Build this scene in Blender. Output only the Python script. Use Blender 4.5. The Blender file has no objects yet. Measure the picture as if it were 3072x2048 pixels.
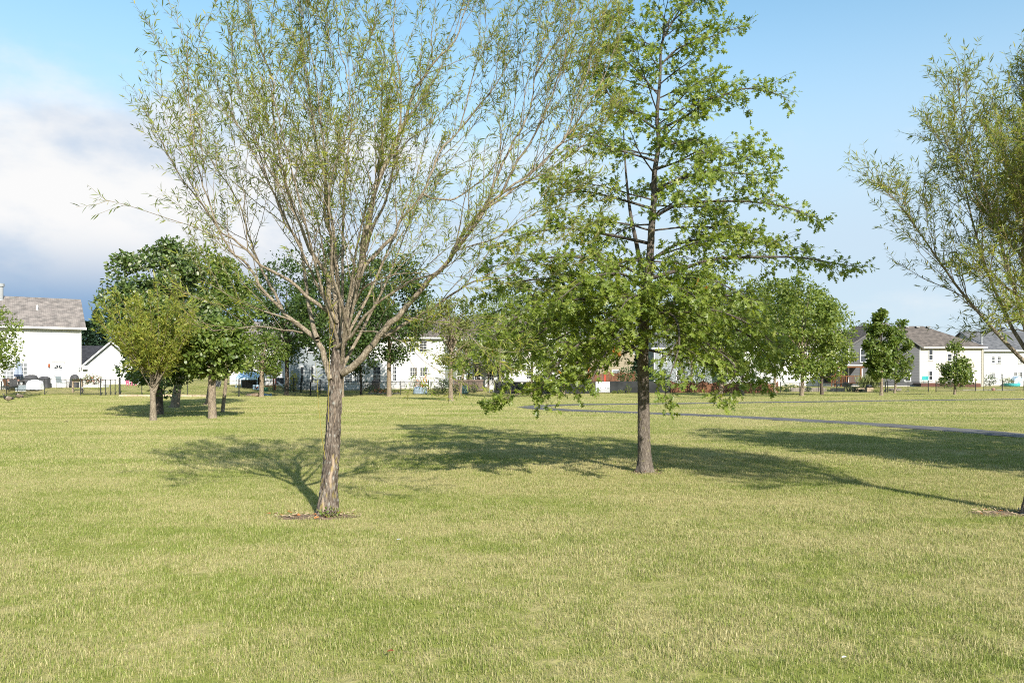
import bpy, math, random
import numpy as np
from mathutils import Vector, Matrix, noise

scene = bpy.context.scene
COL = scene.collection
R = math.radians

# ------------------------------------------------------------------ camera, sky, sun, exposure
FPX = 28.0 / 36.0 * 3072.0          # focal length in photograph pixels
CAMH, HOR = 1.65, 1122.0            # eye height, photograph row of the horizon
cam_d = bpy.data.cameras.new('camera'); cam = bpy.data.objects.new('camera', cam_d); COL.objects.link(cam)
cam.location = (0, 0, CAMH); cam.rotation_euler = (R(90), 0, 0)
cam_d.lens = 28.0; cam_d.sensor_width = 36.0; cam_d.shift_y = (HOR - 1024.0) / 3072.0
cam_d.clip_start = 0.05; cam_d.clip_end = 6000
scene.camera = cam

SUN_EL = R(31.0)
SUN_AZ = math.atan2(0.40, -0.917)   # direction towards the sun, measured from +Y towards +X
sun_vec = Vector((math.sin(SUN_AZ) * math.cos(SUN_EL), math.cos(SUN_AZ) * math.cos(SUN_EL), math.sin(SUN_EL)))
sun_d = bpy.data.lights.new('sun', 'SUN'); sun = bpy.data.objects.new('sun', sun_d); COL.objects.link(sun)
sun_d.energy = 4.3; sun_d.angle = R(0.55); sun_d.color = (1.0, 0.935, 0.83)
sun.rotation_euler = sun_vec.to_track_quat('Z', 'Y').to_euler()

world = bpy.data.worlds.new('World'); scene.world = world; world.use_nodes = True
def build_world():
    nt = world.node_tree; nt.nodes.clear(); N = nt.nodes.new; L = nt.links.new
    out = N('ShaderNodeOutputWorld'); bg = N('ShaderNodeBackground'); L(bg.outputs[0], out.inputs[0])
    sky = N('ShaderNodeTexSky'); sky.sky_type = 'NISHITA'; sky.sun_disc = False
    sky.sun_elevation = SUN_EL; sky.sun_rotation = SUN_AZ
    sky.air_density = 1.0; sky.dust_density = 0.8; sky.ozone_density = 1.0; sky.altitude = 200
    tc = N('ShaderNodeTexCoord'); sep = N('ShaderNodeSeparateXYZ'); L(tc.outputs['Generated'], sep.inputs[0])
    def math_(op, a, b=None, c=None):
        m = N('ShaderNodeMath'); m.operation = op
        for i, v in enumerate((a, b, c)):
            if v is None: continue
            if isinstance(v, (int, float)): m.inputs[i].default_value = v
            else: L(v, m.inputs[i])
        return m.outputs[0]
    def noise_(scale, detail, rough, loc, sc=(1, 1, 1)):
        mp = N('ShaderNodeMapping'); mp.inputs['Location'].default_value = loc; mp.inputs['Scale'].default_value = sc
        L(tc.outputs['Generated'], mp.inputs[0]); n = N('ShaderNodeTexNoise'); L(mp.outputs[0], n.inputs['Vector'])
        n.inputs['Scale'].default_value = scale; n.inputs['Detail'].default_value = detail; n.inputs['Roughness'].default_value = rough
        return n.outputs['Fac']
    def smooth(v, a, b):
        m = N('ShaderNodeMapRange'); m.interpolation_type = 'SMOOTHSTEP'; L(v, m.inputs[0])
        m.inputs[1].default_value = a; m.inputs[2].default_value = b
        return m.outputs[0]
    x, y, z = sep.outputs
    # cumulus bank: broken cloud low in the sky all round, one heavier bank towards the west (left of the view)
    big = noise_(1.7, 3, 0.5, (2.3, 0.4, 0.0), (1, 1, 1.6))
    fine = noise_(5.5, 8, 0.58, (0.3, 4.1, 1.7), (1, 1, 1.9))
    dirv = N('ShaderNodeVectorMath'); dirv.operation = 'DOT_PRODUCT'; L(tc.outputs['Generated'], dirv.inputs[0])
    dirv.inputs[1].default_value = Vector((-0.50, 0.86, 0.19)).normalized()
    bank = smooth(dirv.outputs['Value'], 0.90, 0.995)
    low = smooth(z, 0.42, 0.16)
    dens = math_('ADD', math_('MULTIPLY', big, 0.50), math_('MULTIPLY', fine, 0.50))
    dens = math_('ADD', dens, math_('MULTIPLY', bank, 0.25))
    dens = math_('ADD', dens, math_('MULTIPLY', low, 0.05))
    dens = math_('SUBTRACT', dens, math_('MULTIPLY', smooth(z, 0.25, 0.37), 0.30))
    cover = smooth(dens, 0.50, 0.76)
    wisp = math_('MULTIPLY', smooth(noise_(2.6, 6, 0.6, (7.1, 2.0, 3.0), (1, 1, 2.2)), 0.42, 0.80), 0.36)
    hazeb = math_('MULTIPLY', smooth(z, 0.46, 0.13), 0.93)
    # cloud shade: lit tops, blue-grey undersides
    shade = smooth(noise_(4.2, 6, 0.55, (0.3, 4.1, 1.45), (1, 1, 1.9)), 0.30, 0.54)
    lowd = smooth(z, 0.06, 0.17)
    cm = N('ShaderNodeMix'); cm.data_type = 'RGBA'
    L(shade, cm.inputs['Factor'])
    cm.inputs[6].default_value = (2.9, 3.45, 4.2, 1); cm.inputs[7].default_value = (4.75, 4.75, 4.75, 1)
    hz = N('ShaderNodeMix'); hz.data_type = 'RGBA'; L(math_('MAXIMUM', wisp, hazeb), hz.inputs['Factor'])
    tint = N('ShaderNodeMix'); tint.data_type = 'RGBA'; tint.blend_type = 'MULTIPLY'; tint.inputs['Factor'].default_value = 1.0
    L(sky.outputs[0], tint.inputs[6]); tint.inputs[7].default_value = (1.05, 1.30, 1.20, 1)
    L(tint.outputs[2], hz.inputs[6]); hz.inputs[7].default_value = (3.0, 3.65, 4.35, 1)
    cl = N('ShaderNodeMix'); cl.data_type = 'RGBA'; L(cover, cl.inputs['Factor'])
    # flat blue-grey base of the bank, near the horizon
    cb = N('ShaderNodeMix'); cb.data_type = 'RGBA'; L(math_('MULTIPLY', math_('SUBTRACT', 1.0, lowd), bank), cb.inputs['Factor'])
    L(cm.outputs[2], cb.inputs[6]); cb.inputs[7].default_value = (1.15, 2.0, 3.2, 1)
    L(hz.outputs[2], cl.inputs[6]); L(cb.outputs[2], cl.inputs[7])
    L(cl.outputs[2], bg.inputs['Color']); bg.inputs['Strength'].default_value = 0.095
build_world()

vs = scene.view_settings
vs.view_transform = 'Standard'; vs.look = 'None'; vs.gamma = 1.0; vs.use_curve_mapping = False
vs.exposure = 1.10
scene.cycles.use_denoising = False
scene.cycles.max_bounces = 8; scene.cycles.diffuse_bounces = 4; scene.cycles.pixel_filter_type = 'BLACKMAN_HARRIS'; scene.cycles.filter_width = 1.05; scene.cycles.glossy_bounces = 2
scene.cycles.transmission_bounces = 4; scene.cycles.transparent_max_bounces = 8
scene.cycles.sample_clamp_indirect = 6.0

# ------------------------------------------------------------------ place from the photograph
def PX(px, D): return (px - 1536.0) / FPX * D
def PZ(py, D): return CAMH - (py - HOR) / FPX * D
def GD(py): return CAMH * FPX / (py - HOR)
def PT(px, py, D): return np.array((PX(px, D), D, PZ(py, D)))
def sstep(a, b, v):
    t = np.clip((v - a) / (b - a), 0, 1); return t * t * (3 - 2 * t)
def ground_z(x, y):
    """gently rolling park: rises to the yards, dips towards the right"""
    x = np.asarray(x, float); y = np.asarray(y, float)
    a = sstep(-30, -17, x); b = sstep(12, 25, x)
    left = 0.52 * sstep(60.5, 64.5, y); mid = -0.26 * sstep(52, 68, y) + 0.40 * sstep(77, 83, y); right = -0.36 * sstep(55, 82, y) + 0.42 * sstep(91, 100, y)
    return left * (1 - a) + mid * a * (1 - b) + right * b
def gsolve(px, py):
    """ground point seen at a photograph pixel"""
    for D in np.arange(3, 140, 0.1):
        x = PX(px, D)
        if PZ(py, D) <= ground_z(x, D): return (x, D, float(ground_z(x, D)))
    raise ValueError((px, py))

# ------------------------------------------------------------------ mesh helpers
def norm(v): 
    v = np.asarray(v, float); return v / (np.linalg.norm(v, axis=-1, keepdims=True) + 1e-12)

def mesh_np(name, verts, polys, attrs=None, smooth=False, midx=None):
    """verts (N,3); polys list of (m,k) int arrays; attrs {name: per-vertex float array}"""
    me = bpy.data.meshes.new(name)
    verts = np.asarray(verts, np.float32)
    me.vertices.add(len(verts)); me.vertices.foreach_set('co', verts.ravel())
    loops = []; tot = []
    for p in polys:
        p = np.asarray(p, np.int32)
        if p.size == 0: continue
        loops.append(p.ravel()); tot.append(np.full(len(p), p.shape[1], np.int32))
    loops = np.concatenate(loops); tot = np.concatenate(tot)
    me.loops.add(len(loops)); me.loops.foreach_set('vertex_index', loops)
    start = np.concatenate(([0], np.cumsum(tot)[:-1])).astype(np.int32)
    me.polygons.add(len(tot)); me.polygons.foreach_set('loop_start', start)
    try: me.polygons.foreach_set('loop_total', tot)
    except Exception: pass
    me.polygons.foreach_set('use_smooth', np.full(len(tot), smooth, bool))
    if midx is not None: me.polygons.foreach_set('material_index', np.asarray(midx, np.int32))
    if attrs:
        for k, a in attrs.items():
            at = me.attributes.new(k, 'FLOAT', 'POINT'); at.data.foreach_set('value', np.asarray(a, np.float32))
    me.update(calc_edges=True); me.validate()
    return me

class MB:
    """collects boxes, prisms, tubes ... and links them as ONE mesh object"""
    def __init__(s): s.v = []; s.p = {}; s.n = 0
    def raw(s, verts, faces):
        verts = np.asarray(verts, float).reshape(-1, 3)
        for f in faces:
            s.p.setdefault(len(f), []).append([i + s.n for i in f])
        s.v.append(verts); s.n += len(verts); return s
    def arr(s, verts, quads):
        s.p.setdefault(quads.shape[1], []).extend((quads + s.n).tolist()); s.v.append(verts); s.n += len(verts); return s
    def box(s, x0, x1, y0, y1, z0, z1):
        v = [(x0,y0,z0),(x1,y0,z0),(x1,y1,z0),(x0,y1,z0),(x0,y0,z1),(x1,y0,z1),(x1,y1,z1),(x0,y1,z1)]
        return s.raw(v, [(0,3,2,1),(4,5,6,7),(0,1,5,4),(1,2,6,5),(2,3,7,6),(3,0,4,7)])
    def bar(s, a, b, w, h=None, up=(0,0,1)):
        a = np.array(a, float); b = np.array(b, float); h = h or w
        t = norm(b - a); up = np.array(up, float)
        if abs(np.dot(t, up)) > 0.95: up = np.array((1.0, 0, 0))
        u = norm(np.cross(t, up)); v = np.cross(u, t)
        vs_ = [p + u * w * i + v * h * j for p in (a, b) for i, j in ((-.5,-.5),(.5,-.5),(.5,.5),(-.5,.5))]
        return s.raw(vs_, [(0,3,2,1),(4,5,6,7),(0,1,5,4),(1,2,6,5),(2,3,7,6),(3,0,4,7)])
    def prism(s, pts, ext):
        """closed outline pts (3-D, planar) extruded by vector ext"""
        pts = np.asarray(pts, float); n = len(pts); e = np.asarray(ext, float)
        return s.raw(np.vstack((pts, pts + e)), [tuple(range(n - 1, -1, -1)), tuple(range(n, 2 * n))] +
                     [(i, (i + 1) % n, n + (i + 1) % n, n + i) for i in range(n)])
    def tube(s, pts, rad, k=6, cap=True):
        v, q = tube_np(pts, rad, k); s.arr(v, q)
        if cap:
            n = len(v); s.p.setdefault(k, []).append([s.n - n + i for i in range(k - 1, -1, -1)])
            s.p.setdefault(k, []).append([s.n - k + i for i in range(k)])
        return s
    def lathe(s, prof, k=12, c=(0,0,0), cap=True):
        """prof list of (radius, z)"""
        a = np.arange(k) / k * 2 * math.pi
        v = np.array([(c[0] + r * math.cos(t), c[1] + r * math.sin(t), c[2] + z) for r, z in prof for t in a])
        n = len(prof); f = [(i*k+j, i*k+(j+1)%k, (i+1)*k+(j+1)%k, (i+1)*k+j) for i in range(n-1) for j in range(k)]
        if cap: f += [tuple(range(k-1, -1, -1)), tuple((n-1)*k + j for j in range(k))]
        return s.raw(v, f)
    def blob(s, c, r, seed=0, amp=0.15, nu=12, nv=8, flat=None):
        rs = np.random.RandomState(seed); off = rs.rand(3) * 50
        v = []
        for i in range(nv + 1):
            th = math.pi * i / nv
            for j in range(nu):
                ph = 2 * math.pi * j / nu
                d = Vector((math.sin(th)*math.cos(ph), math.sin(th)*math.sin(ph), math.cos(th)))
                k = 1 + amp * noise.noise(d * 2.2 + Vector(off))
                p = [c[q] + d[q] * r[q] * k for q in range(3)]
                if flat is not None: p[2] = max(p[2], flat)
                v.append(p)
        f = [(i*nu+j, (i+1)*nu+j, (i+1)*nu+(j+1)%nu, i*nu+(j+1)%nu) for i in range(nv) for j in range(nu)]
        return s.raw(v, f)
    def mesh(s, name, smooth=False):
        return mesh_np(name, np.vstack(s.v), [np.array(a) for a in s.p.values()], smooth=smooth)
    def build(s, name, mat, parent=None, smooth=False):
        me = s.mesh(name, smooth); return link(name, me, mat, parent)

def tube_np(pts, rad, k):
    pts = np.asarray(pts, float); rad = np.asarray(rad, float); n = len(pts)
    t = np.empty_like(pts); t[1:-1] = pts[2:] - pts[:-2]; t[0] = pts[1] - pts[0]; t[-1] = pts[-1] - pts[-2]
    t = norm(t); m = np.abs(t.mean(0)); ref = np.zeros(3); ref[int(np.argmin(m))] = 1.0
    u = norm(np.cross(t, ref)); w = np.cross(t, u)
    a = np.arange(k) / k * 2 * np.pi
    v = pts[:, None, :] + rad[:, None, None] * (np.cos(a)[None, :, None] * u[:, None, :] + np.sin(a)[None, :, None] * w[:, None, :])
    i = np.arange(n - 1)[:, None] * k; j = np.arange(k)[None, :]; j2 = (j + 1) % k
    q = np.stack((i + j, i + j2, i + k + j2, i + k + j), -1).reshape(-1, 4)
    return v.reshape(-1, 3), q

class TB:
    """many tubes gathered into one mesh (numpy)"""
    def __init__(s): s.v = []; s.q = []; s.n = 0
    def tube(s, pts, rad, k=4):
        v, q = tube_np(pts, rad, k); s.v.append(v); s.q.append(q + s.n); s.n += len(v)
    def build(s, name, mat, parent, smooth=True):
        return link(name, mesh_np(name, np.vstack(s.v), [np.vstack(s.q)], smooth=smooth), mat, parent)

def link(name, me, mat, parent=None):
    o = bpy.data.objects.new(name, me); COL.objects.link(o)
    if mat is not None:
        for m in (mat if isinstance(mat, (list, tuple)) else [mat]): me.materials.append(m)
    if parent is not None: o.parent = parent
    return o
def tag(o, label=None, cat=None, group=None, kind=None):
    if label: o['label'] = label
    if cat: o['category'] = cat
    if group: o['group'] = group
    if kind: o['kind'] = kind
    return o
def thing(name, label, cat, loc=(0,0,0), rz=0.0, group=None):
    o = bpy.data.objects.new(name, None); COL.objects.link(o); o.empty_display_size = 0.2
    o.location = loc; o.rotation_euler = (0, 0, rz)
    return tag(o, label, cat, group)

def spline(P, step=0.12):
    """Catmull-Rom through control points (rows may carry extra columns), resampled"""
    P = np.asarray(P, float); Q = np.vstack((2 * P[0] - P[1], P, 2 * P[-1] - P[-2])); out = []
    for i in range(1, len(Q) - 2):
        a, b, c, d = Q[i-1:i+3]; n = max(1, int(np.linalg.norm((c - b)[:3]) / step))
        t = (np.arange(n) / n)[:, None]
        out.append(0.5 * ((2*b) + (c-a)*t + (2*a-5*b+4*c-d)*t*t + (-a+3*b-3*c+d)*t**3))
    out.append(P[-1:]); return np.vstack(out)

# ------------------------------------------------------------------ materials
MATS = {}
def new_mat(name):
    m = bpy.data.materials.new(name); m.use_nodes = True; nt = m.node_tree; nt.nodes.clear()
    out = nt.nodes.new('ShaderNodeOutputMaterial'); MATS[name] = m
    return m, nt, out, nt.nodes.new, nt.links.new
def ramp(N, stops, interp='LINEAR'):
    r = N('ShaderNodeValToRGB'); e = r.color_ramp.elements; r.color_ramp.interpolation = interp
    e[0].position, e[0].color = stops[0][0], (*stops[0][1], 1); e[1].position, e[1].color = stops[-1][0], (*stops[-1][1], 1)
    for p, c in stops[1:-1]:
        q = e.new(p); q.color = (*c, 1)
    return r
def simple(name, col, rough=0.7, spec=0.3, var=0.12, scale=6.0, bump=0.0, bscale=30.0, metal=0.0, stretch=(1,1,1)):
    m, nt, out, N, L = new_mat(name)
    b = N('ShaderNodeBsdfPrincipled'); L(b.outputs[0], out.inputs[0])
    b.inputs['Roughness'].default_value = rough; b.inputs['Specular IOR Level'].default_value = spec; b.inputs['Metallic'].default_value = metal
    tc = N('ShaderNodeTexCoord'); mp = N('ShaderNodeMapping'); mp.inputs['Scale'].default_value = stretch; L(tc.outputs['Object'], mp.inputs[0])
    n = N('ShaderNodeTexNoise'); L(mp.outputs[0], n.inputs['Vector']); n.inputs['Scale'].default_value = scale; n.inputs['Detail'].default_value = 5
    c = np.array(col); r = ramp(N, [(0.3, tuple(c * (1 - var))), (0.7, tuple(np.minimum(c * (1 + var), 0.95)))])
    L(n.outputs['Fac'], r.inputs[0]); L(r.outputs[0], b.inputs['Base Color'])
    if bump:
        n2 = N('ShaderNodeTexNoise'); L(mp.outputs[0], n2.inputs['Vector']); n2.inputs['Scale'].default_value = bscale; n2.inputs['Detail'].default_value = 4
        bp = N('ShaderNodeBump'); bp.inputs['Strength'].default_value = bump; bp.inputs['Distance'].default_value = 0.02
        L(n2.outputs['Fac'], bp.inputs['Height']); L(bp.outputs[0], b.inputs['Normal'])
    return m
def leaf_mat(name, stops, transl=0.35, rough=0.45, spec=0.35, tint=(1.25, 1.2, 0.5), back=None):
    """leaf colour from the per-leaf attribute rnd; light passes through the blade"""
    m, nt, out, N, L = new_mat(name)
    at = N('ShaderNodeAttribute'); at.attribute_name = 'rnd'
    r = ramp(N, stops); L(at.outputs['Fac'], r.inputs[0]); col = r.outputs[0]
    if back is not None:
        g = N('ShaderNodeNewGeometry'); mx = N('ShaderNodeMix'); mx.data_type = 'RGBA'
        L(g.outputs['Backfacing'], mx.inputs['Factor']); L(col, mx.inputs[6]); mx.inputs[7].default_value = (*back, 1); col = mx.outputs[2]
    b = N('ShaderNodeBsdfPrincipled'); L(col, b.inputs['Base Color']); b.inputs['Roughness'].default_value = rough; b.inputs['Specular IOR Level'].default_value = spec
    mul = N('ShaderNodeMix'); mul.data_type = 'RGBA'; mul.blend_type = 'MULTIPLY'; mul.inputs['Factor'].default_value = 1.0
    L(col, mul.inputs[6]); mul.inputs[7].default_value = (*tint, 1)
    t = N('ShaderNodeBsdfTranslucent'); L(mul.outputs[2], t.inputs['Color'])
    mix = N('ShaderNodeMixShader'); mix.inputs[0].default_value = transl; L(b.outputs[0], mix.inputs[1]); L(t.outputs[0], mix.inputs[2])
    L(mix.outputs[0], out.inputs[0]); return m
def bark_mat(name, dark, light, scale=14.0, stretch=0.22, bump=0.6, moss=None, scar=False):
    m, nt, out, N, L = new_mat(name)
    b = N('ShaderNodeBsdfPrincipled'); L(b.outputs[0], out.inputs[0]); b.inputs['Roughness'].default_value = 0.9; b.inputs['Specular IOR Level'].default_value = 0.15
    tc = N('ShaderNodeTexCoord'); mp = N('ShaderNodeMapping'); mp.inputs['Scale'].default_value = (1, 1, stretch); L(tc.outputs['Object'], mp.inputs[0])
    n = N('ShaderNodeTexNoise'); L(mp.outputs[0], n.inputs['Vector']); n.inputs['Scale'].default_value = scale; n.inputs['Detail'].default_value = 8; n.inputs['Roughness'].default_value = 0.65; n.inputs['Distortion'].default_value = 0.6
    v = N('ShaderNodeTexVoronoi'); L(mp.outputs[0], v.inputs['Vector']); v.inputs['Scale'].default_value = scale * 1.6; v.feature = 'DISTANCE_TO_EDGE'
    r = ramp(N, [(0.30, dark), (0.62, light)]); L(n.outputs['Fac'], r.inputs[0])
    rv = ramp(N, [(0.0, (0.45, 0.42, 0.40)), (0.18, (1, 1, 1))]); L(v.outputs['Distance'], rv.inputs[0])
    mx = N('ShaderNodeMix'); mx.data_type = 'RGBA'; mx.blend_type = 'MULTIPLY'; mx.inputs['Factor'].default_value = 0.8
    L(r.outputs[0], mx.inputs[6]); L(rv.outputs[0], mx.inputs[7]); col = mx.outputs[2]
    def over(col, mask, c):
        q = N('ShaderNodeMix'); q.data_type = 'RGBA'; L(mask, q.inputs['Factor']); L(col, q.inputs[6]); q.inputs[7].default_value = (*c, 1); return q.outputs[2]
    if moss is not None:
        n3 = N('ShaderNodeTexNoise'); L(tc.outputs['Object'], n3.inputs['Vector']); n3.inputs['Scale'].default_value = 9; n3.inputs['Detail'].default_value = 6
        r3 = ramp(N, [(0.60, (0, 0, 0)), (0.72, (0.75, 0.75, 0.75))]); L(n3.outputs['Fac'], r3.inputs[0]); col = over(col, r3.outputs[0], moss)
    if scar:
        for nm, c in (('scar', (0.37, 0.28, 0.20)), ('lichen', (0.36, 0.375, 0.345)), ('gold', (0.24, 0.19, 0.04))):
            a = N('ShaderNodeAttribute'); a.attribute_name = nm; col = over(col, a.outputs['Fac'], c)
    L(col, b.inputs['Base Color'])
    ad = N('ShaderNodeMath'); ad.operation = 'ADD'; L(n.outputs['Fac'], ad.inputs[0]); L(v.outputs['Distance'], ad.inputs[1])
    bp = N('ShaderNodeBump'); bp.inputs['Strength'].default_value = bump; bp.inputs['Distance'].default_value = 0.02; L(ad.outputs[0], bp.inputs['Height']); L(bp.outputs[0], b.inputs['Normal'])
    return m

M = MATS
simple('white_trim', (0.62, 0.62, 0.615), 0.5, var=0.03)
simple('white_siding', (0.50, 0.497, 0.492), 0.55, var=0.03)
simple('cream_siding', (0.46, 0.43, 0.38), 0.55, var=0.03)
simple('tan_siding', (0.25, 0.21, 0.145), 0.6, var=0.05)
simple('grey_siding', (0.058, 0.060, 0.066), 0.55, var=0.06)
simple('sage_siding', (0.13, 0.145, 0.135), 0.55, var=0.05)
simple('pale_blue_siding', (0.205, 0.23, 0.245), 0.55, var=0.05)
simple('gutter_cream', (0.62, 0.57, 0.48), 0.5, var=0.04)
simple('grey_trim', (0.09, 0.09, 0.09), 0.5, var=0.04)
simple('concrete', (0.42, 0.40, 0.37), 0.9, var=0.15, bump=0.2)
simple('black_metal', (0.016, 0.018, 0.017), 0.45, 0.4, var=0.2)
simple('grey_metal', (0.25, 0.26, 0.27), 0.4, 0.5, var=0.1)
simple('black_fabric', (0.028, 0.030, 0.031), 0.9, 0.15, var=0.4, scale=1.2)
simple('grey_cover', (0.06, 0.06, 0.065), 0.75, 0.2, var=0.3, scale=3)
simple('blue_grey_cover', (0.20, 0.26, 0.32), 0.5, 0.4, var=0.35, scale=7, bump=0.5, bscale=9)
simple('green_cover', (0.055, 0.11, 0.10), 0.55, 0.4, var=0.3, scale=6, bump=0.4, bscale=9)
simple('brown_cover', (0.16, 0.12, 0.10), 0.8, 0.2, var=0.2, scale=4)
simple('tarp_grey', (0.10, 0.095, 0.09), 0.8, 0.2, var=0.35, scale=5)
simple('white_cover', (0.72, 0.73, 0.75), 0.6, 0.3, var=0.08, scale=4)
simple('umbrella_blue', (0.24, 0.28, 0.35), 0.8, 0.2, var=0.12, scale=8)
simple('umbrella_dark', (0.04, 0.055, 0.09), 0.8, 0.2)
simple('canopy_blue', (0.40, 0.53, 0.66), 0.6, 0.3, var=0.08, scale=2)
simple('cedar', (0.13, 0.055, 0.022), 0.7, 0.2, var=0.3, scale=5, stretch=(1, 1, 6))
simple('deck_brown', (0.105, 0.045, 0.035), 0.75, 0.2, var=0.25, scale=6, stretch=(6, 1, 1))
simple('fence_brown', (0.135, 0.062, 0.036), 0.85, 0.15, var=0.42, scale=2.5, stretch=(3, 3, 0.5), bump=0.3)
simple('timber', (0.36, 0.28, 0.20), 0.9, 0.1, var=0.25, scale=6)
simple('stone', (0.24, 0.21, 0.18), 0.9, 0.15, var=0.35, scale=5, bump=0.5, bscale=14)
simple('red_paint', (0.42, 0.055, 0.03), 0.5, 0.4, var=0.12)
simple('orange_paint', (0.62, 0.16, 0.05), 0.5, 0.4, var=0.1)
simple('green_plastic', (0.03, 0.16, 0.07), 0.45, 0.4)
simple('blue_plastic', (0.20, 0.36, 0.55), 0.45, 0.4)
simple('teal_plastic', (0.05, 0.36, 0.38), 0.5, 0.4)
simple('pink_plastic', (0.62, 0.13, 0.24), 0.5, 0.4)
simple('rooster_brown', (0.30, 0.08, 0.03), 0.7)
simple('dark_interior', (0.02, 0.018, 0.016), 0.9)
simple('sling_grey', (0.22, 0.26, 0.29), 0.8)
simple('clay_ball', (0.38, 0.22, 0.17), 0.7)
simple('skin', (0.55, 0.33, 0.24), 0.55, 0.3, var=0.05)
simple('white_shirt', (0.74, 0.74, 0.75), 0.85, 0.15, var=0.05)
simple('denim', (0.045, 0.075, 0.14), 0.9, 0.15, var=0.2)
simple('straw_hat', (0.52, 0.38, 0.20), 0.85, 0.15)
simple('orange_cloth', (0.62, 0.13, 0.03), 0.85, 0.15)
simple('goose_brown', (0.155, 0.120, 0.092), 0.85, 0.15, var=0.45, scale=22, stretch=(1, 3, 1))
simple('goose_black', (0.014, 0.013, 0.012), 0.6, 0.3)
simple('goose_white', (0.60, 0.56, 0.50), 0.8, 0.15)
simple('goose_pale', (0.36, 0.31, 0.26), 0.85, 0.15, var=0.2, scale=20)
simple('soil', (0.175, 0.125, 0.085), 0.95, 0.1, var=0.4, scale=9, bump=0.6, bscale=30)
simple('wood_chip', (0.40, 0.30, 0.20), 0.9, 0.1, var=0.35, scale=3)
simple('dead_leaf', (0.34, 0.13, 0.045), 0.8, 0.2, var=0.4, scale=8)
simple('asphalt', (0.115, 0.112, 0.112), 0.95, 0.1, var=0.25, scale=0.7, bump=0.5, bscale=120)
def glass_mat(name, base, rough=0.06):
    m, nt, out, N, L = new_mat(name); b = N('ShaderNodeBsdfPrincipled'); L(b.outputs[0], out.inputs[0])
    b.inputs['Roughness'].default_value = rough; b.inputs['Specular IOR Level'].default_value = 0.5
    tc = N('ShaderNodeTexCoord'); w = N('ShaderNodeTexNoise'); w.inputs['Scale'].default_value = 1.1; L(tc.outputs['Object'], w.inputs['Vector'])
    r = ramp(N, [(0.35, tuple(np.array(base) * 0.5)), (0.65, tuple(np.array(base) * 1.6))]); L(w.outputs['Fac'], r.inputs[0]); L(r.outputs[0], b.inputs['Base Color'])
glass_mat('window_glass', (0.030, 0.034, 0.040)); glass_mat('blind_glass', (0.16, 0.17, 0.18), 0.15)
def shingle_mat(name, c0, c1, c2):
    m, nt, out, N, L = new_mat(name); b = N('ShaderNodeBsdfPrincipled'); L(b.outputs[0], out.inputs[0])
    b.inputs['Roughness'].default_value = 0.95; b.inputs['Specular IOR Level'].default_value = 0.1
    tc = N('ShaderNodeTexCoord'); mp = N('ShaderNodeMapping'); mp.inputs['Scale'].default_value = (1, 1.6, 1.6); L(tc.outputs['Object'], mp.inputs[0])
    br = N('ShaderNodeTexBrick'); L(mp.outputs[0], br.inputs['Vector']); br.inputs['Scale'].default_value = 2.4
    br.inputs['Color1'].default_value = (*c0, 1); br.inputs['Color2'].default_value = (*c1, 1); br.inputs['Mortar'].default_value = (*c2, 1)
    br.inputs['Mortar Size'].default_value = 0.03; br.inputs['Brick Width'].default_value = 0.75; br.inputs['Row Height'].default_value = 0.22; br.inputs['Bias'].default_value = 0.0
    n = N('ShaderNodeTexNoise'); n.inputs['Scale'].default_value = 2.2; n.inputs['Detail'].default_value = 7; L(tc.outputs['Object'], n.inputs['Vector'])
    r = ramp(N, [(0.35, (0.72, 0.72, 0.72)), (0.65, (1.25, 1.22, 1.2))]); L(n.outputs['Fac'], r.inputs[0])
    mx = N('ShaderNodeMix'); mx.data_type = 'RGBA'; mx.blend_type = 'MULTIPLY'; mx.inputs['Factor'].default_value = 1; L(br.outputs['Color'], mx.inputs[6]); L(r.outputs[0], mx.inputs[7])
    L(mx.outputs[2], b.inputs['Base Color'])
    bp = N('ShaderNodeBump'); bp.inputs['Strength'].default_value = 0.5; bp.inputs['Distance'].default_value = 0.02; L(br.outputs['Fac'], bp.inputs['Height']); bp.invert = True; L(bp.outputs[0], b.inputs['Normal'])
shingle_mat('roof_tan', (0.27, 0.245, 0.228), (0.185, 0.165, 0.155), (0.13, 0.115, 0.11))
shingle_mat('roof_brown', (0.165, 0.145, 0.13), (0.125, 0.108, 0.098), (0.08, 0.07, 0.065))
shingle_mat('roof_grey', (0.15, 0.155, 0.165), (0.115, 0.12, 0.13), (0.08, 0.08, 0.09))
shingle_mat('roof_dark', (0.045, 0.047, 0.055), (0.035, 0.036, 0.042), (0.02, 0.02, 0.025))

bark_mat('willow_bark', (0.055, 0.042, 0.034), (0.23, 0.19, 0.155), 22, 0.22, 1.0, scar=True)
bark_mat('willow_limb_bark', (0.13, 0.105, 0.075), (0.29, 0.245, 0.185), 18, 0.5, 0.35)
bark_mat('oak_bark', (0.060, 0.049, 0.040), (0.20, 0.172, 0.145), 30, 0.25, 0.7, moss=(0.20, 0.19, 0.08))
bark_mat('oak_limb_bark', (0.05, 0.042, 0.036), (0.13, 0.115, 0.10), 24, 0.4, 0.4)
bark_mat('park_bark', (0.13, 0.10, 0.075), (0.30, 0.245, 0.18), 16, 0.3, 0.6, moss=(0.24, 0.21, 0.07))
bark_mat('dark_bark', (0.06, 0.048, 0.038), (0.15, 0.12, 0.095), 16, 0.3, 0.6)
simple('willow_twig', (0.21, 0.165, 0.060), 0.6, 0.3, var=0.25, scale=3)
simple('willow_shoot', (0.24, 0.19, 0.04), 0.5, 0.3, var=0.2, scale=3)
simple('oak_twig', (0.085, 0.065, 0.048), 0.8, 0.2, var=0.3, scale=6)

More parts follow.
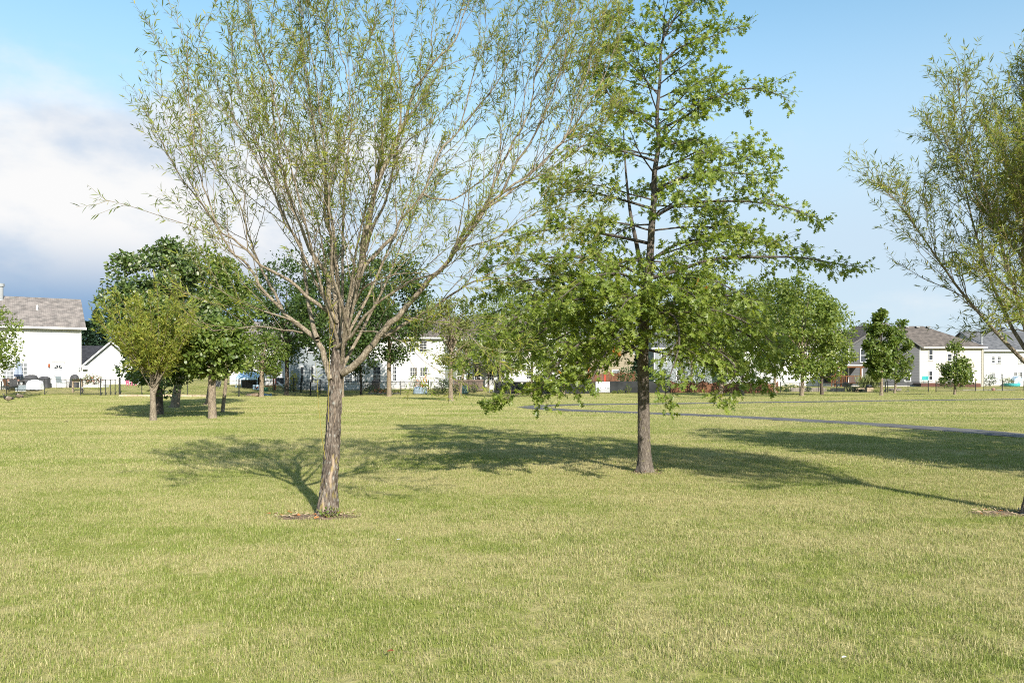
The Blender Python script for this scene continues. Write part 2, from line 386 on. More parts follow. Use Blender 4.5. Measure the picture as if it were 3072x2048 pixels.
leaf_mat('willow_leaf', [(0.0, (0.075, 0.115, 0.018)), (0.5, (0.175, 0.215, 0.030)), (0.9, (0.29, 0.285, 0.042)), (1.0, (0.38, 0.31, 0.045))], 0.42, 0.45, 0.4, (1.35, 1.3, 0.4), back=(0.215, 0.25, 0.10))
leaf_mat('oak_leaf', [(0.0, (0.090, 0.140, 0.022)), (0.6, (0.205, 0.265, 0.045)), (0.93, (0.29, 0.325, 0.075)), (0.985, (0.30, 0.27, 0.045)), (1.0, (0.40, 0.16, 0.03))], 0.48, 0.42, 0.45, (1.4, 1.35, 0.45))
leaf_mat('dark_maple_leaf', [(0.0, (0.030, 0.060, 0.014)), (0.8, (0.066, 0.108, 0.024)), (1.0, (0.11, 0.15, 0.035))], 0.34, 0.45, 0.3)
leaf_mat('pear_leaf', [(0.0, (0.045, 0.085, 0.020)), (0.70, (0.100, 0.150, 0.036)), (0.83, (0.24, 0.28, 0.15)), (1.0, (0.42, 0.43, 0.32))], 0.30, 0.40, 0.5)
leaf_mat('gold_willow_leaf', [(0.0, (0.16, 0.21, 0.035)), (0.6, (0.27, 0.31, 0.055)), (1.0, (0.40, 0.37, 0.075))], 0.52, 0.5, 0.3)
leaf_mat('park_oak_leaf', [(0.0, (0.062, 0.108, 0.018)), (0.7, (0.140, 0.195, 0.034)), (1.0, (0.24, 0.27, 0.08))], 0.40, 0.42, 0.45)
leaf_mat('light_leaf', [(0.0, (0.090, 0.145, 0.028)), (0.7, (0.185, 0.235, 0.046)), (1.0, (0.27, 0.30, 0.08))], 0.44, 0.45, 0.4)
leaf_mat('locust_leaf', [(0.0, (0.12, 0.145, 0.045)), (1.0, (0.22, 0.235, 0.075))], 0.42, 0.5, 0.3)
leaf_mat('far_leaf', [(0.0, (0.085, 0.12, 0.038)), (1.0, (0.20, 0.215, 0.065))], 0.38, 0.5, 0.3)
leaf_mat('conifer_needle', [(0.0, (0.022, 0.050, 0.030)), (1.0, (0.055, 0.095, 0.055))], 0.15, 0.6, 0.2)
leaf_mat('shrub_leaf', [(0.0, (0.022, 0.050, 0.016)), (1.0, (0.07, 0.12, 0.03))], 0.28, 0.45, 0.3)
leaf_mat('yellow_bloom', [(0.0, (0.10, 0.16, 0.03)), (0.5, (0.28, 0.28, 0.04)), (1.0, (0.62, 0.52, 0.06))], 0.30, 0.5, 0.2)
leaf_mat('hydrangea', [(0.0, (0.06, 0.11, 0.025)), (0.45, (0.10, 0.15, 0.03)), (0.5, (0.50, 0.46, 0.20)), (1.0, (0.66, 0.60, 0.32))], 0.30, 0.5, 0.2)
leaf_mat('reed_leaf', [(0.0, (0.10, 0.13, 0.04)), (1.0, (0.24, 0.26, 0.11))], 0.35, 0.5, 0.2)
leaf_mat('red_flower_leaf', [(0.0, (0.03, 0.07, 0.02)), (0.7, (0.08, 0.13, 0.03)), (0.75, (0.5, 0.06, 0.04)), (1.0, (0.62, 0.20, 0.06))], 0.3, 0.5, 0.2)
# ------------------------------------------------------------------ lawn, path, grass
def dryness(N, L, pos):
    """patchy drought of the turf, by place"""
    def nz(scale, det, sc=(1, 1, 1), rough=0.55):
        mp = N('ShaderNodeMapping'); mp.inputs['Scale'].default_value = sc; L(pos, mp.inputs[0])
        n = N('ShaderNodeTexNoise'); n.inputs['Scale'].default_value = scale; n.inputs['Detail'].default_value = det; n.inputs['Roughness'].default_value = rough
        L(mp.outputs[0], n.inputs['Vector']); return n.outputs['Fac']
    a = nz(0.55, 3, (0.55, 1, 1)); b = nz(2.6, 3); c = nz(0.10, 2, (0.5, 1, 1))
    def mad(x, k, y):
        m = N('ShaderNodeMath'); m.operation = 'MULTIPLY_ADD'; L(x, m.inputs[0]); m.inputs[1].default_value = k
        if isinstance(y, float): m.inputs[2].default_value = y
        else: L(y, m.inputs[2])
        return m.outputs[0]
    return mad(a, 1.7, mad(b, 0.95, mad(c, 0.9, -1.24)))

def lawn_mat():
    m, nt, out, N, L = new_mat('lawn_soil')
    b = N('ShaderNodeBsdfPrincipled'); L(b.outputs[0], out.inputs[0]); b.inputs['Roughness'].default_value = 1.0; b.inputs['Specular IOR Level'].default_value = 0.0
    g = N('ShaderNodeNewGeometry'); dry = dryness(N, L, g.outputs['Position'])
    n = N('ShaderNodeTexNoise'); n.inputs['Scale'].default_value = 9; n.inputs['Detail'].default_value = 6; n.inputs['Roughness'].default_value = 0.7; L(g.outputs['Position'], n.inputs['Vector'])
    ad = N('ShaderNodeMath'); ad.operation = 'MULTIPLY_ADD'; L(n.outputs['Fac'], ad.inputs[0]); ad.inputs[1].default_value = 0.8; L(dry, ad.inputs[2])
    r = ramp(N, [(0.30, (0.125, 0.165, 0.030)), (0.75, (0.215, 0.225, 0.060)), (1.0, (0.33, 0.29, 0.13))]); L(ad.outputs[0], r.inputs[0]); L(r.outputs[0], b.inputs['Base Color'])
    bp = N('ShaderNodeBump'); bp.inputs['Strength'].default_value = 0.6; bp.inputs['Distance'].default_value = 0.05; L(n.outputs['Fac'], bp.inputs['Height']); L(bp.outputs[0], b.inputs['Normal'])
    return m
def blade_mat():
    m, nt, out, N, L = new_mat('grass_blade')
    g = N('ShaderNodeNewGeometry'); dry = dryness(N, L, g.outputs['Position'])
    a = N('ShaderNodeAttribute'); a.attribute_name = 'rnd'; a2 = N('ShaderNodeAttribute'); a2.attribute_name = 'rnd2'
    gr = ramp(N, [(0.0, (0.130, 0.175, 0.031)), (0.5, (0.235, 0.280, 0.060)), (1.0, (0.34, 0.375, 0.110))]); L(a.outputs['Fac'], gr.inputs[0])
    dr = ramp(N, [(0.0, (0.29, 0.265, 0.105)), (1.0, (0.58, 0.52, 0.275))]); L(a.outputs['Fac'], dr.inputs[0])
    lt = N('ShaderNodeMath'); lt.operation = 'LESS_THAN'; L(a2.outputs['Fac'], lt.inputs[0]); L(dry, lt.inputs[1])
    mx = N('ShaderNodeMix'); mx.data_type = 'RGBA'; L(lt.outputs[0], mx.inputs['Factor']); L(gr.outputs[0], mx.inputs[6]); L(dr.outputs[0], mx.inputs[7])
    b = N('ShaderNodeBsdfPrincipled'); L(mx.outputs[2], b.inputs['Base Color']); b.inputs['Roughness'].default_value = 0.5; b.inputs['Specular IOR Level'].default_value = 0.3
    t = N('ShaderNodeBsdfTranslucent'); L(mx.outputs[2], t.inputs['Color'])
    mix = N('ShaderNodeMixShader'); mix.inputs[0].default_value = 0.35; L(b.outputs[0], mix.inputs[1]); L(t.outputs[0], mix.inputs[2]); L(mix.outputs[0], out.inputs[0])
    return m
lawn_mat(); blade_mat()

def build_lawn():
    xs = np.concatenate((-np.geomspace(90, 2600, 14)[::-1], np.arange(-88, 89, 1.6), np.geomspace(90, 2600, 14)))
    ys = np.concatenate(([-900, -400, -150, -60, -25], np.arange(-10, 120, 1.3), np.geomspace(121, 3200, 16)))
    gx, gy = np.meshgrid(xs, ys); v = np.stack((gx, gy, ground_z(gx, gy)), -1).reshape(-1, 3)
    nx = len(xs); i = np.arange(len(ys) - 1)[:, None] * nx; j = np.arange(nx - 1)[None, :]
    q = np.stack((i + j, i + j + 1, i + nx + j + 1, i + nx + j), -1).reshape(-1, 4)
    tag(link('lawn', mesh_np('lawn', v, [q], smooth=True), M['lawn_soil']), 'wide mown park lawn with straw coloured patches', None, None, 'structure')
build_lawn()

PATH = [(1e4, 3600, 1346), (0, 3072, 1307), (0, 2800, 1285), (0, 2500, 1266), (0, 2200, 1250), (0, 1990, 1241), (0, 1840, 1235.5), (0, 1700, 1230),
        (0, 1625, 1225), (0, 1605, 1219.5), (0, 1690, 1214.5), (0, 1850, 1212.3), (0, 2100, 1209.5), (0, 2400, 1205.5), (0, 2800, 1200.2), (0, 3072, 1197), (0, 3500, 1192)]
PATH_C = spline([(PX(px, GD(py)), GD(py), 0) for _, px, py in PATH], 0.35)[:, :2]
PATH_W = 0.72
def build_path():
    p = PATH_C; t = norm(np.gradient(p, axis=0)); nrm = np.stack((-t[:, 1], t[:, 0]), -1)
    rs = np.random.RandomState(3); cols = []
    offs = (-1, -0.5, 0, 0.5, 1)
    for o in offs:
        w = PATH_W * o + (rs.normal(0, 0.05, len(p)) if abs(o) == 1 else 0)
        xy = p + nrm * np.asarray(w).reshape(-1, 1) if np.ndim(w) else p + nrm * w
        cols.append(np.column_stack((xy, ground_z(xy[:, 0], xy[:, 1]) + 0.012)))
    v = np.stack(cols, 1).reshape(-1, 3); k = len(offs)
    i = np.arange(len(p) - 1)[:, None] * k; j = np.arange(k - 1)[None, :]
    q = np.stack((i + j, i + k + j, i + k + j + 1, i + j + 1), -1).reshape(-1, 4)
    tag(link('path', mesh_np('path', v, [q], smooth=True), M['asphalt']), 'narrow grey asphalt footpath curving across the lawn', None, None, 'structure')
build_path()

BARE = []          # (x, y, rx, ry): places without grass (trunk bases)
def path_dist(x, y):
    d = np.full(len(x), 1e9)
    for c in PATH_C[::2]: d = np.minimum(d, np.hypot(x - c[0], y - c[1]))
    return d

def tuft_mesh(name, n, rad, h, w, seed, lean=0.55):
    """a square-ish tuft of single bent blades"""
    rs = np.random.RandomState(seed)
    base = np.column_stack((rs.uniform(-rad, rad, n), rs.uniform(-rad, rad, n), np.full(n, -0.008)))
    az = rs.uniform(0, 2 * np.pi, n); ln = np.abs(rs.normal(0, lean, n)); hh = h * rs.uniform(0.45, 1.25, n)
    d = np.column_stack((np.cos(az), np.sin(az), np.zeros(n))); ln = np.minimum(ln, 1.35)
    s = np.column_stack((-d[:, 1], d[:, 0], np.zeros(n)))
    tw = rs.uniform(-0.9, 0.9, n)[:, None]; s = s * np.cos(tw) + d * np.sin(tw)
    ww = (w * rs.uniform(0.6, 1.3, n))[:, None]; up = np.array((0, 0, 1.0))
    mid = base + d * (np.sin(ln * 0.5) * hh * 0.5)[:, None] + up * (np.cos(ln * 0.5) * hh * 0.55)[:, None]
    tip = mid + d * (np.sin(ln * 1.25) * hh * 0.5)[:, None] + up * (np.cos(ln * 1.25) * hh * 0.5)[:, None]
    v = np.stack((base - s * ww * .5, base + s * ww * .5, mid + s * ww * .45, mid - s * ww * .45, tip), 1).reshape(-1, 3)
    o = np.arange(n)[:, None] * 5
    q = o + np.array([[0, 1, 2, 3]]); t = o + np.array([[3, 2, 4]])
    r1 = np.repeat(rs.rand(n), 5); r2 = np.repeat(rs.rand(n), 5)
    return mesh_np(name, v, [q, t], {'rnd': r1, 'rnd2': r2})

def grass_zone(name, label, y0, y1, step, tufts, seed, jitter=0.9):
    rs = np.random.RandomState(seed); pts = []
    for y in np.arange(y0, y1, step):
        hw = 0.643 * y * 1.12 + 1.6
        x = np.arange(-hw, hw, step); pts.append(np.column_stack((x, np.full(len(x), y))))
    p = np.vstack(pts); p += rs.uniform(-.5, .5, p.shape) * step * jitter
    keep = np.ones(len(p), bool)
    if y1 > 18: keep &= path_dist(p[:, 0], p[:, 1]) > PATH_W + min(step * 0.55, 0.35)
    for bx, by, rx, ry in BARE:
        q = ((p[:, 0] - bx) / rx) ** 2 + ((p[:, 1] - by) / ry) ** 2
        keep &= (q > 1) | (rs.rand(len(p)) < 0.35 * np.clip(q, 0, 1) ** 2)
    p = p[keep]; n = len(p)
    me = bpy.data.meshes.new(name); me.vertices.add(n)
    me.vertices.foreach_set('co', np.column_stack((p, ground_z(p[:, 0], p[:, 1]))).astype(np.float32).ravel())
    a = me.attributes.new('rz', 'FLOAT', 'POINT'); a.data.foreach_set('value', rs.uniform(0, 6.283, n).astype(np.float32))
    big = np.array([noise.noise(Vector((x * 0.9, y * 0.9, 3.0))) for x, y in p])
    a = me.attributes.new('sz', 'FLOAT', 'POINT'); a.data.foreach_set('value', (rs.uniform(0.8, 1.2, n) * (1 + 0.35 * big)).astype(np.float32))
    a = me.attributes.new('pick', 'INT', 'POINT'); a.data.foreach_set('value', rs.randint(0, len(tufts), n).astype(np.int32))
    o = tag(link(name, me, M['grass_blade']), label, None, None, 'stuff')
    ng = bpy.data.node_groups.new(name + '_scatter', 'GeometryNodeTree')
    ng.interface.new_socket('Geometry', in_out='INPUT', socket_type='NodeSocketGeometry')
    ng.interface.new_socket('Geometry', in_out='OUTPUT', socket_type='NodeSocketGeometry')
    N = ng.nodes.new; L = ng.links.new
    gi = N('NodeGroupInput'); go = N('NodeGroupOutput'); m2p = N('GeometryNodeMeshToPoints'); L(gi.outputs[0], m2p.inputs['Mesh'])
    inst = N('GeometryNodeInstanceOnPoints'); L(m2p.outputs[0], inst.inputs['Points'])
    gti = N('GeometryNodeGeometryToInstance')
    for tm in tufts[::-1]:
        oi = N('GeometryNodeObjectInfo'); oi.inputs['Object'].default_value = tm; oi.inputs['As Instance'].default_value = False
        L(oi.outputs['Geometry'], gti.inputs[0])
    L(gti.outputs[0], inst.inputs['Instance']); inst.inputs['Pick Instance'].default_value = True
    def attr(nm, typ):
        q = N('GeometryNodeInputNamedAttribute'); q.data_type = typ; q.inputs['Name'].default_value = nm; return q.outputs['Attribute']
    cx = N('ShaderNodeCombineXYZ'); L(attr('rz', 'FLOAT'), cx.inputs[2]); e2r = N('FunctionNodeEulerToRotation'); L(cx.outputs[0], e2r.inputs[0]); L(e2r.outputs[0], inst.inputs['Rotation'])
    L(attr('sz', 'FLOAT'), inst.inputs['Scale']); L(attr('pick', 'INT'), inst.inputs['Instance Index'])
    sm = N('GeometryNodeSetMaterial'); sm.inputs['Material'].default_value = M['grass_blade']; L(inst.outputs[0], sm.inputs['Geometry']); L(sm.outputs[0], go.inputs[0])
    md = o.modifiers.new('scatter', 'NODES'); md.node_group = ng
    return o
def tuft_objects(tag_, k, *a, **kw):
    out = []
    for i in range(k):
        me = tuft_mesh('grass_tuft', *a, seed=100 * len(tag_) + i, **kw); me.materials.append(M['grass_blade'])
        out.append(bpy.data.objects.new('grass_tuft', me))     # not linked: only instanced
    return out
def build_grass():
    grass_zone('grass', 'short dry-tipped turf blades in front of the willow', 2.6, 13.5, 0.17, tuft_objects('n', 6, 300, 0.13, 0.042, 0.0030, lean=0.75), 1)
    grass_zone('grass', 'mown turf between the willow and the footpath', 13.5, 30, 0.40, tuft_objects('mm', 5, 640, 0.28, 0.045, 0.0050, lean=0.75), 2)
    grass_zone('grass', 'mown turf around the footpath and out to the yard fences', 30, 100, 0.95, tuft_objects('fff', 5, 620, 0.62, 0.045, 0.0105, lean=0.75), 3)
# ------------------------------------------------------------------ leaves and trees
DIAMOND = (np.array([(0, 0, 0), (0.30, 0.45, 0.07), (0, 1, 0), (-0.30, 0.45, 0.07)]), [np.array([[0, 1, 2], [0, 2, 3]])])
LANCE = (np.array([(0, 0, 0), (0.066, 0.30, 0.02), (0.053, 0.65, 0.01), (0, 1, -0.06), (-0.053, 0.65, 0.01), (-0.066, 0.30, 0.02)]), [np.array([[0, 1, 5], [3, 4, 2]]), np.array([[1, 2, 4, 5]])])
def _oak():
    S0, S1, S2, T = (0, .10, 0), (0, .34, -.02), (0, .64, -.03), (0, 1.0, -.10)
    half = [(.30, .22, .07), (.07, .32, .0), (.46, .60, .10), (.085, .62, 0), (.27, .92, .02), (.06, .86, -.04)]
    v = [(0, 0, 0), S0, S1, S2, T] + half + [(-x, y, z) for x, y, z in half]
    f4, f5 = [], []
    for o, fl in ((5, 1), (11, -1)):
        a = [[1, o, o+1, 2]]; b = [[2, o+1, o+2, o+3, 3], [3, o+3, o+4, o+5, 4]]
        f4 += [x[::fl] for x in a]; f5 += [x[::fl] for x in b]
    return (np.array(v), [np.array(f4), np.array(f5)])
OAKLEAF = _oak()
OVAL = (np.array([(0, 0, 0), (0.26, 0.30, 0.05), (0.24, 0.70, 0.04), (0, 1, -0.03), (-0.24, 0.70, 0.04), (-0.26, 0.30, 0.05)]), [np.array([[0, 1, 5], [3, 4, 2]]), np.array([[1, 2, 4, 5]])])

def frames(axis, normal):
    y = norm(axis); x = norm(np.cross(y, normal)); z = np.cross(x, y); return x, y, z
def leaves_mesh(name, tmpl, pos, axis, normal, size, rnd, width=None):
    tv, tf = tmpl; n = len(pos); x, y, z = frames(axis, normal); s = size[:, None, None]
    w = 1.0 if width is None else width[:, None, None]
    v = pos[:, None, :] + s * (tv[None, :, 0:1] * w * x[:, None, :] + tv[None, :, 1:2] * y[:, None, :] + tv[None, :, 2:3] * z[:, None, :])
    k = len(tv); off = (np.arange(n) * k)[:, None, None]
    polys = [(f[None] + off).reshape(-1, f.shape[1]) for f in tf]
    return mesh_np(name, v.reshape(-1, 3), polys, {'rnd': np.repeat(rnd, k)})
def foliage(parent, tmpl, mat, pos, axis, normal, size, rnd, single=0, label=None):
    """one stuff part for the leaf mass; the leaves that show largest are parts of their own"""
    if single:
        d = np.linalg.norm(pos - np.array((0, 0, CAMH)), axis=1) / size
        px = 1536 + FPX * pos[:, 0] / pos[:, 1]; py = HOR - FPX * (pos[:, 2] - CAMH) / pos[:, 1]
        d = d + 1e3 * ((px < 20) | (px > 3050) | (py < 20) | (pos[:, 1] < 1))
        idx = np.argsort(d)[:single]; rest = np.ones(len(pos), bool); rest[idx] = False
        x, y, z = frames(axis, normal); meshes = []
        for q in (0.15, 0.4, 0.6, 0.8):
            me = mesh_np('leaf', tmpl[0], tmpl[1], {'rnd': np.full(len(tmpl[0]), q)}); me.materials.append(mat); meshes.append(me)
        for i in idx:
            o = bpy.data.objects.new('leaf', meshes[min(3, int(rnd[i] * 4))]); COL.objects.link(o); o.parent = parent
            Mx = np.eye(4); Mx[:3, 0] = x[i] * size[i]; Mx[:3, 1] = y[i] * size[i]; Mx[:3, 2] = z[i] * size[i]; Mx[:3, 3] = pos[i]
            o.matrix_local = Matrix(Mx.tolist())
        pos, axis, normal, size, rnd = pos[rest], axis[rest], normal[rest], size[rest], rnd[rest]
    o = link('crown', leaves_mesh('crown', tmpl, pos, axis, normal, size, rnd), mat, parent)
    o['kind'] = 'stuff'
    return o

def curve_branch(rs, p0, d0, length, n=6, up=0.0, out=None, wob=0.12):
    """a polyline that starts along d0 and bends by up (towards +z) while it grows"""
    P = [np.array(p0, float)]; d = norm(d0); st = length / n
    for i in range(n):
        d = norm(d + np.array((0, 0, up / n)) + rs.normal(0, wob, 3) / math.sqrt(n) + (0 if out is None else out / n))
        P.append(P[-1] + d * st)
    return np.array(P)

class Leaves:
    def __init__(s): s.p = []; s.a = []; s.n = []; s.z = []; s.r = []
    def add(s, p, a, n, z, r): s.p.append(p); s.a.append(a); s.n.append(n); s.z.append(z); s.r.append(r)
    def get(s): return [np.concatenate(q) for q in (s.p, s.a, s.n, s.z, s.r)]

def bark_trunk(name, ctrl, mat, parent, seg=40, step=0.012, amp=0.010, flare=0.0, seed=0, scar=None, fr=1.0):
    """ctrl rows x,y,z,r: a trunk with furrowed plates displaced in the mesh"""
    P = spline(ctrl, step); n = len(P); pts, rad = P[:, :3], P[:, 3].copy()
    z0 = pts[0, 2]; h = pts[:, 2] - z0
    v, q = tube_np(pts, np.ones(n), seg); v = v.reshape(n, seg, 3); dirs = v - pts[:, None, :]
    disp = np.zeros((n, seg)); cr = np.zeros((n, seg)); 
    for i in range(n):
        for j in range(seg):
            d = dirs[i, j]; c = Vector((d[0] * 4.2 * fr + seed, d[1] * 4.2 * fr, h[i] * 5.0 * fr))
            wv = noise.noise(Vector((d[0]*1.5, d[1]*1.5 + seed, h[i] * 7)))
            ridge = 1 - abs(noise.noise(c + Vector((wv, wv, 0)) * 0.5)) * 2.6
            plate = noise.noise(Vector((d[0] * 9 * fr, d[1] * 9 * fr, h[i] * 16 * fr + seed)))
            disp[i, j] = amp * (-max(0.0, ridge) ** 2 * 1.2 + 0.45 * plate) + 0.35 * amp * noise.noise(Vector((d[0]*2, d[1]*2, h[i] * 3)))
            cr[i, j] = plate
    ang = np.arctan2(dirs[..., 1], dirs[..., 0])
    fl = flare * np.exp(-h / 0.11)[:, None] * (1 + 0.45 * np.cos(ang * 5 + seed) + 0.25 * np.cos(ang * 3 + 1))
    attrs = {}
    if scar is not None:
        sc = np.zeros((n, seg))
        for a0, a1, za, zb, wd in scar:
            zz = (h[:, None] - za) / (zb - za); ca = a0 + (a1 - a0) * zz + 0.10 * np.sin(h[:, None] * 23)
            wdt = wd * np.sqrt(np.clip(4 * zz * (1 - zz), 0, 1)); da = np.abs((ang - ca + np.pi) % (2 * np.pi) - np.pi)
            sc = np.maximum(sc, np.clip((wdt - da) / 0.08, 0, 1) * (zz > 0) * (zz < 1))
        disp = disp * (1 - sc) - 0.008 * sc
        attrs['scar'] = (sc * 0.85).ravel(); rs = np.random.RandomState(seed)
        attrs['lichen'] = np.clip((cr - 0.32) * 2.4, 0, 0.75).ravel() * (1 - sc.ravel())
        lo = np.array([[noise.noise(Vector((d[0]*5, d[1]*5, hh * 9 + 4))) for d in row] for row, hh in zip(dirs, h)])
        attrs['gold'] = np.clip((lo - 0.30) * 3, 0, 0.7).ravel() * (np.repeat(h, seg) < 0.75)
    v = pts[:, None, :] + dirs * (rad[:, None] + disp + fl)[..., None]
    o = link(name, mesh_np(name, v.reshape(-1, 3), [q], attrs, smooth=True), mat, parent)
    return o

# ---------- the big willow: limbs traced as they stand, depth chosen so that the crown is round
WD = GD(1545.0)
def wpt(x, y, d): return PT(x, y, WD + d)
def c4(x, y): return (700 + x / 2.851, 700 + y / 2.851)
def c2(x, y): return (1100 + x / 1.96, y / 1.96)
def c1(x, y): return (380 + x / 1.96, y / 1.96)
def full(x, y): return (x * 1.30612, y * 1.30612)

def grow_willow(name, label, trunk, limbs, extra, seed, leafdens, single, bark_scar=None, sprouts=True, leafmat='willow_leaf', spacing=1.0, lenf=1.0, reach=1.0):
    rs = np.random.RandomState(seed)
    base = trunk[0][:3]; T = thing(name, label, 'tree', tuple(base))
    off = np.array(base)
    loc = lambda P: np.column_stack((np.asarray(P)[:, :3] - off, np.asarray(P)[:, 3:]))
    bark_trunk('trunk', loc(trunk), M['willow_bark'], T, seg=56, amp=0.017, flare=0.045, seed=seed, scar=bark_scar)
    skeleton = []
    cen = np.array((trunk[-1][0], trunk[-1][1]))
    for L_ in limbs:
        P = spline(loc(L_), 0.10); P[1:-1, :3] += rs.normal(0, 0.006, (len(P) - 2, 3)); skeleton.append((P, True))
    tx, ty, tz = np.array(trunk[-1][:3]) - off
    for az, el, ln, r0, sz in extra:
        p0 = np.array((tx, ty, 0)) * min(1, sz / max(tz, .1)) + np.array((0, 0, sz))
        d = np.array((math.cos(az) * math.cos(el), math.sin(az) * math.cos(el), math.sin(el)))
        P = curve_branch(rs, p0, d, ln, 14, up=0.35, wob=0.16); rr = 0.8 * r0 * (1 - np.linspace(0, 1, len(P))) ** 1.2 + 0.0035
        skeleton.append((np.column_stack((P, rr)), True))
    twigs = TB(); second = TB(); lv = Leaves()
    for P, main in skeleton:
        mb = TB(); mb.tube(P[:, :3], P[:, 3], 9 if P[0, 3] > 0.02 else 6)
        mb.build('limb', M['willow_limb_bark'], T)
    cx, cy = tx, ty
    def leafy(P, dens, r0=0.0022):
        twigs.tube(P, np.linspace(r0, 0.0010, len(P)), 3)
        seg = np.linalg.norm(np.diff(P, axis=0), axis=1); ln = seg.sum(); n = int(ln / dens)
        if n < 2: return
        t = np.sort(rs.uniform(0.12, 1.0, n)) * (len(P) - 1); i = np.minimum(t.astype(int), len(P) - 2); f = (t - i)[:, None]
        p = P[i] * (1 - f) + P[i + 1] * f; tan = norm(P[i + 1] - P[i])
        side = norm(np.cross(tan, rs.normal(0, 1, (n, 3)))); a = rs.uniform(0.45, 1.05, n)[:, None]
        ax = norm(tan * np.cos(a) + side * np.sin(a) + np.array((0, 0, -0.18)))
        nm = norm(rs.normal(0, 0.55, (n, 3)) + np.array((0.2, -0.5, 0.8)))
        lv.add(p, ax, nm, rs.uniform(0.055, 0.108, n), np.clip(rs.beta(2.2, 2.4, n) + 0.12 * rs.randn(), 0, 1))
    for P, main in skeleton:
        pts, rad = P[:, :3], P[:, 3]; seg = np.linalg.norm(np.diff(pts, axis=0), axis=1); cum = np.concatenate(([0], np.cumsum(seg))); tot = cum[-1]
        s = 0.30 * tot if rad[0] > 0.02 else 0.12 * tot
        while s < tot:
            i = min(np.searchsorted(cum, s), len(pts) - 2); i = max(i, 1); fr = s / tot
            p = pts[i]; tan = norm(pts[i + 1] - pts[i - 1])
            outw = np.array((p[0] - cx, p[1] - cy, 0)); outw = outw / (np.linalg.norm(outw) + 0.3)
            side = norm(np.cross(tan, rs.normal(0, 1, 3)))
            d = norm(tan * 0.75 + side * rs.uniform(0.35, 0.75) + np.array((0, 0, 0.32)) + outw * 0.12)
            ln = rs.uniform(0.5, 1.25) * (0.75 + 0.55 * math.sin(fr * math.pi)) * (0.75 if tot < 2 else 1)
            ln *= lenf * (1 - 0.35 * max(0, fr - .6) / .4)
            zz = p[2] + .5 * ln; rmax = np.interp(zz, (1.6, 2.4, 3.4, 4.6, 9), (1.0, 1.9, 2.55, 2.6, 2.5)) * reach * (1.32 if p[0] > cx + 1.2 else 1.0)
            for _ in range(4):
                e = p + d * ln
                if math.hypot(e[0] - cx, e[1] - cy) > rmax: ln *= 0.68
            B = curve_branch(rs, p, d, ln, 7, up=0.30, wob=0.22)
            r0 = max(0.0026, min(0.011, rad[i] * 0.45, 0.0075 * ln)); second.tube(B, np.linspace(r0, 0.0018, len(B)), 4)
            inner = 0.35 + 0.65 * np.clip((fr - 0.25) / 0.4, 0, 1)
            m = max(2, int(ln / 0.085 * inner))
            for tpos in rs.uniform(0.22, 1.0, m) * (len(B) - 1):
                k = min(int(tpos), len(B) - 2); q = B[k] + (B[k + 1] - B[k]) * (tpos - k); tb = norm(B[k + 1] - B[k])
                sd = norm(np.cross(tb, rs.normal(0, 1, 3)))
                dd = norm(tb * 0.85 + sd * rs.uniform(0.25, 0.7) + np.array((0, 0, 0.12)))
                leafy(curve_branch(rs, q, dd, rs.uniform(0.16, 0.46), 4, up=0.05, wob=0.2), leafdens)
            leafy(B[-4:], leafdens)
            s += rs.uniform(0.10, 0.22) * spacing
        leafy(pts[-6:], leafdens)
    # short fine shoots hanging low inside the crown, as in the photograph
    o = second.build('branch', M['willow_limb_bark'], T); o['kind'] = 'stuff'
    o = twigs.build('twig', M['willow_twig'], T); o['kind'] = 'stuff'
    foliage(T, LANCE, M[leafmat], *lv.get(), single=single)
    return T

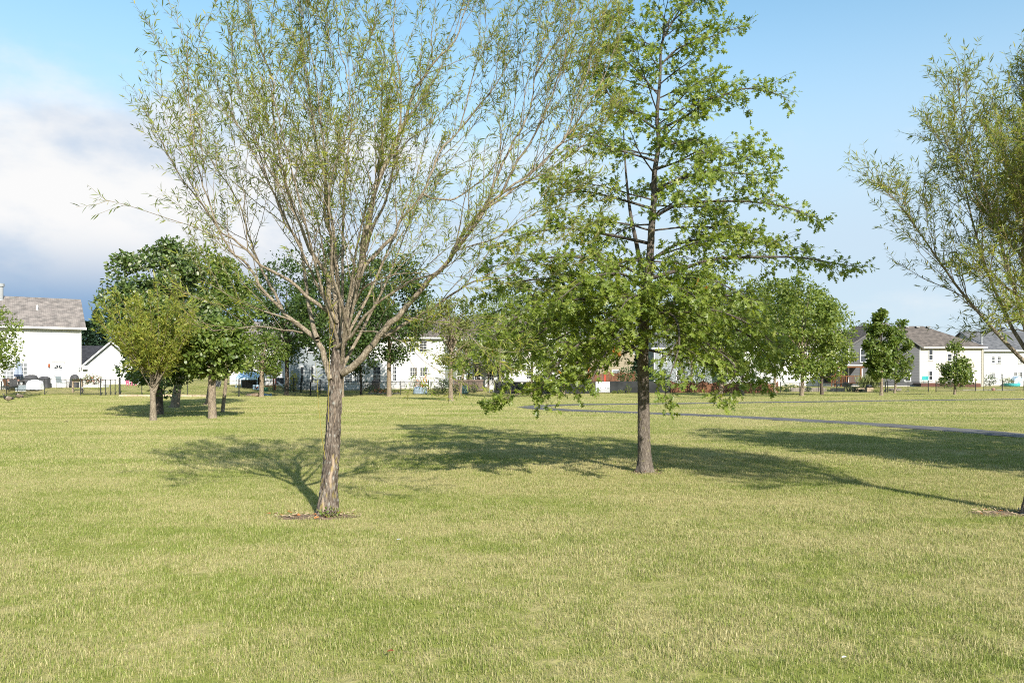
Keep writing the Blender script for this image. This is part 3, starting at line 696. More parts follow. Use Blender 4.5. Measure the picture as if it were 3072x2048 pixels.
def limb(pts, r0, r1, d0, d1, bow=0.0):
    """pts in photograph pixels -> rows x,y,z,r with depth going from d0 to d1"""
    n = len(pts); out = []
    for i, (x, y) in enumerate(pts):
        t = i / (n - 1); D = d0 + (d1 - d0) * t + bow * math.sin(math.pi * t)
        out.append((*wpt(x, y, D), 0.92 * r0 * (1 - t) ** 1.25 + r1 * 0.85))
    return out
def build_willow():
    f = full
    trunk = [(*wpt(x * 1.30612, y * 1.30612, d), r) for x, y, d, r in
             ((751, 1186, 0, .118), (754, 1140, 0, .108), (759, 1075, .01, .098), (764, 1010, .02, .090), (768, 930, .03, .086), (772, 860, .03, .083), (778, 805, .03, .080), (785, 765, .04, .070), (792, 730, .05, .058))]
    trunk[0] = (trunk[0][0], trunk[0][1], -0.03, trunk[0][3])
    Lb = []
    A = [c4(935, 800), c4(985, 650), c4(1030, 520), c4(1065, 400), c4(1095, 300), c4(1108, 190), c4(1112, 90), c4(1130, 0), c2(20, 1240), c2(70, 1050), c2(130, 930), c2(180, 810), c2(240, 660), c2(280, 520), c2(350, 440), c2(430, 330), c2(520, 240), c2(560, 120), c2(615, -40), c2(640, -220)]
    Lb.append(limb(A, .056, .005, .05, .5, 0.1))
    Lb.append(limb([c4(930, 800), c4(890, 720), c4(868, 600), c4(862, 500), c4(845, 350), c4(838, 200), c4(828, 0), c1(1160, 1250), c1(1165, 1050), c1(1120, 850), c1(1080, 600), c1(1040, 300), c1(1010, 0), c1(990, -300)], .042, .004, .05, 1.0, 0.2))
    Lb.append(limb([c4(880, 740), c4(835, 660), c4(815, 520), c4(800, 360), c4(720, 235), c4(655, 140), c4(600, 0), c1(960, 1170), c1(900, 900), c1(860, 700), c1(850, 450), c1(770, 250), c1(720, 60), c1(660, -140)], .034, .004, .03, -.5, -0.2))
    Lb.append(limb([c4(890, 760), c4(840, 690), c4(740, 620), c4(620, 530), c4(480, 400), c4(350, 330), c4(230, 270), c4(120, 160), c4(0, 40), c1(560, 1380), c1(470, 1160), c1(400, 900), c1(370, 600), c1(350, 350), c1(360, 180)], .026, .0035, .0, -.9, 0.0))
    D_ = [c4(835, 1250), c4(800, 1140), c4(755, 1000), c4(700, 890), c4(620, 830), c4(530, 760), c4(430, 680), c4(330, 560), c4(220, 440), c4(120, 260), c1(600, 1460), c1(480, 1250), c1(330, 1060), c1(240, 900), c1(130, 690), c1(100, 640)]
    Lb.append(limb(D_, .040, .0035, -.02, .4, 0.1))
    Lb.append(limb([c4(720, 900), c4(680, 790), c4(650, 650), c4(625, 450), c4(600, 250), c4(575, 90), c1(940, 1330), c1(870, 1150), c1(780, 900), c1(690, 640), c1(640, 450), c1(610, 280)], .030, .0035, 0, 1.1, 0.1))
    Lb.append(limb([c4(600, 825), c4(450, 700), c4(380, 560), c4(250, 330), c4(160, 100), c4(110, -60), c1(640, 1150), c1(500, 950), c1(450, 780), c1(420, 560)], .022, .003, .2, 1.6, 0.0))
    Lb.append(limb([c4(560, 765), c4(430, 720), c4(330, 690), c4(180, 640), c4(60, 590), (660, 870), (600, 840)], .013, .003, .1, -.5, 0.0))
    Lb.append(limb([c4(590, 850), c4(430, 830), c4(300, 800), c4(120, 800), c4(0, 810), (640, 992), (560, 965)], .010, .002, .1, -.7, 0.0))
    E = [c4(935, 1195), c4(1000, 1150), c4(1100, 1060), c4(1200, 940), c4(1290, 820), c4(1400, 710), c4(1500, 600), c4(1600, 490), c4(1680, 380), c4(1760, 320), c4(1850, 230), c4(1950, 80), c2(640, 1320), c2(720, 1200), c2(830, 1110), c2(930, 1050), c2(1080, 910), c2(1180, 780), c2(1230, 600), c2(1300, 420), c2(1330, 250), c2(1380, 80)]
    Lb.append(limb(E, .046, .0035, -.02, -.3, -0.15))
    Lb.append(limb([c4(1850, 230), c4(1930, 60), c2(700, 1200), c2(760, 1050), c2(830, 900), c2(900, 780), c2(960, 640), c2(990, 450), c2(1040, 250), c2(1060, 100), c2(1080, -60)], .022, .003, -.2, .5, 0.0))
    Lb.append(limb([c4(1270, 885), c4(1400, 810), c4(1550, 735), c4(1700, 640), c4(1850, 540), c4(2000, 430), c4(2140, 400), c4(2290, 385), (1600, 800), (1700, 760)], .024, .003, -.05, .5, 0.0))
    Lb.append(limb([c4(890, 970), c4(960, 920), c4(1015, 870), c4(1080, 760), c4(1180, 650), c4(1300, 550), c4(1430, 460), c4(1520, 400), c4(1740, 350), c4(1830, 250), c4(1900, 150), c2(760, 1400), c2(900, 1300), c2(1050, 1230), c2(1220, 1120)], .022, .003, -.07, -.8, -0.1))
    Lb.append(limb([c4(1040, 835), c4(1200, 840), c4(1350, 880), c4(1450, 930), c4(1600, 985), (1290, 1060)], .010, .002, -.2, -.9))
    Lb.append(limb([c4(1000, 890), c4(970, 800), c4(940, 650), c4(900, 520), c4(850, 380), c4(838, 200), c4(850, 60), c1(1190, 1100), c1(1260, 900), c1(1310, 650), c1(1290, 450), c1(1240, 200), c1(1230, -80), c1(1220, -300)], .019, .003, -.15, -1.1, -0.2))
    Lb.append(limb([c4(985, 760), c4(1040, 600), c4(1085, 490), c4(1160, 440), c4(1300, 370), c4(1450, 345), c4(1600, 345), c4(1720, 360), c4(1900, 330)], .018, .003, .1, -.6))
    Lb.append(limb([c4(1430, 710), c4(1600, 740), c4(1750, 765), c4(1900, 790), c4(2010, 860), c4(2110, 950), (1480, 1075)], .011, .002, -.1, -.6))
    Lb.append(limb([c4(1100, 310), c4(1200, 200), c4(1290, 100), c4(1380, 10), c2(200, 1290), c2(330, 1140), c2(400, 960), c2(450, 860), c2(540, 770), c2(600, 560), c2(640, 400), c2(680, 250), c2(720, 130)], .026, .003, .2, .9))
    Lb.append(limb([c4(1110, 190), c4(1140, 120), c4(1190, -40), c2(110, 1180), c2(160, 950), c2(200, 700), c2(190, 450), c2(160, 200), c2(170, -60), c2(180, -280)], .022, .003, .3, -.3))
    Lb.append(limb([c2(330, 1140), c2(480, 1180) , c2(640, 1090), c2(760, 960), c2(850, 700), c2(880, 520), c2(870, 420)], .012, .003, .5, 1.3))
    Lb.append(limb([c2(930, 1050), c2(1060, 930), c2(1180, 800), c2(1290, 640), c2(1380, 480), c2(1440, 330), c2(1480, 200)], .012, .003, -.2, .3))
    Lb.append(limb([c2(990, 450), c2(1080, 300), c2(1200, 150), c2(1270, 0), c2(1320, -140)], .010, .003, .3, .6))
    Lb.append(limb([c2(780, 1160), c2(860, 1000), c2(950, 850), c2(1040, 680), c2(1120, 480), c2(1170, 300), c2(1200, 120), c2(1220, -60)], .014, .003, -.2, -.8))
    Lb.append(limb([c2(700, 1230), c2(900, 1090), c2(1080, 1000), c2(1240, 880), c2(1380, 740), c2(1480, 600)], .013, .003, -.2, .6))
    Lb.append(limb([c2(540, 770), c2(650, 640), c2(760, 500), c2(840, 360), c2(880, 220)], .011, .003, .7, .2))
    extra = [(R(-70), R(52), 2.6, .024, 1.75), (R(-110), R(62), 3.1, .024, 1.9), (R(-45), R(60), 3.0, .020, 2.0), (R(75), R(48), 2.9, .026, 1.7), (R(105), R(60), 3.5, .028, 1.9), (R(45), R(62), 3.4, .022, 2.0), (R(135), R(55), 3.0, .022, 1.8),
             (R(-140), R(68), 3.2, .020, 2.05), (R(90), R(75), 4.0, .022, 2.0), (R(-85), R(76), 3.8, .020, 2.05)]
    T = grow_willow('willow_tree', 'open multi-stemmed willow with scarred bark in front of the lawn', trunk, Lb, extra, 5, 0.035, 300,
                    bark_scar=[(R(-72), R(-60), 0.34, 0.76, 0.20), (R(-92), R(-108), 0.02, 0.26, 0.16), (R(-80), R(-62), 1.05, 1.32, 0.08)])
    off = np.array(T.location)
    # water shoots on the trunk
    tb = TB(); lv = Leaves(); rs = np.random.RandomState(11)
    for pts, r in (([(976, 1376), (966, 1310), (958, 1240), (953, 1180), (950, 1120), (945, 1085)], .0045), ([(985, 1265), (986, 1180), (988, 1090), (990, 1000), (984, 930), (975, 860)], .0042), ([(990, 1030), (1005, 960), (985, 880), (978, 800)], .0036)):
        P = spline([wpt(x, y, -.13 - .02 * i) - off for i, (x, y) in enumerate(pts)], 0.05); tb.tube(P, np.linspace(r, .0015, len(P)), 5)
        n = 14; i = (rs.uniform(0.5, 1, n) * (len(P) - 2)).astype(int); tan = norm(P[i + 1] - P[i]); sd = norm(np.cross(tan, rs.normal(0, 1, (n, 3))))
        lv.add(P[i], norm(tan * .6 + sd), norm(rs.normal(0, .5, (n, 3)) + np.array((0, -.4, .8))), rs.uniform(.05, .1, n), rs.uniform(.5, 1, n))
    tb.build('water_shoot', M['willow_shoot'], T); o = link('shoot_leaves', leaves_mesh('shoot_leaves', LANCE, *lv.get()), M['willow_leaf'], T); o['kind'] = 'stuff'
    return T

def build_side_willow():
    D = GD(1545); bx = PX(3100, D); b = np.array((bx, D, 0.0))
    trunk = [(bx, D, -.03, .125), (bx + .03, D, .3, .11), (bx + .10, D + .02, .8, .10), (bx + .16, D + .03, 1.3, .095), (bx + .16, D + .05, 1.65, .08)]
    rs = np.random.RandomState(21); limbs = []
    def L_(x0, z0, pts, r):      # pts photograph pixels with depth offset
        q = [(bx + .14, D + .04, z0, r)] + [(*PT(x + 175, y, D + d), r * .8 * (1 - (i + 1) / len(pts)) + .0035) for i, (x, y, d) in enumerate(pts)]
        limbs.append(q)
    L_(0, 1.5, [(3060, 1010, -.1), (2990, 960, -.2), (2900, 900, -.3), (2830, 850, -.4), (2780, 800, -.5)], .030)
    L_(0, 1.6, [(3060, 900, .1), (2980, 780, .2), (2900, 650, .3), (2850, 520, .3), (2835, 400, .3)], .034)
    L_(0, 1.6, [(3080, 880, 0), (3010, 700, -.1), (2960, 520, -.2), (2930, 420, -.2), (2925, 380, -.2)], .032)
    L_(0, 1.6, [(3095, 800, .1), (3040, 600, .2), (3010, 400, .3), (3000, 250, .3), (3040, 90, .3)], .034)
    L_(0, 1.55, [(3070, 960, .4), (2990, 880, .8), (2900, 780, 1.0), (2830, 690, 1.2), (2800, 600, 1.3)], .028)
    L_(0, 1.5, [(3060, 1040, -.3), (2980, 1000, -.7), (2900, 970, -.9), (2850, 960, -1.0)], .020)
    L_(0, 1.6, [(3120, 850, -.4), (3060, 700, -.8), (3000, 560, -1.0), (2960, 470, -1.2)], .028)
    L_(0, 1.65, [(3150, 700, 0), (3150, 400, .1), (3130, 150, .2), (3110, -100, .3), (3100, -250, .3)], .040)
    L_(0, 1.5, [(3030, 1060, .2), (2960, 1010, .4), (2880, 990, .5), (2810, 980, .6)], .016)
    extra = [(R(a), R(e), l, .030, 1.6) for a, e, l in ((-60, 55, 3), (-15, 50, 3.2), (20, 55, 3.4), (60, 50, 3.2), (100, 58, 3.6), (135, 50, 3.0), (-110, 60, 3.2), (-140, 48, 2.6), (0, 70, 4), (160, 66, 3.8), (90, 74, 4.0))]
    grow_willow('willow_tree', 'dense leafy willow cut off by the edge of the photo', trunk, limbs, extra, 22, 0.027, 200, bark_scar=[(R(-90), R(-80), 0.2, 0.5, 0.2)], spacing=0.42, lenf=0.74, reach=1.05)

# ---------- the pin oak
OD = GD(1417.0)
def build_oak():
    rs = np.random.RandomState(8); bx = PX(1937, OD); T = thing('pin_oak_tree', 'conical pin oak with a straight trunk beside the willow', 'tree', (bx, OD, 0)); off = np.array((bx, OD, 0.0))
    f = lambda x, y, d=0: PT(x * 1.30612, y * 1.30612, OD + d) - off
    ctrl = [(*f(1481, 1090), .138), (*f(1481, 1060), .118), (*f(1479, 1000), .106), (*f(1478, 900), .098), (*f(1477, 800), .092), (*f(1484, 700), .080), (*f(1492, 600), .066), (*f(1497, 520), .058)]
    ctrl[0] = (ctrl[0][0], ctrl[0][1], -0.03, ctrl[0][3])
    bark_trunk('trunk', ctrl, M['oak_bark'], T, seg=36, amp=0.006, flare=0.055, seed=3, fr=1.5)
    lead = spline([(*f(1496, 530), .058), (*f(1502, 460), .050), (*f(1503, 400), .043), (*f(1513, 330), .037), (*f(1509, 270), .032), (*f(1516, 180), .025), (*f(1520, 100), .020), (*f(1545, 50), .014), (*f(1575, 5), .009), (*f(1610, -20), .006)], 0.10)
    tb = TB(); tb.tube(lead[:, :3], lead[:, 3], 10); tb.build('leader', M['oak_limb_bark'], T)
    lead2 = spline([(*f(1480, 660, .1), .045), (*f(1462, 560, .15), .036), (*f(1448, 490, .2), .028), (*f(1438, 400, .3), .018), (*f(1432, 300, .35), .009)], 0.10)
    tb = TB(); tb.tube(lead2[:, :3], lead2[:, 3], 8); tb.build('leader', M['oak_limb_bark'], T)
    B = []
    def br(pts, r=.026):
        B.append(spline([(*p, r * (1 - i / (len(pts) - 1)) + .004) for i, p in enumerate(pts)], 0.10))
    # right hand silhouette
    br([f(1490, 640), f(1560, 620, -.1), f(1640, 595, -.2), f(1740, 590, -.2), f(1840, 592, -.3), f(1920, 605, -.3), f(1978, 615, -.3)], .032)
    br([f(1492, 600, 0), f(1560, 560, .3), f(1660, 545, .4), f(1760, 560, .5), f(1850, 580, .6)], .026)
    br([f(1499, 500), f(1560, 470, 0), f(1650, 462, 0), f(1740, 465, .1), f(1820, 480, .1), f(1885, 512, .1)], .026)
    br([f(1502, 440), f(1560, 410, .2), f(1640, 395, .3), f(1710, 400, .3), f(1780, 404, .3)], .022)
    br([f(1511, 300), f(1560, 275, 0), f(1630, 235, 0), f(1700, 205, 0), f(1760, 210, 0), f(1808, 226, 0)], .020)
    br([f(1514, 250), f(1540, 250, -.2), f(1590, 200, -.3), f(1640, 170, -.3)], .014)
    br([f(1517, 150), f(1560, 110, 0), f(1620, 90, 0), f(1660, 75, 0), f(1704, 62, 0)], .013)
    br([f(1518, 110), f(1530, 60, .1), f(1560, 20, .1), f(1600, 0, .1), f(1635, 10, .1)], .010)
    br([f(1509, 330), f(1550, 330, .3), f(1600, 320, .4), f(1630, 340, .5)], .014)
    br([f(1506, 390), f(1560, 370, -.4), f(1610, 345, -.6), f(1620, 370, -.8)], .014)
    # left hand side, partly behind the willow
    br([f(1510, 300), f(1470, 270, 0), f(1420, 240, .2), f(1390, 200, .3), f(1370, 120, .3), f(1400, 40, .3)], .016)
    br([f(1513, 220), f(1480, 180, .1), f(1450, 150, .1), f(1420, 120, .1), f(1415, 30, .2)], .012)
    br([f(1506, 370), f(1440, 350, -.2), f(1370, 330, -.3), f(1310, 345, -.3)], .018)
    br([f(1500, 480), f(1430, 460, .1), f(1340, 440, .2), f(1260, 450, .3)], .022)
    br([f(1495, 560), f(1400, 540, .1), f(1290, 525, .2), f(1200, 540, .2), f(1140, 560, .2)], .026)
    br([f(1490, 640), f(1400, 600, -.3), f(1300, 590, -.6), f(1200, 600, -.8), f(1120, 615, -1)], .026)
    br([f(1486, 690), f(1400, 660, .3), f(1300, 660, .6), f(1200, 690, .9), f(1130, 720, 1.1)], .026)
    # drooping skirt
    br([f(1478, 800), f(1400, 800, -.4), f(1330, 830, -.8), f(1260, 870, -1.1), f(1200, 900, -1.2), f(1140, 925, -1.2)], .022)
    br([f(1477, 780), f(1400, 770, -.9), f(1330, 790, -1.4), f(1270, 850, -1.7), f(1240, 920, -1.8)], .022)
    br([f(1480, 740), f(1390, 720, -.2), f(1280, 730, -.4), f(1180, 770, -.6), f(1110, 810, -.7), f(1070, 830, -.8)], .026)
    br([f(1482, 720), f(1400, 690, -.8), f(1300, 690, -1.5), f(1200, 720, -1.8), f(1130, 780, -2.0)], .026)
    br([f(1480, 745), f(1510, 720, -1.0), f(1550, 730, -1.7), f(1560, 790, -2.1), f(1540, 860, -2.3), f(1525, 915, -2.3)], .024)
    br([f(1480, 735), f(1560, 710, -.5), f(1650, 715, -.9), f(1730, 750, -1.1), f(1790, 800, -1.2)], .026)
    br([f(1482, 720), f(1580, 690, .3), f(1690, 690, .5), f(1730, 730, .6), f(1760, 790, .7)], .026)
    br([f(1480, 760), f(1560, 760, -.6), f(1640, 800, -1.0), f(1690, 850, -1.2), f(1650, 910, -1.3)], .022)
    br([f(1479, 770), f(1580, 780, .5), f(1680, 820, .8), f(1740, 870, 1.0), f(1770, 880, 1.0)], .020)
    br([f(1482, 710), f(1470, 680, -1.2), f(1440, 690, -2.0), f(1410, 740, -2.5)], .024)
    br([f(1484, 700), f(1520, 660, -1.2), f(1570, 665, -2.0), f(1620, 700, -2.5)], .024)
    br([f(1486, 680), f(1560, 640, -1.0), f(1650, 650, -1.7), f(1720, 690, -2.0)], .024)
    br([f(1487, 670), f(1430, 630, -1.2), f(1350, 640, -2.0), f(1280, 690, -2.4)], .024)
    br([f(1480, 750), f(1420, 740, .4), f(1340, 750, .8), f(1260, 790, 1.1), f(1190, 830, 1.2)], .022)
    br([f(1479, 790), f(1420, 800, .5), f(1350, 830, .8), f(1300, 880, .9)], .018)
    br([f(1484, 700), f(1380, 660, 0), f(1280, 640, 0), f(1180, 650, 0), f(1090, 690, 0)], .024)
    br([f(1484, 705), f(1410, 680, -.5), f(1330, 700, -1.0), f(1260, 750, -1.2), f(1200, 800, -1.3), f(1170, 850, -1.3)], .022)
    br([f(1479, 765), f(1450, 770, -1.0), f(1400, 800, -1.6), f(1370, 850, -1.8), f(1350, 890, -1.9)], .020)
    br([f(1480, 745), f(1600, 740, 0), f(1700, 760, 0), f(1750, 800, 0), f(1780, 850, 0)], .022)
    br([f(1482, 715), f(1620, 680, -.3), f(1720, 690, -.5), f(1740, 740, -.6), f(1770, 790, -.7)], .022)
    # procedural whorls front and back
    hs = np.linspace(2.25, 7.6, 40)
    for i, h in enumerate(hs):
        az = i * 2.4 + rs.uniform(-.3, .3); t = (h - 2.2) / 5.9; ln = (2.1 * max(0, 1 - t) ** 0.6 + 0.35) * rs.uniform(.75, 1.15)
        if h < 3.6: ln *= 0.72
        k = int(np.argmin(np.abs(np.vstack((np.array(ctrl)[:, :3], lead[:, :3]))[:, 2] - h))); p0 = np.vstack((np.array(ctrl)[:, :3], lead[:, :3]))[k]
        el = R(-6 + 46 * t); d = np.array((math.cos(az) * math.cos(el), math.sin(az) * math.cos(el), math.sin(el)))
        P = curve_branch(rs, p0, d, ln, 10, up=-0.55 + 0.7 * t, wob=0.16)
        B.append(np.column_stack((P, np.linspace(.010 + .010 * (1 - t), .003, len(P)))))
    tw = TB(); lv = Leaves()
    def cluster(p, d, n):
        sd = norm(np.cross(np.tile(d, (n, 1)), rs.normal(0, 1, (n, 3)))); a = rs.uniform(.3, 1.3, n)[:, None]
        ax = norm(d * np.cos(a) + sd * np.sin(a) + np.array((0, 0, -.28))); nm = norm(rs.normal(0, .5, (n, 3)) + np.array((0.2, -.60, .75)))
        pp = p + ax * rs.uniform(.0, .05, (n, 1)) + d * rs.uniform(-.10, .02, (n, 1))
        lv.add(pp, ax, nm, rs.uniform(.065, .125, n), np.clip(rs.beta(2, 2.2, n) * .97 + (rs.rand(n) > .997) * .5, 0, 1))
    for P in B:
        tb = TB(); tb.tube(P[:, :3], P[:, 3], 7); tb.build('limb', M['oak_limb_bark'], T)
        pts = P[:, :3]; seg = np.linalg.norm(np.diff(pts, axis=0), axis=1); cum = np.concatenate(([0], np.cumsum(seg))); tot = cum[-1]; s = 0.16 * tot; sgn = 1
        while s < tot:
            i = max(1, min(int(np.searchsorted(cum, s)), len(pts) - 2)); fr = s / tot; tan = norm(pts[i + 1] - pts[i - 1]); p = pts[i]
            lat = norm(np.cross(tan, (0, 0, 1))) * sgn; sgn = -sgn
            d = norm(tan * 0.75 + lat * rs.uniform(.35, .8) + np.array((0, 0, rs.uniform(-.25, .35)))); ln = (0.20 + 0.26 * min(tot, 3) * (1 - fr) ** .8) * rs.uniform(.6, 1.2)
            Q = curve_branch(rs, p, d, ln, 5, up=-0.12, wob=.25); tw.tube(Q, np.linspace(.0055 * min(1, ln + .3), .002, 6), 4)
            m = max(1, int(ln / 0.080))
            for tt in np.append(rs.uniform(.15, 1, m) * 4.99, 4.99):
                k = int(tt); q = Q[k] + (Q[k + 1] - Q[k]) * (tt - k); tn = norm(Q[k + 1] - Q[k]); dd = norm(tn + rs.normal(0, .6, 3)); e = q + dd * rs.uniform(.05, .16)
                tw.tube(np.array((q, (q + e) / 2, e)), (.0024, .002, .0014), 3); cluster(e, dd, rs.randint(2, 6))
            s += rs.uniform(.07, .13) * (1.12 if p[2] > 3.3 else 1.05)
        cluster(pts[-1], norm(pts[-1] - pts[-3]), 6)
    o = tw.build('twig', M['oak_twig'], T); o['kind'] = 'stuff'
    a = lv.get()
    foliage(T, OAKLEAF, M['oak_leaf'], *a, single=300)
    return T

# ---------- park and garden trees
def crown_tree(name, label, base, h, trunk_h, rx, ry, shape, n, lsize, leafmat, seed, tr=0.14, bark='park_bark', tmpl=DIAMOND, clumps=60, stems=1, lean=0.0, cz=None, gap=0.0, cat='tree', group=None, limbs=14, spread=0.62, clump_r=0.24, droop=0.0):
    rs = np.random.RandomState(seed); base = np.asarray(base, float); T = thing(name, label, cat, tuple(base), group=group)
    ch = h - trunk_h; top = np.array((lean * h, 0, 0))
    def prof(u):    # radius factor by height fraction in the crown
        if shape == 'round': return math.sqrt(max(0, 1 - (2 * u - 0.95) ** 2 / 1.1)) 
        if shape == 'egg': return math.sin(math.pi * min(1, (u * 0.86 + 0.10))) ** 0.7
        if shape == 'cone': return (1 - u) ** 0.8 * min(1, 0.35 + u * 6)
        if shape == 'vase': return min(1, 0.28 + 1.35 * u) * math.sqrt(max(0, 1 - max(0, (u - 0.55) / 0.46) ** 2))
        if shape == 'oval': return math.sin(math.pi * min(1, u * 0.92 + 0.06)) ** 0.55
        return 1
    C = []; tries = 0
    while len(C) < clumps and tries < 9000:
        tries += 1; u = rs.rand(); a = rs.uniform(0, 2 * math.pi); k = rs.uniform(0, 1) ** (1 - spread)
        if rs.rand() > prof(u) ** 1.3 + 0.08: continue
        r = prof(u) * k * 0.88; p = np.array((rx * r * math.cos(a), ry * r * math.sin(a), trunk_h + u * ch * 0.96)) + top * (u * 0.6 + .4)
        if noise.noise(Vector(p * 0.9) + Vector((seed, 0, 0))) < -0.35 + gap: continue
        C.append((p, k))
    P, A, Nn, Z, Rn = [], [], [], [], []
    per = max(4, n // max(1, len(C))); cr = clump_r * min(rx, ry, ch * 0.6)
    for p, k in C:
        m = int(per * rs.uniform(.6, 1.4)); rr = cr * rs.uniform(.7, 1.35)
        d = norm(rs.normal(0, 1, (m, 3))); rad = rr * rs.uniform(.25, 1, (m, 1)) ** .6
        q = p + d * rad * np.array((1, 1, .72)); q[:, 2] = np.maximum(q[:, 2], 0.12 if trunk_h < .5 else trunk_h - 0.55 * cr)
        o = norm(np.array((p[0] - top[0], p[1], (p[2] - trunk_h - ch * .45))) + 1e-3)
        P.append(q); A.append(norm(d * .7 + rs.normal(0, .7, (m, 3)) + np.array((0, 0, -droop)))); Nn.append(norm(d * .6 + o * .35 + rs.normal(0, .55, (m, 3)) + np.array((0, 0, .45))))
        Z.append(lsize * rs.uniform(.65, 1.3, m)); Rn.append(np.clip(rs.rand(m) * .85 + rs.uniform(-.05, .2), 0, 1))
    # trunk, limbs
    if tr > 0:
        for s in range(stems):
            a0 = s * 2.2 + rs.rand(); of = np.array((math.cos(a0), math.sin(a0), 0)) * (0.0 if stems == 1 else tr * 0.9)
            tz = [-.05, .05, trunk_h * .5, trunk_h, trunk_h + ch * .30, trunk_h + ch * .62]
            ctrl = [(of[0] * (1 + 2 * z / h) + lean * h * z / h + rs.normal(0, .02), of[1] * (1 + 2 * z / h), z, tr * f) for z, f in zip(tz, (1.35, 1.05, .88, .78, .42, .16))]
            Q = spline(ctrl, .15); b = TB(); b.tube(Q[:, :3], Q[:, 3], 10); b.build('trunk', M[bark], T)
        lb = TB()
        idx = rs.permutation(len(C))[:limbs]
        for i in idx:
            p, k = C[i]; z0 = trunk_h * rs.uniform(.85, 1.0) + max(0, (p[2] - trunk_h) * .35); s0 = np.array((lean * z0, 0, z0)); md = (s0 + p) / 2 + np.array((0, 0, .12 * ch * rs.uniform(-.3, .6)))
            Q = spline(np.array((s0, md, p)), .25); lb.tube(Q, np.linspace(tr * .34, tr * .06, len(Q)), 5)
        o = lb.build('limbs', M[bark], T); o['kind'] = 'stuff'
    o = link('crown', leaves_mesh('crown', tmpl, np.vstack(P), np.vstack(A), np.vstack(Nn), np.concatenate(Z), np.concatenate(Rn)), M[leafmat], T); o['kind'] = 'stuff'
    return T
def gpos(px, py=None, D=None):
    if D is None: return gsolve(px, py)
    x = PX(px, D); return (x, D, float(ground_z(x, D)))
def ptree(name, label, px, py, top, low, half, shape, n, lsize, leafmat, seed, D=None, cx=None, **kw):
    """tree from its photograph rows: base py, crown top, crown underside, crown half width (all pixels)"""
    b = gpos(px, py, D); s = b[1] / FPX
    h = PZ(top, b[1]) - b[2]; th = PZ(low, b[1]) - b[2]
    lean = 0.0 if cx is None else (cx - px) * s / h
    return crown_tree(name, label, b, h, th, half * s, half * s * 0.95, shape, n, lsize, leafmat, seed, lean=lean, **kw)

def gold_willow():
    """small upright golden willow: fan of thin stems from a forked trunk"""
    rs = np.random.RandomState(4); D = GD(1262); s = D / FPX; b = np.array((PX(460, D), D, 0.0)); T = thing('willow_tree', 'small golden willow standing before the dark tree group', 'tree', tuple(b))
    fp = lambda x, y, d=0: np.array((PX(x, D + d), D + d, PZ(y, D + d))) - b
    for pts, r in (([(460, 1264), (459, 1215), (458, 1175), (455, 1165)], .115), ([(462, 1180), (472, 1150), (480, 1120), (490, 1080)], .06)):
        q = [(*fp(x, y), r * (1.15 if i == 0 else 1 - .12 * i)) for i, (x, y) in enumerate(pts)]
        q[0] = (q[0][0], q[0][1], -.03 if r > .1 else q[0][2], q[0][3]); Q = spline(q, .1); t = TB(); t.tube(Q[:, :3], Q[:, 3], 10); t.build('trunk', M['willow_limb_bark'], T)
    st = TB(); tw = TB(); lv = Leaves()
    for i in range(40):
        az = rs.uniform(0, 6.283); e = rs.uniform(.10, 1.15); ln = rs.uniform(2.6, 3.75) * (1 - .18 * e); d = np.array((math.cos(az) * e * .8, math.sin(az) * e * .8, 1.0))
        P = curve_branch(rs, (rs.normal(0, .05), rs.normal(0, .05), rs.uniform(1.0, 1.5)), d, ln, 9, up=.1, wob=.16); st.tube(P, np.linspace(.024, .004, 10), 5)
        for t in rs.uniform(2.0, 8.9, 34):
            k = int(t); q = P[k] + (P[k+1] - P[k]) * (t - k); dd = norm(norm(P[k+1] - P[k]) + rs.normal(0, .45, 3)); B = curve_branch(rs, q, dd, rs.uniform(.25, .6), 3, wob=.2); tw.tube(B, (.005, .004, .003, .002), 3)
            m = 12; tt = rs.uniform(.1, 2.99, m); kk = tt.astype(int); p = B[kk] + (B[kk+1] - B[kk]) * (tt - kk)[:, None]
            lv.add(p, norm(dd + rs.normal(0, .7, (m, 3))), norm(rs.normal(0, .6, (m, 3)) + np.array((0, -.3, .8))), rs.uniform(.10, .19, m), rs.rand(m))
    o = st.build('stem', M['willow_limb_bark'], T); o['kind'] = 'stuff'; o = tw.build('twig', M['willow_twig'], T); o['kind'] = 'stuff'
    o = link('crown', leaves_mesh('crown', LANCE, *lv.get(), width=np.full(len(lv.get()[0]), 1.5)), M['gold_willow_leaf'], T); o['kind'] = 'stuff'

def conifer(label, base, h, r, seed, n=3200, group=None):
    rs = np.random.RandomState(seed); T = thing('spruce_tree', label, 'tree', tuple(base), group=group)
    tb = TB(); tb.tube(np.array(((0, 0, -.05), (0, 0, h * .5), (0, 0, h * .98))), (h * .018, h * .01, .01), 7); tb.build('trunk', M['dark_bark'], T)
    u = rs.rand(n) ** .8; lay = np.round(u * 16) / 16 + rs.normal(0, .012, n); a = rs.uniform(0, 6.283, n); k = rs.uniform(.15, 1, n) ** .6
    lob = 1 + .22 * np.sin(a * 5 + lay * 40); rr = r * (1 - lay) ** .9 * k * lob
    p = np.column_stack((rr * np.cos(a), rr * np.sin(a), h * .06 + lay * h * .94 - rr * .22))
    ax = norm(np.column_stack((np.cos(a), np.sin(a), rs.uniform(-.4, .5, n))) + rs.normal(0, .3, (n, 3)))
    o = link('crown', leaves_mesh('crown', DIAMOND, p, ax, norm(rs.normal(0, .5, (n, 3)) + np.array((0, 0, 1))), rs.uniform(.3, .6, n) * r / 2.2, rs.rand(n)), M['conifer_needle'], T); o['kind'] = 'stuff'

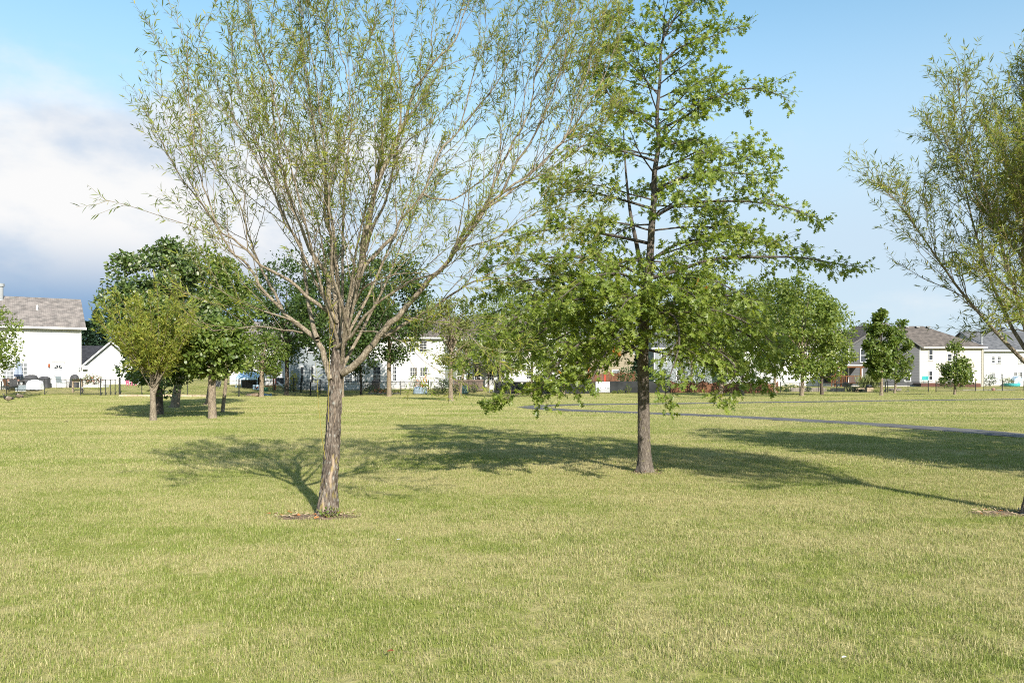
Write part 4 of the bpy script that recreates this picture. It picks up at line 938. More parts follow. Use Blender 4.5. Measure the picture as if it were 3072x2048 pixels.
def shrub(name, label, base, rx, ry, h, mat, seed, n=700, ls=.10, cat='shrub', stems=5, tmpl=DIAMOND, group=None):
    rs = np.random.RandomState(seed); T = thing(name, label, cat, tuple(base), group=group); tb = TB()
    for i in range(stems):
        a = rs.uniform(0, 6.283); e = np.array((rx * .5 * math.cos(a), ry * .5 * math.sin(a), h * .7)); tb.tube(np.array(((0, 0, -.02), e * .5 + np.array((0, 0, .1 * h)), e)), (.02, .015, .006), 4)
    tb.build('stem', M['dark_bark'], T)
    d = norm(rs.normal(0, 1, (n, 3))); k = rs.uniform(.3, 1, (n, 1)) ** .5; lump = 1 + .25 * np.sin(d[:, :1] * 6 + seed) * np.cos(d[:, 1:2] * 5 + d[:, 2:] * 4)
    p = d * k * lump * np.array((rx, ry, h * .5)) + np.array((0, 0, h * .52)); p[:, 2] = np.maximum(p[:, 2], .03)
    o = link('foliage', leaves_mesh('foliage', tmpl, p, norm(d * .5 + rs.normal(0, .7, (n, 3))), norm(d + rs.normal(0, .5, (n, 3))), ls * rs.uniform(.6, 1.4, n), rs.rand(n)), M[mat], T); o['kind'] = 'stuff'
    return T
# ------------------------------------------------------------------ houses
class House:
    def __init__(s, name, label, pxc, D, yaw, wall, trim='white_trim'):
        x = PX(pxc, D); s.T = thing(name, label, 'house', (x, D, float(ground_z(x, D))), yaw); s.O = np.array(s.T.location); s.yaw = yaw; s.wall = wall; s.trim = trim
        s.xd = np.array((math.cos(yaw), math.sin(yaw), 0)); s.yd = np.array((-math.sin(yaw), math.cos(yaw), 0)); s.bm = {}
    def at(s, px, py, y=0.0):
        """photograph pixel -> local x, z on the vertical plane y metres behind the front wall"""
        r = np.array(((px - 1536) / FPX, 1, -(py - HOR) / FPX)); C = np.array((0, 0, CAMH)); o = s.O + s.yd * y
        p = C + r * np.dot(o - C, s.yd) / np.dot(r, s.yd); return float(np.dot(p - s.O, s.xd)), float(p[2] - s.O[2])
    def board(s, x0, x1, z, y, mat):
        key = (round(x0, 2), round(x1, 2), mat)
        if key not in s.bm:
            b = MB(); p = [(x0, -.004, 0), (x0, -.030, .0), (x0, -.014, .196), (x0, -.004, .196)]
            b.prism(p, (x1 - x0, 0, 0)); me = b.mesh('siding_board'); me.materials.append(M[mat]); s.bm[key] = me
        o = bpy.data.objects.new('siding_board', s.bm[key]); COL.objects.link(o); o.parent = s.T; o.location = (0, y, z)
    def block(s, x0, x1, y0, depth, he, hr, roof, roofmat, wallmat=None, gable=None, boards=True, over=.35, hip=(0, 0), gutter=None, z0=0.0, gmat=None):
        """a storeyed block: wall core, lap boards on the front, roof slabs, fascia"""
        wm = wallmat or s.wall; T = s.T; y1 = y0 + depth; th = .14
        c = MB()
        if roof == 'side':
            ym = (y0 + y1) / 2; c.prism([(x0, y0, -.4), (x0, y1, -.4), (x0, y1, he), (x0, ym, hr - .03), (x0, y0, he)], (x1 - x0, 0, 0))
        elif roof == 'front':
            xm = (x0 + x1) / 2; c.prism([(x0, y0, -.4), (x1, y0, -.4), (x1, y0, he), (xm, y0, hr - .03), (x0, y0, he)], (0, depth, 0))
        else: c.box(x0, x1, y0, y1, -.4, he)
        c.build('wall', M[wm], T)
        if boards:
            z = z0 + .15
            while z < (hr if roof == 'front' else he) - .12:
                a, b = x0 + .10, x1 - .10
                if roof == 'front' and z + .2 > he:
                    k = (z + .2 - he) / (hr - he); a = x0 + (x1 - x0) / 2 * k + .03; b = x1 - (x1 - x0) / 2 * k - .03
                if b - a > .15: s.board(a, b, z, y0, wm)
                z += .2
            for xa, xb in ((x0 - .02, x0 + .10), (x1 - .10, x1 + .02)):
                MB().box(xa, xb, y0 - .042, y0 + .05, -.3, he - .02).build('corner_board', M[s.trim], T)
        MB().box(x0 + .12, x1 - .12, y0 - .036, y0 + .02, -.38, .148).build('foundation', M['concrete'], T)
        rm = M[roofmat]; r = MB(); sl = lambda: None
        if roof == 'side':
            ym = (y0 + y1) / 2; k = (hr - he) / (ym - y0); ze = he - over * k
            for a, b, sg in ((y0 - over, ym, 1), (y1 + over, ym, -1)):
                r.prism([(x0 - over, a, ze), (x0 - over, b, hr), (x0 - over, b, hr + th), (x0 - over, a, ze + th)][::sg], (x1 - x0 + 2 * over, 0, 0))
            R_ = r.build('roof', rm, T)
            MB().box(x0 - over - .03, x1 + over + .03, y0 - over - .13, y0 - over - .004, ze - .03, ze + .13).build('gutter', M[gutter or s.trim], R_)
            MB().box(x0 - over, x1 + over, y0 - over + .01, y0 - .05, ze - .02, ze + .01).build('soffit', M[gutter or s.trim], R_)
            for xx in (x0 - over, x1 + over - .05):
                MB().prism([(xx, y0 - over, ze - .06), (xx, ym, hr - .06), (xx, ym, hr + .10), (xx, y0 - over, ze + .10)], (.055, 0, 0)).build('rake_board', M[gutter or s.trim], R_)
        elif roof == 'front':
            xm = (x0 + x1) / 2; k = (hr - he) / (xm - x0); ze = he - over * k
            for a, sg in ((x0 - over, -1), (x1 + over, 1)):
                r.prism([(a, y0 - over, ze), (xm, y0 - over, hr), (xm, y0 - over, hr + th), (a, y0 - over, ze + th)][::sg], (0, depth + 2 * over, 0))
            R_ = r.build('roof', rm, T)
            for a in (x0 - over, x1 + over):
                MB().prism([(a, y0 - over - .035, ze - .10), (xm, y0 - over - .035, hr - .10), (xm, y0 - over - .035, hr + .10), (a, y0 - over - .035, ze + .10)], (0, .03, 0)).build('rake_board', M[gmat or gutter or s.trim], R_)
        else:
            a, b, c_, d = x0 - over, x1 + over, y0 - over, y1 + over; ym = (y0 + y1) / 2; ze = he - .1
            ra, rb = a + hip[0], b - hip[1]
            v = [(a, c_, ze), (b, c_, ze), (b, d, ze), (a, d, ze), (ra, ym, hr), (rb, ym, hr)]; v2 = [(x, y, z + th) for x, y, z in v]
            f = [(0, 1, 5, 4), (2, 3, 4, 5), (1, 2, 5), (3, 0, 4)]; r.raw(v2, f); r.raw(v, [q[::-1] for q in f]); n = 6
            r.raw(v2[:4] + v[:4], [(4, 5, 1, 0), (5, 6, 2, 1), (6, 7, 3, 2), (7, 4, 0, 3)]); R_ = r.build('roof', rm, T)
            MB().box(a - .03, b + .03, c_ - .13, c_ - .004, ze - .03, ze + .14).build('gutter', M[gutter or s.trim], R_)
            MB().box(a + .01, b - .01, c_ + .01, y0 - .05, ze - .04, ze - .01).build('soffit', M[gutter or s.trim], R_)
        return R_
    def window(s, px0, px1, py0, py1, cols=2, rows=2, y=0.0, sash=True, glass='window_glass', mat=None, w=.085):
        x0, z1 = s.at(px0, py0, y); x1, z0 = s.at(px1, py1, y); return s.window_m(x0, x1, z0, z1, cols, rows, y, sash, glass, mat, w)
    def window_m(s, x0, x1, z0, z1, cols, rows, y=0.0, sash=True, glass='window_glass', mat=None, w=.085):
        m = M[mat or s.trim]; f = MB(); zm = (z0 + z1) / 2
        f.box(x0 - w, x0, y - .085, y - .002, z0, z1); f.box(x1, x1 + w, y - .085, y - .002, z0, z1); f.box(x0 - w, x1 + w, y - .09, y - .002, z1, z1 + w); f.box(x0 - w - .03, x1 + w + .03, y - .12, y - .002, z0 - w, z0)
        W = f.build('window', m, s.T)
        if sash: MB().box(x0, x1, y - .075, y - .04, zm - .03, zm + .03).build('sash_rail', m, W)
        for a, b in (((z0, zm - .03), (zm + .03, z1)) if sash else ((z0, z1),)):
            MB().box(x0, x1, y - .050, y - .036, a, b).build('pane', M[glass], W)
            g = MB(); k = 0
            for i in range(1, cols): xx = x0 + (x1 - x0) * i / cols; g.box(xx - .014, xx + .014, y - .062, y - .051, a, b); k = 1
            for i in range(1, rows): zz = a + (b - a) * i / rows; g.box(x0, x1, y - .0625, y - .0505, zz - .014, zz + .014); k = 1
            if k: g.build('muntin_bars', m, W)
        return W
    def box(s, name, px0, px1, py0, py1, y0, y1, mat, parent=None):
        x0, z1 = s.at(px0, py0, y0); x1, z0 = s.at(px1, py1, y0); return MB().box(x0, x1, y0, y1, z0, z1).build(name, M[mat], parent or s.T)

def roof_vents(H, R_, xs, y, z):
    for x in xs: MB().prism([(x, y - .30, z - .10), (x, y + .16, z - .02), (x, y + .16, z + .14), (x, y - .24, z + .10)], (.42, 0, 0)).build('roof_vent', M['black_metal'], R_)

def build_houses():
    # --- white house behind the patio, cut by the left edge
    H = House('house', 'white sided house with tan shingle roof and fanlight door', 60, 64.2, R(33), 'white_siding')
    xr, _ = H.at(243, 1100); x0 = xr - 15.5; _, he = H.at(200, 980); 
    R_ = H.block(x0, xr, 0, 9, he, he + 2.55, 'side', 'roof_tan')
    for p in ((10, 40), (51, 81)): H.window(p[0], p[1], 1089, 1136, 3, 2, glass='blind_glass')
    dx0, dz1 = H.at(160, 1091); dx1, dz0 = H.at(190, 1162)
    d = MB(); d.box(dx0 - .09, dx0, -.075, -.002, dz0, dz1 + .09); d.box(dx1, dx1 + .09, -.075, -.002, dz0, dz1 + .09); d.box(dx0, dx1, -.075, -.002, dz1, dz1 + .09); d.box(dx0 + .002, dx1 - .002, -.055, -.003, dz0, dz1 - .002)
    Dr = d.build('door', M['white_trim'], H.T); cx = (dx0 + dx1) / 2; zf = dz1 - .42
    for k in range(4):
        a0, a1 = math.pi * (k + .10) / 4, math.pi * (k + .90) / 4
        MB().prism([(cx + r * math.cos(a), -.058, zf + r * math.sin(a)) for r, a in ((.08, a0), (.30, a0), (.31, (a0 + a1) / 2), (.30, a1), (.08, a1))], (0, -.008, 0)).build('pane', M['window_glass'], Dr)
    MB().box(dx0 - .12, dx1 + .12, -.11, -.02, dz1 + .10, dz1 + .14).build('drip_cap', M['grey_trim'], Dr)
    MB().blob((dx0 + .08, -.10, dz0 + .95), (.035, .045, .035), 1, 0).build('knob', M['grey_metal'], Dr)
    lx, lz = H.at(147, 1096); MB().lathe([(.05, -.14), (.08, -.10), (.06, .06), (.09, .08), (.02, .16)], 8, (lx, -.12, lz)).build('wall_lamp', M['rooster_brown'], H.T)
    lx, lz = H.at(240, 1107); MB().lathe([(.04, -.16), (.08, -.1), (.06, .06), (.08, .09), (.02, .18)], 8, (lx - .05, -.12, lz)).build('wall_lamp', M['grey_metal'], H.T)
    roof_vents(H, R_, [xr - 5.0, xr - 8.3, xr - 11.4], 4.4, he + 2.5)
    px_, _ = H.at(112, 950, 2.2); MB().lathe([(.16, 0), (.13, .12), (.075, .14), (.075, .55)], 10, (px_, 2.4, he + 1.32)).build('vent_pipe', M['white_trim'], R_)
    px_, _ = H.at(4, 905, 4.0); MB().lathe([(.30, -.3), (.18, .1), (.15, .15), (.15, 1.2), (.24, 1.22), (.24, 1.45), (.1, 1.5)], 12, (px_, 3.9, he + 2.2)).build('flue', M['grey_metal'], R_)
    # --- dark-roofed garage house beyond
    H = House('house', 'white gabled garage with dark shingle roof behind the gate', 330, 84, R(22), 'white_siding')
    a, z1 = H.at(247, 1098); b, _ = H.at(420, 1098); H.block(a, b, 0, 7, z1, z1 + 2.6, 'front', 'roof_dark', over=.45)
    a2, _ = H.at(200, 1098, 7); H.block(a2, b + 2, 7.1, 8, z1 + .1, z1 + 2.35, 'side', 'roof_dark', boards=False)
    H.box('garage_door', 262, 330, 1112, 1166, -.05, -.036, 'white_trim'); H.box('eave_return', 247, 262, 1097, 1108, -.4, -.05, 'white_trim')
    # --- white house end behind the blue canopy
    H = House('house', 'white house end with downspout behind the blue canopy', 770, 84, R(8), 'white_siding')
    a, _ = H.at(690, 1100); b, he = H.at(862, 1030); H.block(a, b, 0, 8, he, he + 2.4, 'side', 'roof_tan')
    H.window(828, 852, 1133, 1152, 2, 1, sash=False)
    x, z = H.at(854, 1100); t = MB(); t.box(x - .06, x + .06, -.16, -.05, .12, he - .1); t.bar((x, -.1, .14), (x - .45, -.25, .04), .10); t.build('downspout', M['white_trim'], H.T)
    # --- pale blue-grey sided house with white bay
    H = House('house', 'pale blue-grey sided house behind the willow trunk', 940, 80, R(4), 'pale_blue_siding')
    a, _ = H.at(868, 1100); b, he = H.at(1085, 1008); m_, _ = H.at(984, 1100)
    H.block(a, m_, 0, 8.5, he, he + 2.4, 'side', 'roof_grey'); H.block(m_ + .02, b, .6, 8, he - .05, he + 2.2, 'side', 'roof_grey', wallmat='white_siding')
    for p in ((902, 911, 1100, 1146), (934, 941, 1100, 1146), (925, 945, 1030, 1055)): H.window(*p, 1, 1)
    for p in ((1034, 1056, 1123, 1146), (1064, 1082, 1100, 1146)): H.window(*p, 3, 2, y=.6)
    # --- white house with the small double windows
    H = House('house', 'white house with low paired windows behind the man', 1206, 82, R(2), 'white_siding')
    a, _ = H.at(1088, 1100); b, he = H.at(1327, 1010); H.block(a, b, 0, 9, he, he + 2.5, 'side', 'roof_brown')
    for p in ((1231, 1251, 1103, 1126), (1261, 1281, 1103, 1126)): H.window(*p, 3, 2)
    H.window(1259, 1280, 1024, 1054, 2, 2); H.window(1120, 1142, 1100, 1146, 2, 2); H.window(1180, 1189, 1100, 1142, 2, 2)
    b2, _ = H.at(1398, 1100, 2.0); H.block(b + .03, b2, 2.0, 6, he - .1, he + 1.7, 'side', 'roof_brown', wallmat='sage_siding')
    H.window(1352, 1366, 1030, 1070, 1, 1, y=2.0); H.window(1372, 1392, 1110, 1146, 3, 1, y=2.0)
    # --- white house behind the oak skirt, brown roof over the patio
    H = House('house', 'white house with brown roof partly hidden by the oak', 1560, 88, R(-3), 'white_siding')
    a, _ = H.at(1418, 1100); b, he = H.at(1700, 998); H.block(a, b, 0, 9, he, he + 2.3, 'side', 'roof_brown')
    for p in ((1424, 1440, 1105, 1140), (1462, 1482, 1105, 1140), (1492, 1512, 1105, 1140), (1580, 1600, 1105, 1135), (1470, 1490, 1030, 1056), (1600, 1620, 1030, 1056)): H.window(*p, 3, 2)
    for px in (1433, 1465):
        x, z = H.at(px, 1140, -1.5); MB().box(x - .09, x + .09, -1.6, -1.42, -.1, 2.4).build('porch_post', M['brown_cover'], H.T)
    x0, _ = H.at(1415, 1100, -1.5); x1, _ = H.at(1530, 1100, -1.5); MB().prism([(x0, -1.8, 2.38), (x0, -.05, 2.75), (x0, -.05, 2.87), (x0, -1.8, 2.5)], (x1 - x0, 0, 0)).build('porch_roof', M['roof_brown'], H.T)
    # --- tan house
    H = House('house', 'tan sided house with grey roof seen through the oak', 1850, 98, R(-4), 'tan_siding')
    a, _ = H.at(1745, 1100); b, he = H.at(1945, 1021); H.block(a, b, 0, 9, he, he + 2.0, 'side', 'roof_grey', gutter='gutter_cream')
    for p in ((1838, 1857, 1031, 1060), (1791, 1804, 1029, 1072), (1893, 1910, 1031, 1060), (1838, 1857, 1110, 1140)): H.window(*p, 1, 1, glass='blind_glass')
    # --- grey house glimpsed beyond the evergreen bushes
    H = House('house', 'pale grey house glimpsed over the scalloped fence', 2060, 108, R(-3), 'pale_blue_siding')
    a, _ = H.at(1962, 1100); b, he = H.at(2165, 1042); H.block(a, b, 0, 9, he, he + 2.2, 'side', 'roof_grey')
    for p in ((1985, 1998, 1060, 1085), (2030, 2043, 1060, 1085), (2090, 2103, 1060, 1085), (2030, 2043, 1112, 1140)): H.window(*p, 2, 2)
    # --- white house with deck
    H = House('house', 'white house with cedar deck behind the pale green trees', 2420, 104, R(-6), 'white_siding')
    a, _ = H.at(2180, 1100); b, he = H.at(2546, 1037); H.block(a, b, 0, 9, he, he + 2.3, 'side', 'roof_brown')
    for p in ((2318, 2331, 1098, 1116), (2200, 2214, 1050, 1080), (2380, 2396, 1052, 1080), (2430, 2446, 1052, 1080), (2345, 2358, 1052, 1080)): H.window(*p, 2, 2)
    H.box('sliding_door', 2470, 2500, 1100, 1150, -.05, -.035, 'window_glass')
    # --- grey gable and cream house
    H = House('house', 'grey gabled house with cream wing and brown hip roof', 2740, 102.5, R(-3), 'cream_siding')
    a, _ = H.at(2545, 1100, -.5); m_, he = H.at(2761, 1040, -.5); b, _ = H.at(2949, 1040); hr = H.at(2657, 969, -.5)[1]
    H.block(a, m_, -.5, 9.5, he, hr, 'front', 'roof_brown', wallmat='grey_siding', gmat='grey_trim')
    m2 = m_ + .03
    R_ = H.block(m2, b, 0, 10, he - .05, H.at(2770, 981, 5)[1], 'hip', 'roof_brown', hip=(-2.5, 5.6), gutter='gutter_cream')
    roof_vents(H, R_, [m2 - 1.2, m2 + .2, m2 + 1.6, m2 + 3.0], 4.5, H.at(2770, 981, 5)[1] - .02)
    l0, _ = H.at(2500, 1040, 1.5); H.block(l0, a - .03, 1.5, 7, he - .4, he + 1.3, 'side', 'roof_brown', wallmat='cream_siding')
    H.window(2582, 2597, 1047, 1085, 1, 1, y=-.5); H.window(2715, 2730, 1120, 1143, 1, 1, y=-.5)
    for p in ((2787, 2797, 1049, 1079), (2787, 2796, 1114, 1139), (2843, 2854, 1062, 1082), (2860, 2869, 1048, 1080), (2892, 2904, 1115, 1145), (2908, 2919, 1115, 1145)): H.window(*p, 1, 1)
    x, z = H.at(2948, 1100); MB().box(x - .10, x - .01, -.16, -.05, .1, he - .2).build('downspout', M['gutter_cream'], H.T)
    x0, z = H.at(2762, 1157, -2.6); x1, _ = H.at(2941, 1157, -2.6)
    for k in range(3): MB().box(x0, x1, -2.7, -2.66, .02 + k * .15, .155 + k * .15).build('deck_board', M['deck_brown'], H.T)
    MB().box(x0, x1, -2.66, -.05, .36, .47).build('deck', M['deck_brown'], H.T)
    xs, _ = H.at(2880, 1157, -2.6); MB().box(xs, xs + 2.2, -3.3, -2.72, 0, .24).build('deck_step', M['deck_brown'], H.T)
    # porch of cedar posts at the left end of the grey gable
    x0, _ = H.at(2488, 1096, -2.5); x1, zt = H.at(2590, 1096, -2.5)
    MB().box(x0, x1, -3.0, -.55, zt - .04, zt + .06).build('porch_roof', M['white_trim'], H.T); MB().box(x0, x1, -2.9, -2.75, zt - .28, zt - .05).build('porch_beam', M['cedar'], H.T)
    for px, mt in ((2505, 'cedar'), (2523, 'cedar'), (2582, 'cedar')):
        x, _ = H.at(px, 1100, -2.8); MB().box(x - .09, x + .09, -2.92, -2.74, 0, zt - .29).build('porch_post', M[mt], H.T)
    xr, _ = H.at(2584, 1100, -2.6); MB().box(xr, xr + .12, -2.72, -2.6, .6, zt - .05).build('downspout', M['white_trim'], H.T)
    x0, _ = H.at(2495, 1130, -3.2); x1, _ = H.at(2583, 1130, -3.2)
    MB().box(x0, x1, -3.2, -.6, .42, .52).build('cedar_deck', M['cedar'], H.T); MB().box(x0, x1, -3.22, -3.14, 1.30, 1.40).build('railing', M['cedar'], H.T)
    n = 26
    for i in range(n): xx = x0 + (x1 - x0) * (i + .5) / n; MB().box(xx - .02, xx + .02, -3.2, -3.16, .52, 1.30).build('baluster', M['cedar'], H.T)
    for xx in (x0, (x0 + x1) / 2, x1): MB().box(xx - .06, xx + .06, -3.24, -3.12, -.2, 1.45).build('deck_post', M['cedar'], H.T)
    # --- white house cut by the right edge
    H = House('house', 'white house with grey roof cut by the photo edge', 3010, 108, R(2), 'white_siding')
    a, _ = H.at(2953, 1100); he = H.at(3000, 1049)[1]; b = a + 15; R_ = H.block(a, b, 0, 10, he, he + 2.6, 'side', 'roof_grey')
    for p in ((2973, 2983, 1118, 1132, 3, 3), (3001, 3007, 1121, 1137, 2, 3), (3041, 3050, 1117, 1136, 3, 3), (3057, 3066, 1117, 1141, 2, 2), (2975, 2983, 1070, 1088, 1, 2), (2992, 3001, 1070, 1089, 2, 2), (3057, 3066, 1070, 1089, 2, 2)): H.window(*p[:4], p[4], p[5], sash=p[3] - p[2] > 17)
    x, _ = H.at(2936, 1020, 2); MB().lathe([(.3, -.2), (.2, .1), (.12, .12), (.12, 1.6), (.2, 1.62), (.2, 1.8)], 10, (a + .5, 1.4, he + .75)).build('flue', M['grey_metal'], R_)

# ------------------------------------------------------------------ fences
def wire_panel(tb, A, B, h, sp=.075, r=.0042):
    A = np.array(A, float); B = np.array(B, float); l = np.linalg.norm((B - A)[:2]); u = (B - A) / l; z = np.array((0, 0, 1.0))
    for s, off in ((1, -.004), (-1, .004)):
        n = np.array((-u[1], u[0], 0)) * off
        for c in np.arange(-h, l + h, sp * 1.414):
            t0, t1 = (c, c + h) if s > 0 else (c + h, c); a0, a1 = 0.0, 1.0
            lo, hi = min(t0, t1), max(t0, t1)
            if hi <= 0 or lo >= l: continue
            ca, cb = max(lo, 0), min(hi, l); za, zb = ((ca - t0) / (t1 - t0) * h, (cb - t0) / (t1 - t0) * h)
            if abs(za - zb) < .02: continue
            tb.tube(np.array((A + u * ca + z * za + n, A + u * cb + z * zb + n)), (r, r), 3)
def chain_fence(label, pts, h, spans, group=None, thick=(), name='chain_link_fence', gate=None, mat='black_metal'):
    """pts: ground points; spans: posts per stretch"""
    T = thing(name, label, 'fence', tuple(pts[0]), group=group); o = np.array(pts[0]); tb = TB(); k = 0
    P = [np.array(p) - o for p in pts]; posts = []
    for i in range(len(P) - 1):
        n = spans[i]
        for j in range(n + (i == len(P) - 2)): posts.append(P[i] + (P[i + 1] - P[i]) * j / n)
    for j, p in enumerate(posts):
        w = Vector(p) + Vector(o); p[2] = float(ground_z(w.x, w.y)) - o[2]
    for j, p in enumerate(posts):
        r = .050 if j in thick else .030; m = MB(); m.tube(np.array((p + (0, 0, -.1), p + (0, 0, h + (.10 if j in thick else .02)))), (r, r), 8); m.blob(p + np.array((0, 0, h + (.11 if j in thick else .03))), (r * 1.1, r * 1.1, r * .8), 0, 0, 8, 5); m.build('post', M[mat], T)
    for a, b in zip(posts[:-1], posts[1:]):
        m = MB(); m.tube(np.array((a + (0, 0, h), b + (0, 0, h))), (.021, .021), 6); m.build('top_rail', M[mat], T); wire_panel(tb, a + np.array((0, 0, .04)), b + np.array((0, 0, .04)), h - .05)
    w = tb.build('wire_mesh', M[mat], T, smooth=False); w['kind'] = 'stuff'
    return T
def build_fences():
    g = gsolve
    chain_fence('black chain link fence in front of the white patio house', [g(-120, 1183), g(19, 1184), g(134, 1184), g(242, 1186)], 1.2, [1, 1, 1], thick=(3,))
    # gate
    a, b = np.array(g(248, 1186)), np.array(g(297, 1187)); T = thing('garden_gate', 'black chain link gate beside the flower boxes', 'gate', tuple(a)); d = b - a; d[2] = 0
    m = MB(); 
    for p, q in (((0, .1), (0, 1.2)), ((1, .1), (1, 1.2)), ((0, .1), (1, .1)), ((0, 1.2), (1, 1.2))): m.tube(np.array((d * p[0] + (0, 0, p[1]), d * q[0] + (0, 0, q[1]))), (.022, .022), 6)
    m.build('gate_frame', M['black_metal'], T); tb = TB(); wire_panel(tb, np.array((0, 0, .12)), d + (0, 0, .12), 1.05); w = tb.build('wire_mesh', M['black_metal'], T, False); w['kind'] = 'stuff'
    MB().box(-.05, .03, -.06, .02, .55, .66).build('latch', M['grey_metal'], T)
    chain_fence('black chain link fence running back from the gate to the timber edge', [g(302, 1187), (g(356, 1186)[0], g(356, 1186)[1] + .2, 0)], 1.2, [4], thick=(0, 4))
    chain_fence('black chain link fence behind the tree group and blue canopy', [g(358, 1187), g(562, 1190), g(717, 1190), g(822, 1188), g(930, 1187)], 1.25, [3, 2, 1, 1], thick=(0, 5))
    chain_fence('black chain link fence carrying the red notice', [g(932, 1187), g(1110, 1185), g(1201, 1185), g(1286, 1184)], 1.2, [2, 1, 1], thick=(4,))
    chain_fence('black chain link fence before the dark shrubs and covered grill', [g(1292, 1184), g(1407, 1183), g(1483, 1182)], 1.2, [1, 1], thick=(2,))
    # inner metal dog run
    A = [(PX(px, D), D, float(ground_z(PX(px, D), D))) for px, D in ((880, 77.0), (903, 76.6), (960, 76.2), (1004, 76.6))]
    T = thing('metal_pen', 'black metal pen with thin bars before the pale blue house', 'pen', A[0]); o = np.array(A[0])
    for a, b in zip(A[:-1], A[1:]):
        a = np.array(a) - o; b = np.array(b) - o; m = MB(); n = max(6, int(np.linalg.norm(b - a) / .11))
        for p in (a, b): m.bar(p + (0, 0, -.1), p + (0, 0, 1.42), .09)
        for z in (.12, 1.3): m.bar(a + (0, 0, z), b + (0, 0, z), .04)
        for i in range(1, n): q = a + (b - a) * i / n; m.bar(q + (0, 0, .12), q + (0, 0, 1.3), .016)
        m.build('bar_panel', M['black_metal'], T)
    # screened fence with gate and banner
    P = [g(px, 1181) for px in (1486, 1540, 1596, 1652, 1705, 1750)]; screen_fence('black screened fence between the grey tarp and the screened gate', P)
    P = [g(px, 1179) for px in (1784, 1842, 1900, 1958, 2010)]; T2 = screen_fence('black screened fence carrying the white banner', P)
    a, b = np.array(g(1752, 1181)), np.array(g(1781, 1181)); T = thing('garden_gate', 'black screened gate with small white sign', 'gate', tuple(a)); d = b - a; d[2] = 0
    m = MB(); m.box(.03, d[0] - .03, -.02, .0, .04, 1.10); m.build('screen', M['black_fabric'], T); m = MB()
    for x in (0, d[0]): m.tube(np.array(((x, 0, -.05), (x, 0, 1.2))), (.03, .03), 6)
    for z in (.05, 1.14): m.tube(np.array(((0, 0, z), (d[0], 0, z))), (.02, .02), 6)
    m.build('gate_frame', M['black_metal'], T)
    # brown scalloped board fences
    board_fence('brown scalloped board fence to the right of the oak', g(2012, 1179), g(2334, 1178), 1.12, 7)
    board_fence('brown scalloped board fence behind the white banner', (PX(1742, 86), 86, 0), (PX(1905, 86), 86, 0), 1.75, 4)
    b = g(2341, 1177)
    chain_fence('black rail fence in front of the yellow hydrangea and stone wall', [b, g(2455, 1176.5), g(2510, 1176.5)], 1.05, [2, 1], thick=(0, 3))
    chain_fence('black rail fence crossing before the wooden planter and grill', [g(2514, 1176.5), g(2598, 1176.5), g(2657, 1177)], 1.05, [1, 1], thick=(2,))
    chain_fence('black rail fence in front of the grey and cream house', [g(2663, 1177), g(2724, 1176.5), g(2785, 1176)], 1.15, [1, 1], thick=(0, 2))
    chain_fence('black rail fence before the small round tree and low deck', [g(2808, 1176), g(2927, 1173.5)], 1.15, [2], thick=(0, 2))
    chain_fence('black rail fence before the white house at the photo edge', [g(2951, 1173), g(3007, 1173), g(3200, 1173)], 1.15, [1, 3], thick=(1,))
def screen_fence(label, P, h=1.15):
    T = thing('screened_fence', label, 'fence', P[0]); o = np.array(P[0]); Q = [np.array(p) - o for p in P]; rs = np.random.RandomState(len(label))
    for p in Q: m = MB(); m.tube(np.array((p + (0, 0, -.1), p + (0, 0, h + .06))), (.032, .032), 8); m.build('post', M['black_metal'], T)
    for a, b in zip(Q[:-1], Q[1:]):
        m = MB(); m.tube(np.array((a + (0, 0, h), b + (0, 0, h))), (.021, .021), 6); m.build('top_rail', M['black_metal'], T)
        n = 8; v = []; f = []
        for i in range(n + 1):
            p = a + (b - a) * i / n; w = rs.normal(0, .012) if 0 < i < n else 0; v += [p + (0, -.035 + w, .03), p + (0, -.035 + w * 1.5, h * .5), p + (0, -.035, h - .01)]
        for i in range(n):
            for k in (0, 1): c = i * 3 + k; f.append((c, c + 3, c + 4, c + 1))
        vb = [p + (0, .008, 0) for p in v]; q = MB(); q.raw(v, f); q.raw(vb, [x[::-1] for x in f]); q.build('screen', M['black_fabric'], T, smooth=True)
    return T
def board_fence(label, a, b, h, bays):
    a = np.array(a); b = np.array(b); T = thing('board_fence', label, 'fence', tuple(a)); d = b - a; d[2] = 0; l = np.linalg.norm(d); u = d / l; n = int(l / .15); rs = np.random.RandomState(bays)
    z0 = lambda s: float(ground_z(a[0] + u[0] * s, a[1] + u[1] * s)) - a[2]
    for i in range(n):
        s = (i + .5) * l / n; t = (s / l * bays) % 1; hh = h + .10 - .26 * math.sin(math.pi * t); zz = z0(s); p = u * s; m = MB(); k = rs.uniform(-.008, .008)
        m.prism([p + u * -.068 + (0, -.02 + k, zz + .03), p + u * .068 + (0, -.02 + k, zz + .03), p + u * .068 + (0, -.02 + k, zz + hh - .03), p + u * .04 + (0, -.02 + k, zz + hh), p + u * -.04 + (0, -.02 + k, zz + hh), p + u * -.068 + (0, -.02 + k, zz + hh - .03)], (0, .02, 0)); m.build('fence_board', M['fence_brown'], T)
    for i in range(bays + 1): p = u * (l * i / bays); MB().box(p[0] - .05, p[0] + .05, p[1] + .03, p[1] + .13, z0(l * i / bays) - .1, z0(l * i / bays) + h + .12).build('post', M['fence_brown'], T)
    for z in (.25, h - .35): MB().bar((0, .025, z + z0(0)), d + (0, .025, z + z0(l)), .04, .09).build('rail', M['fence_brown'], T)
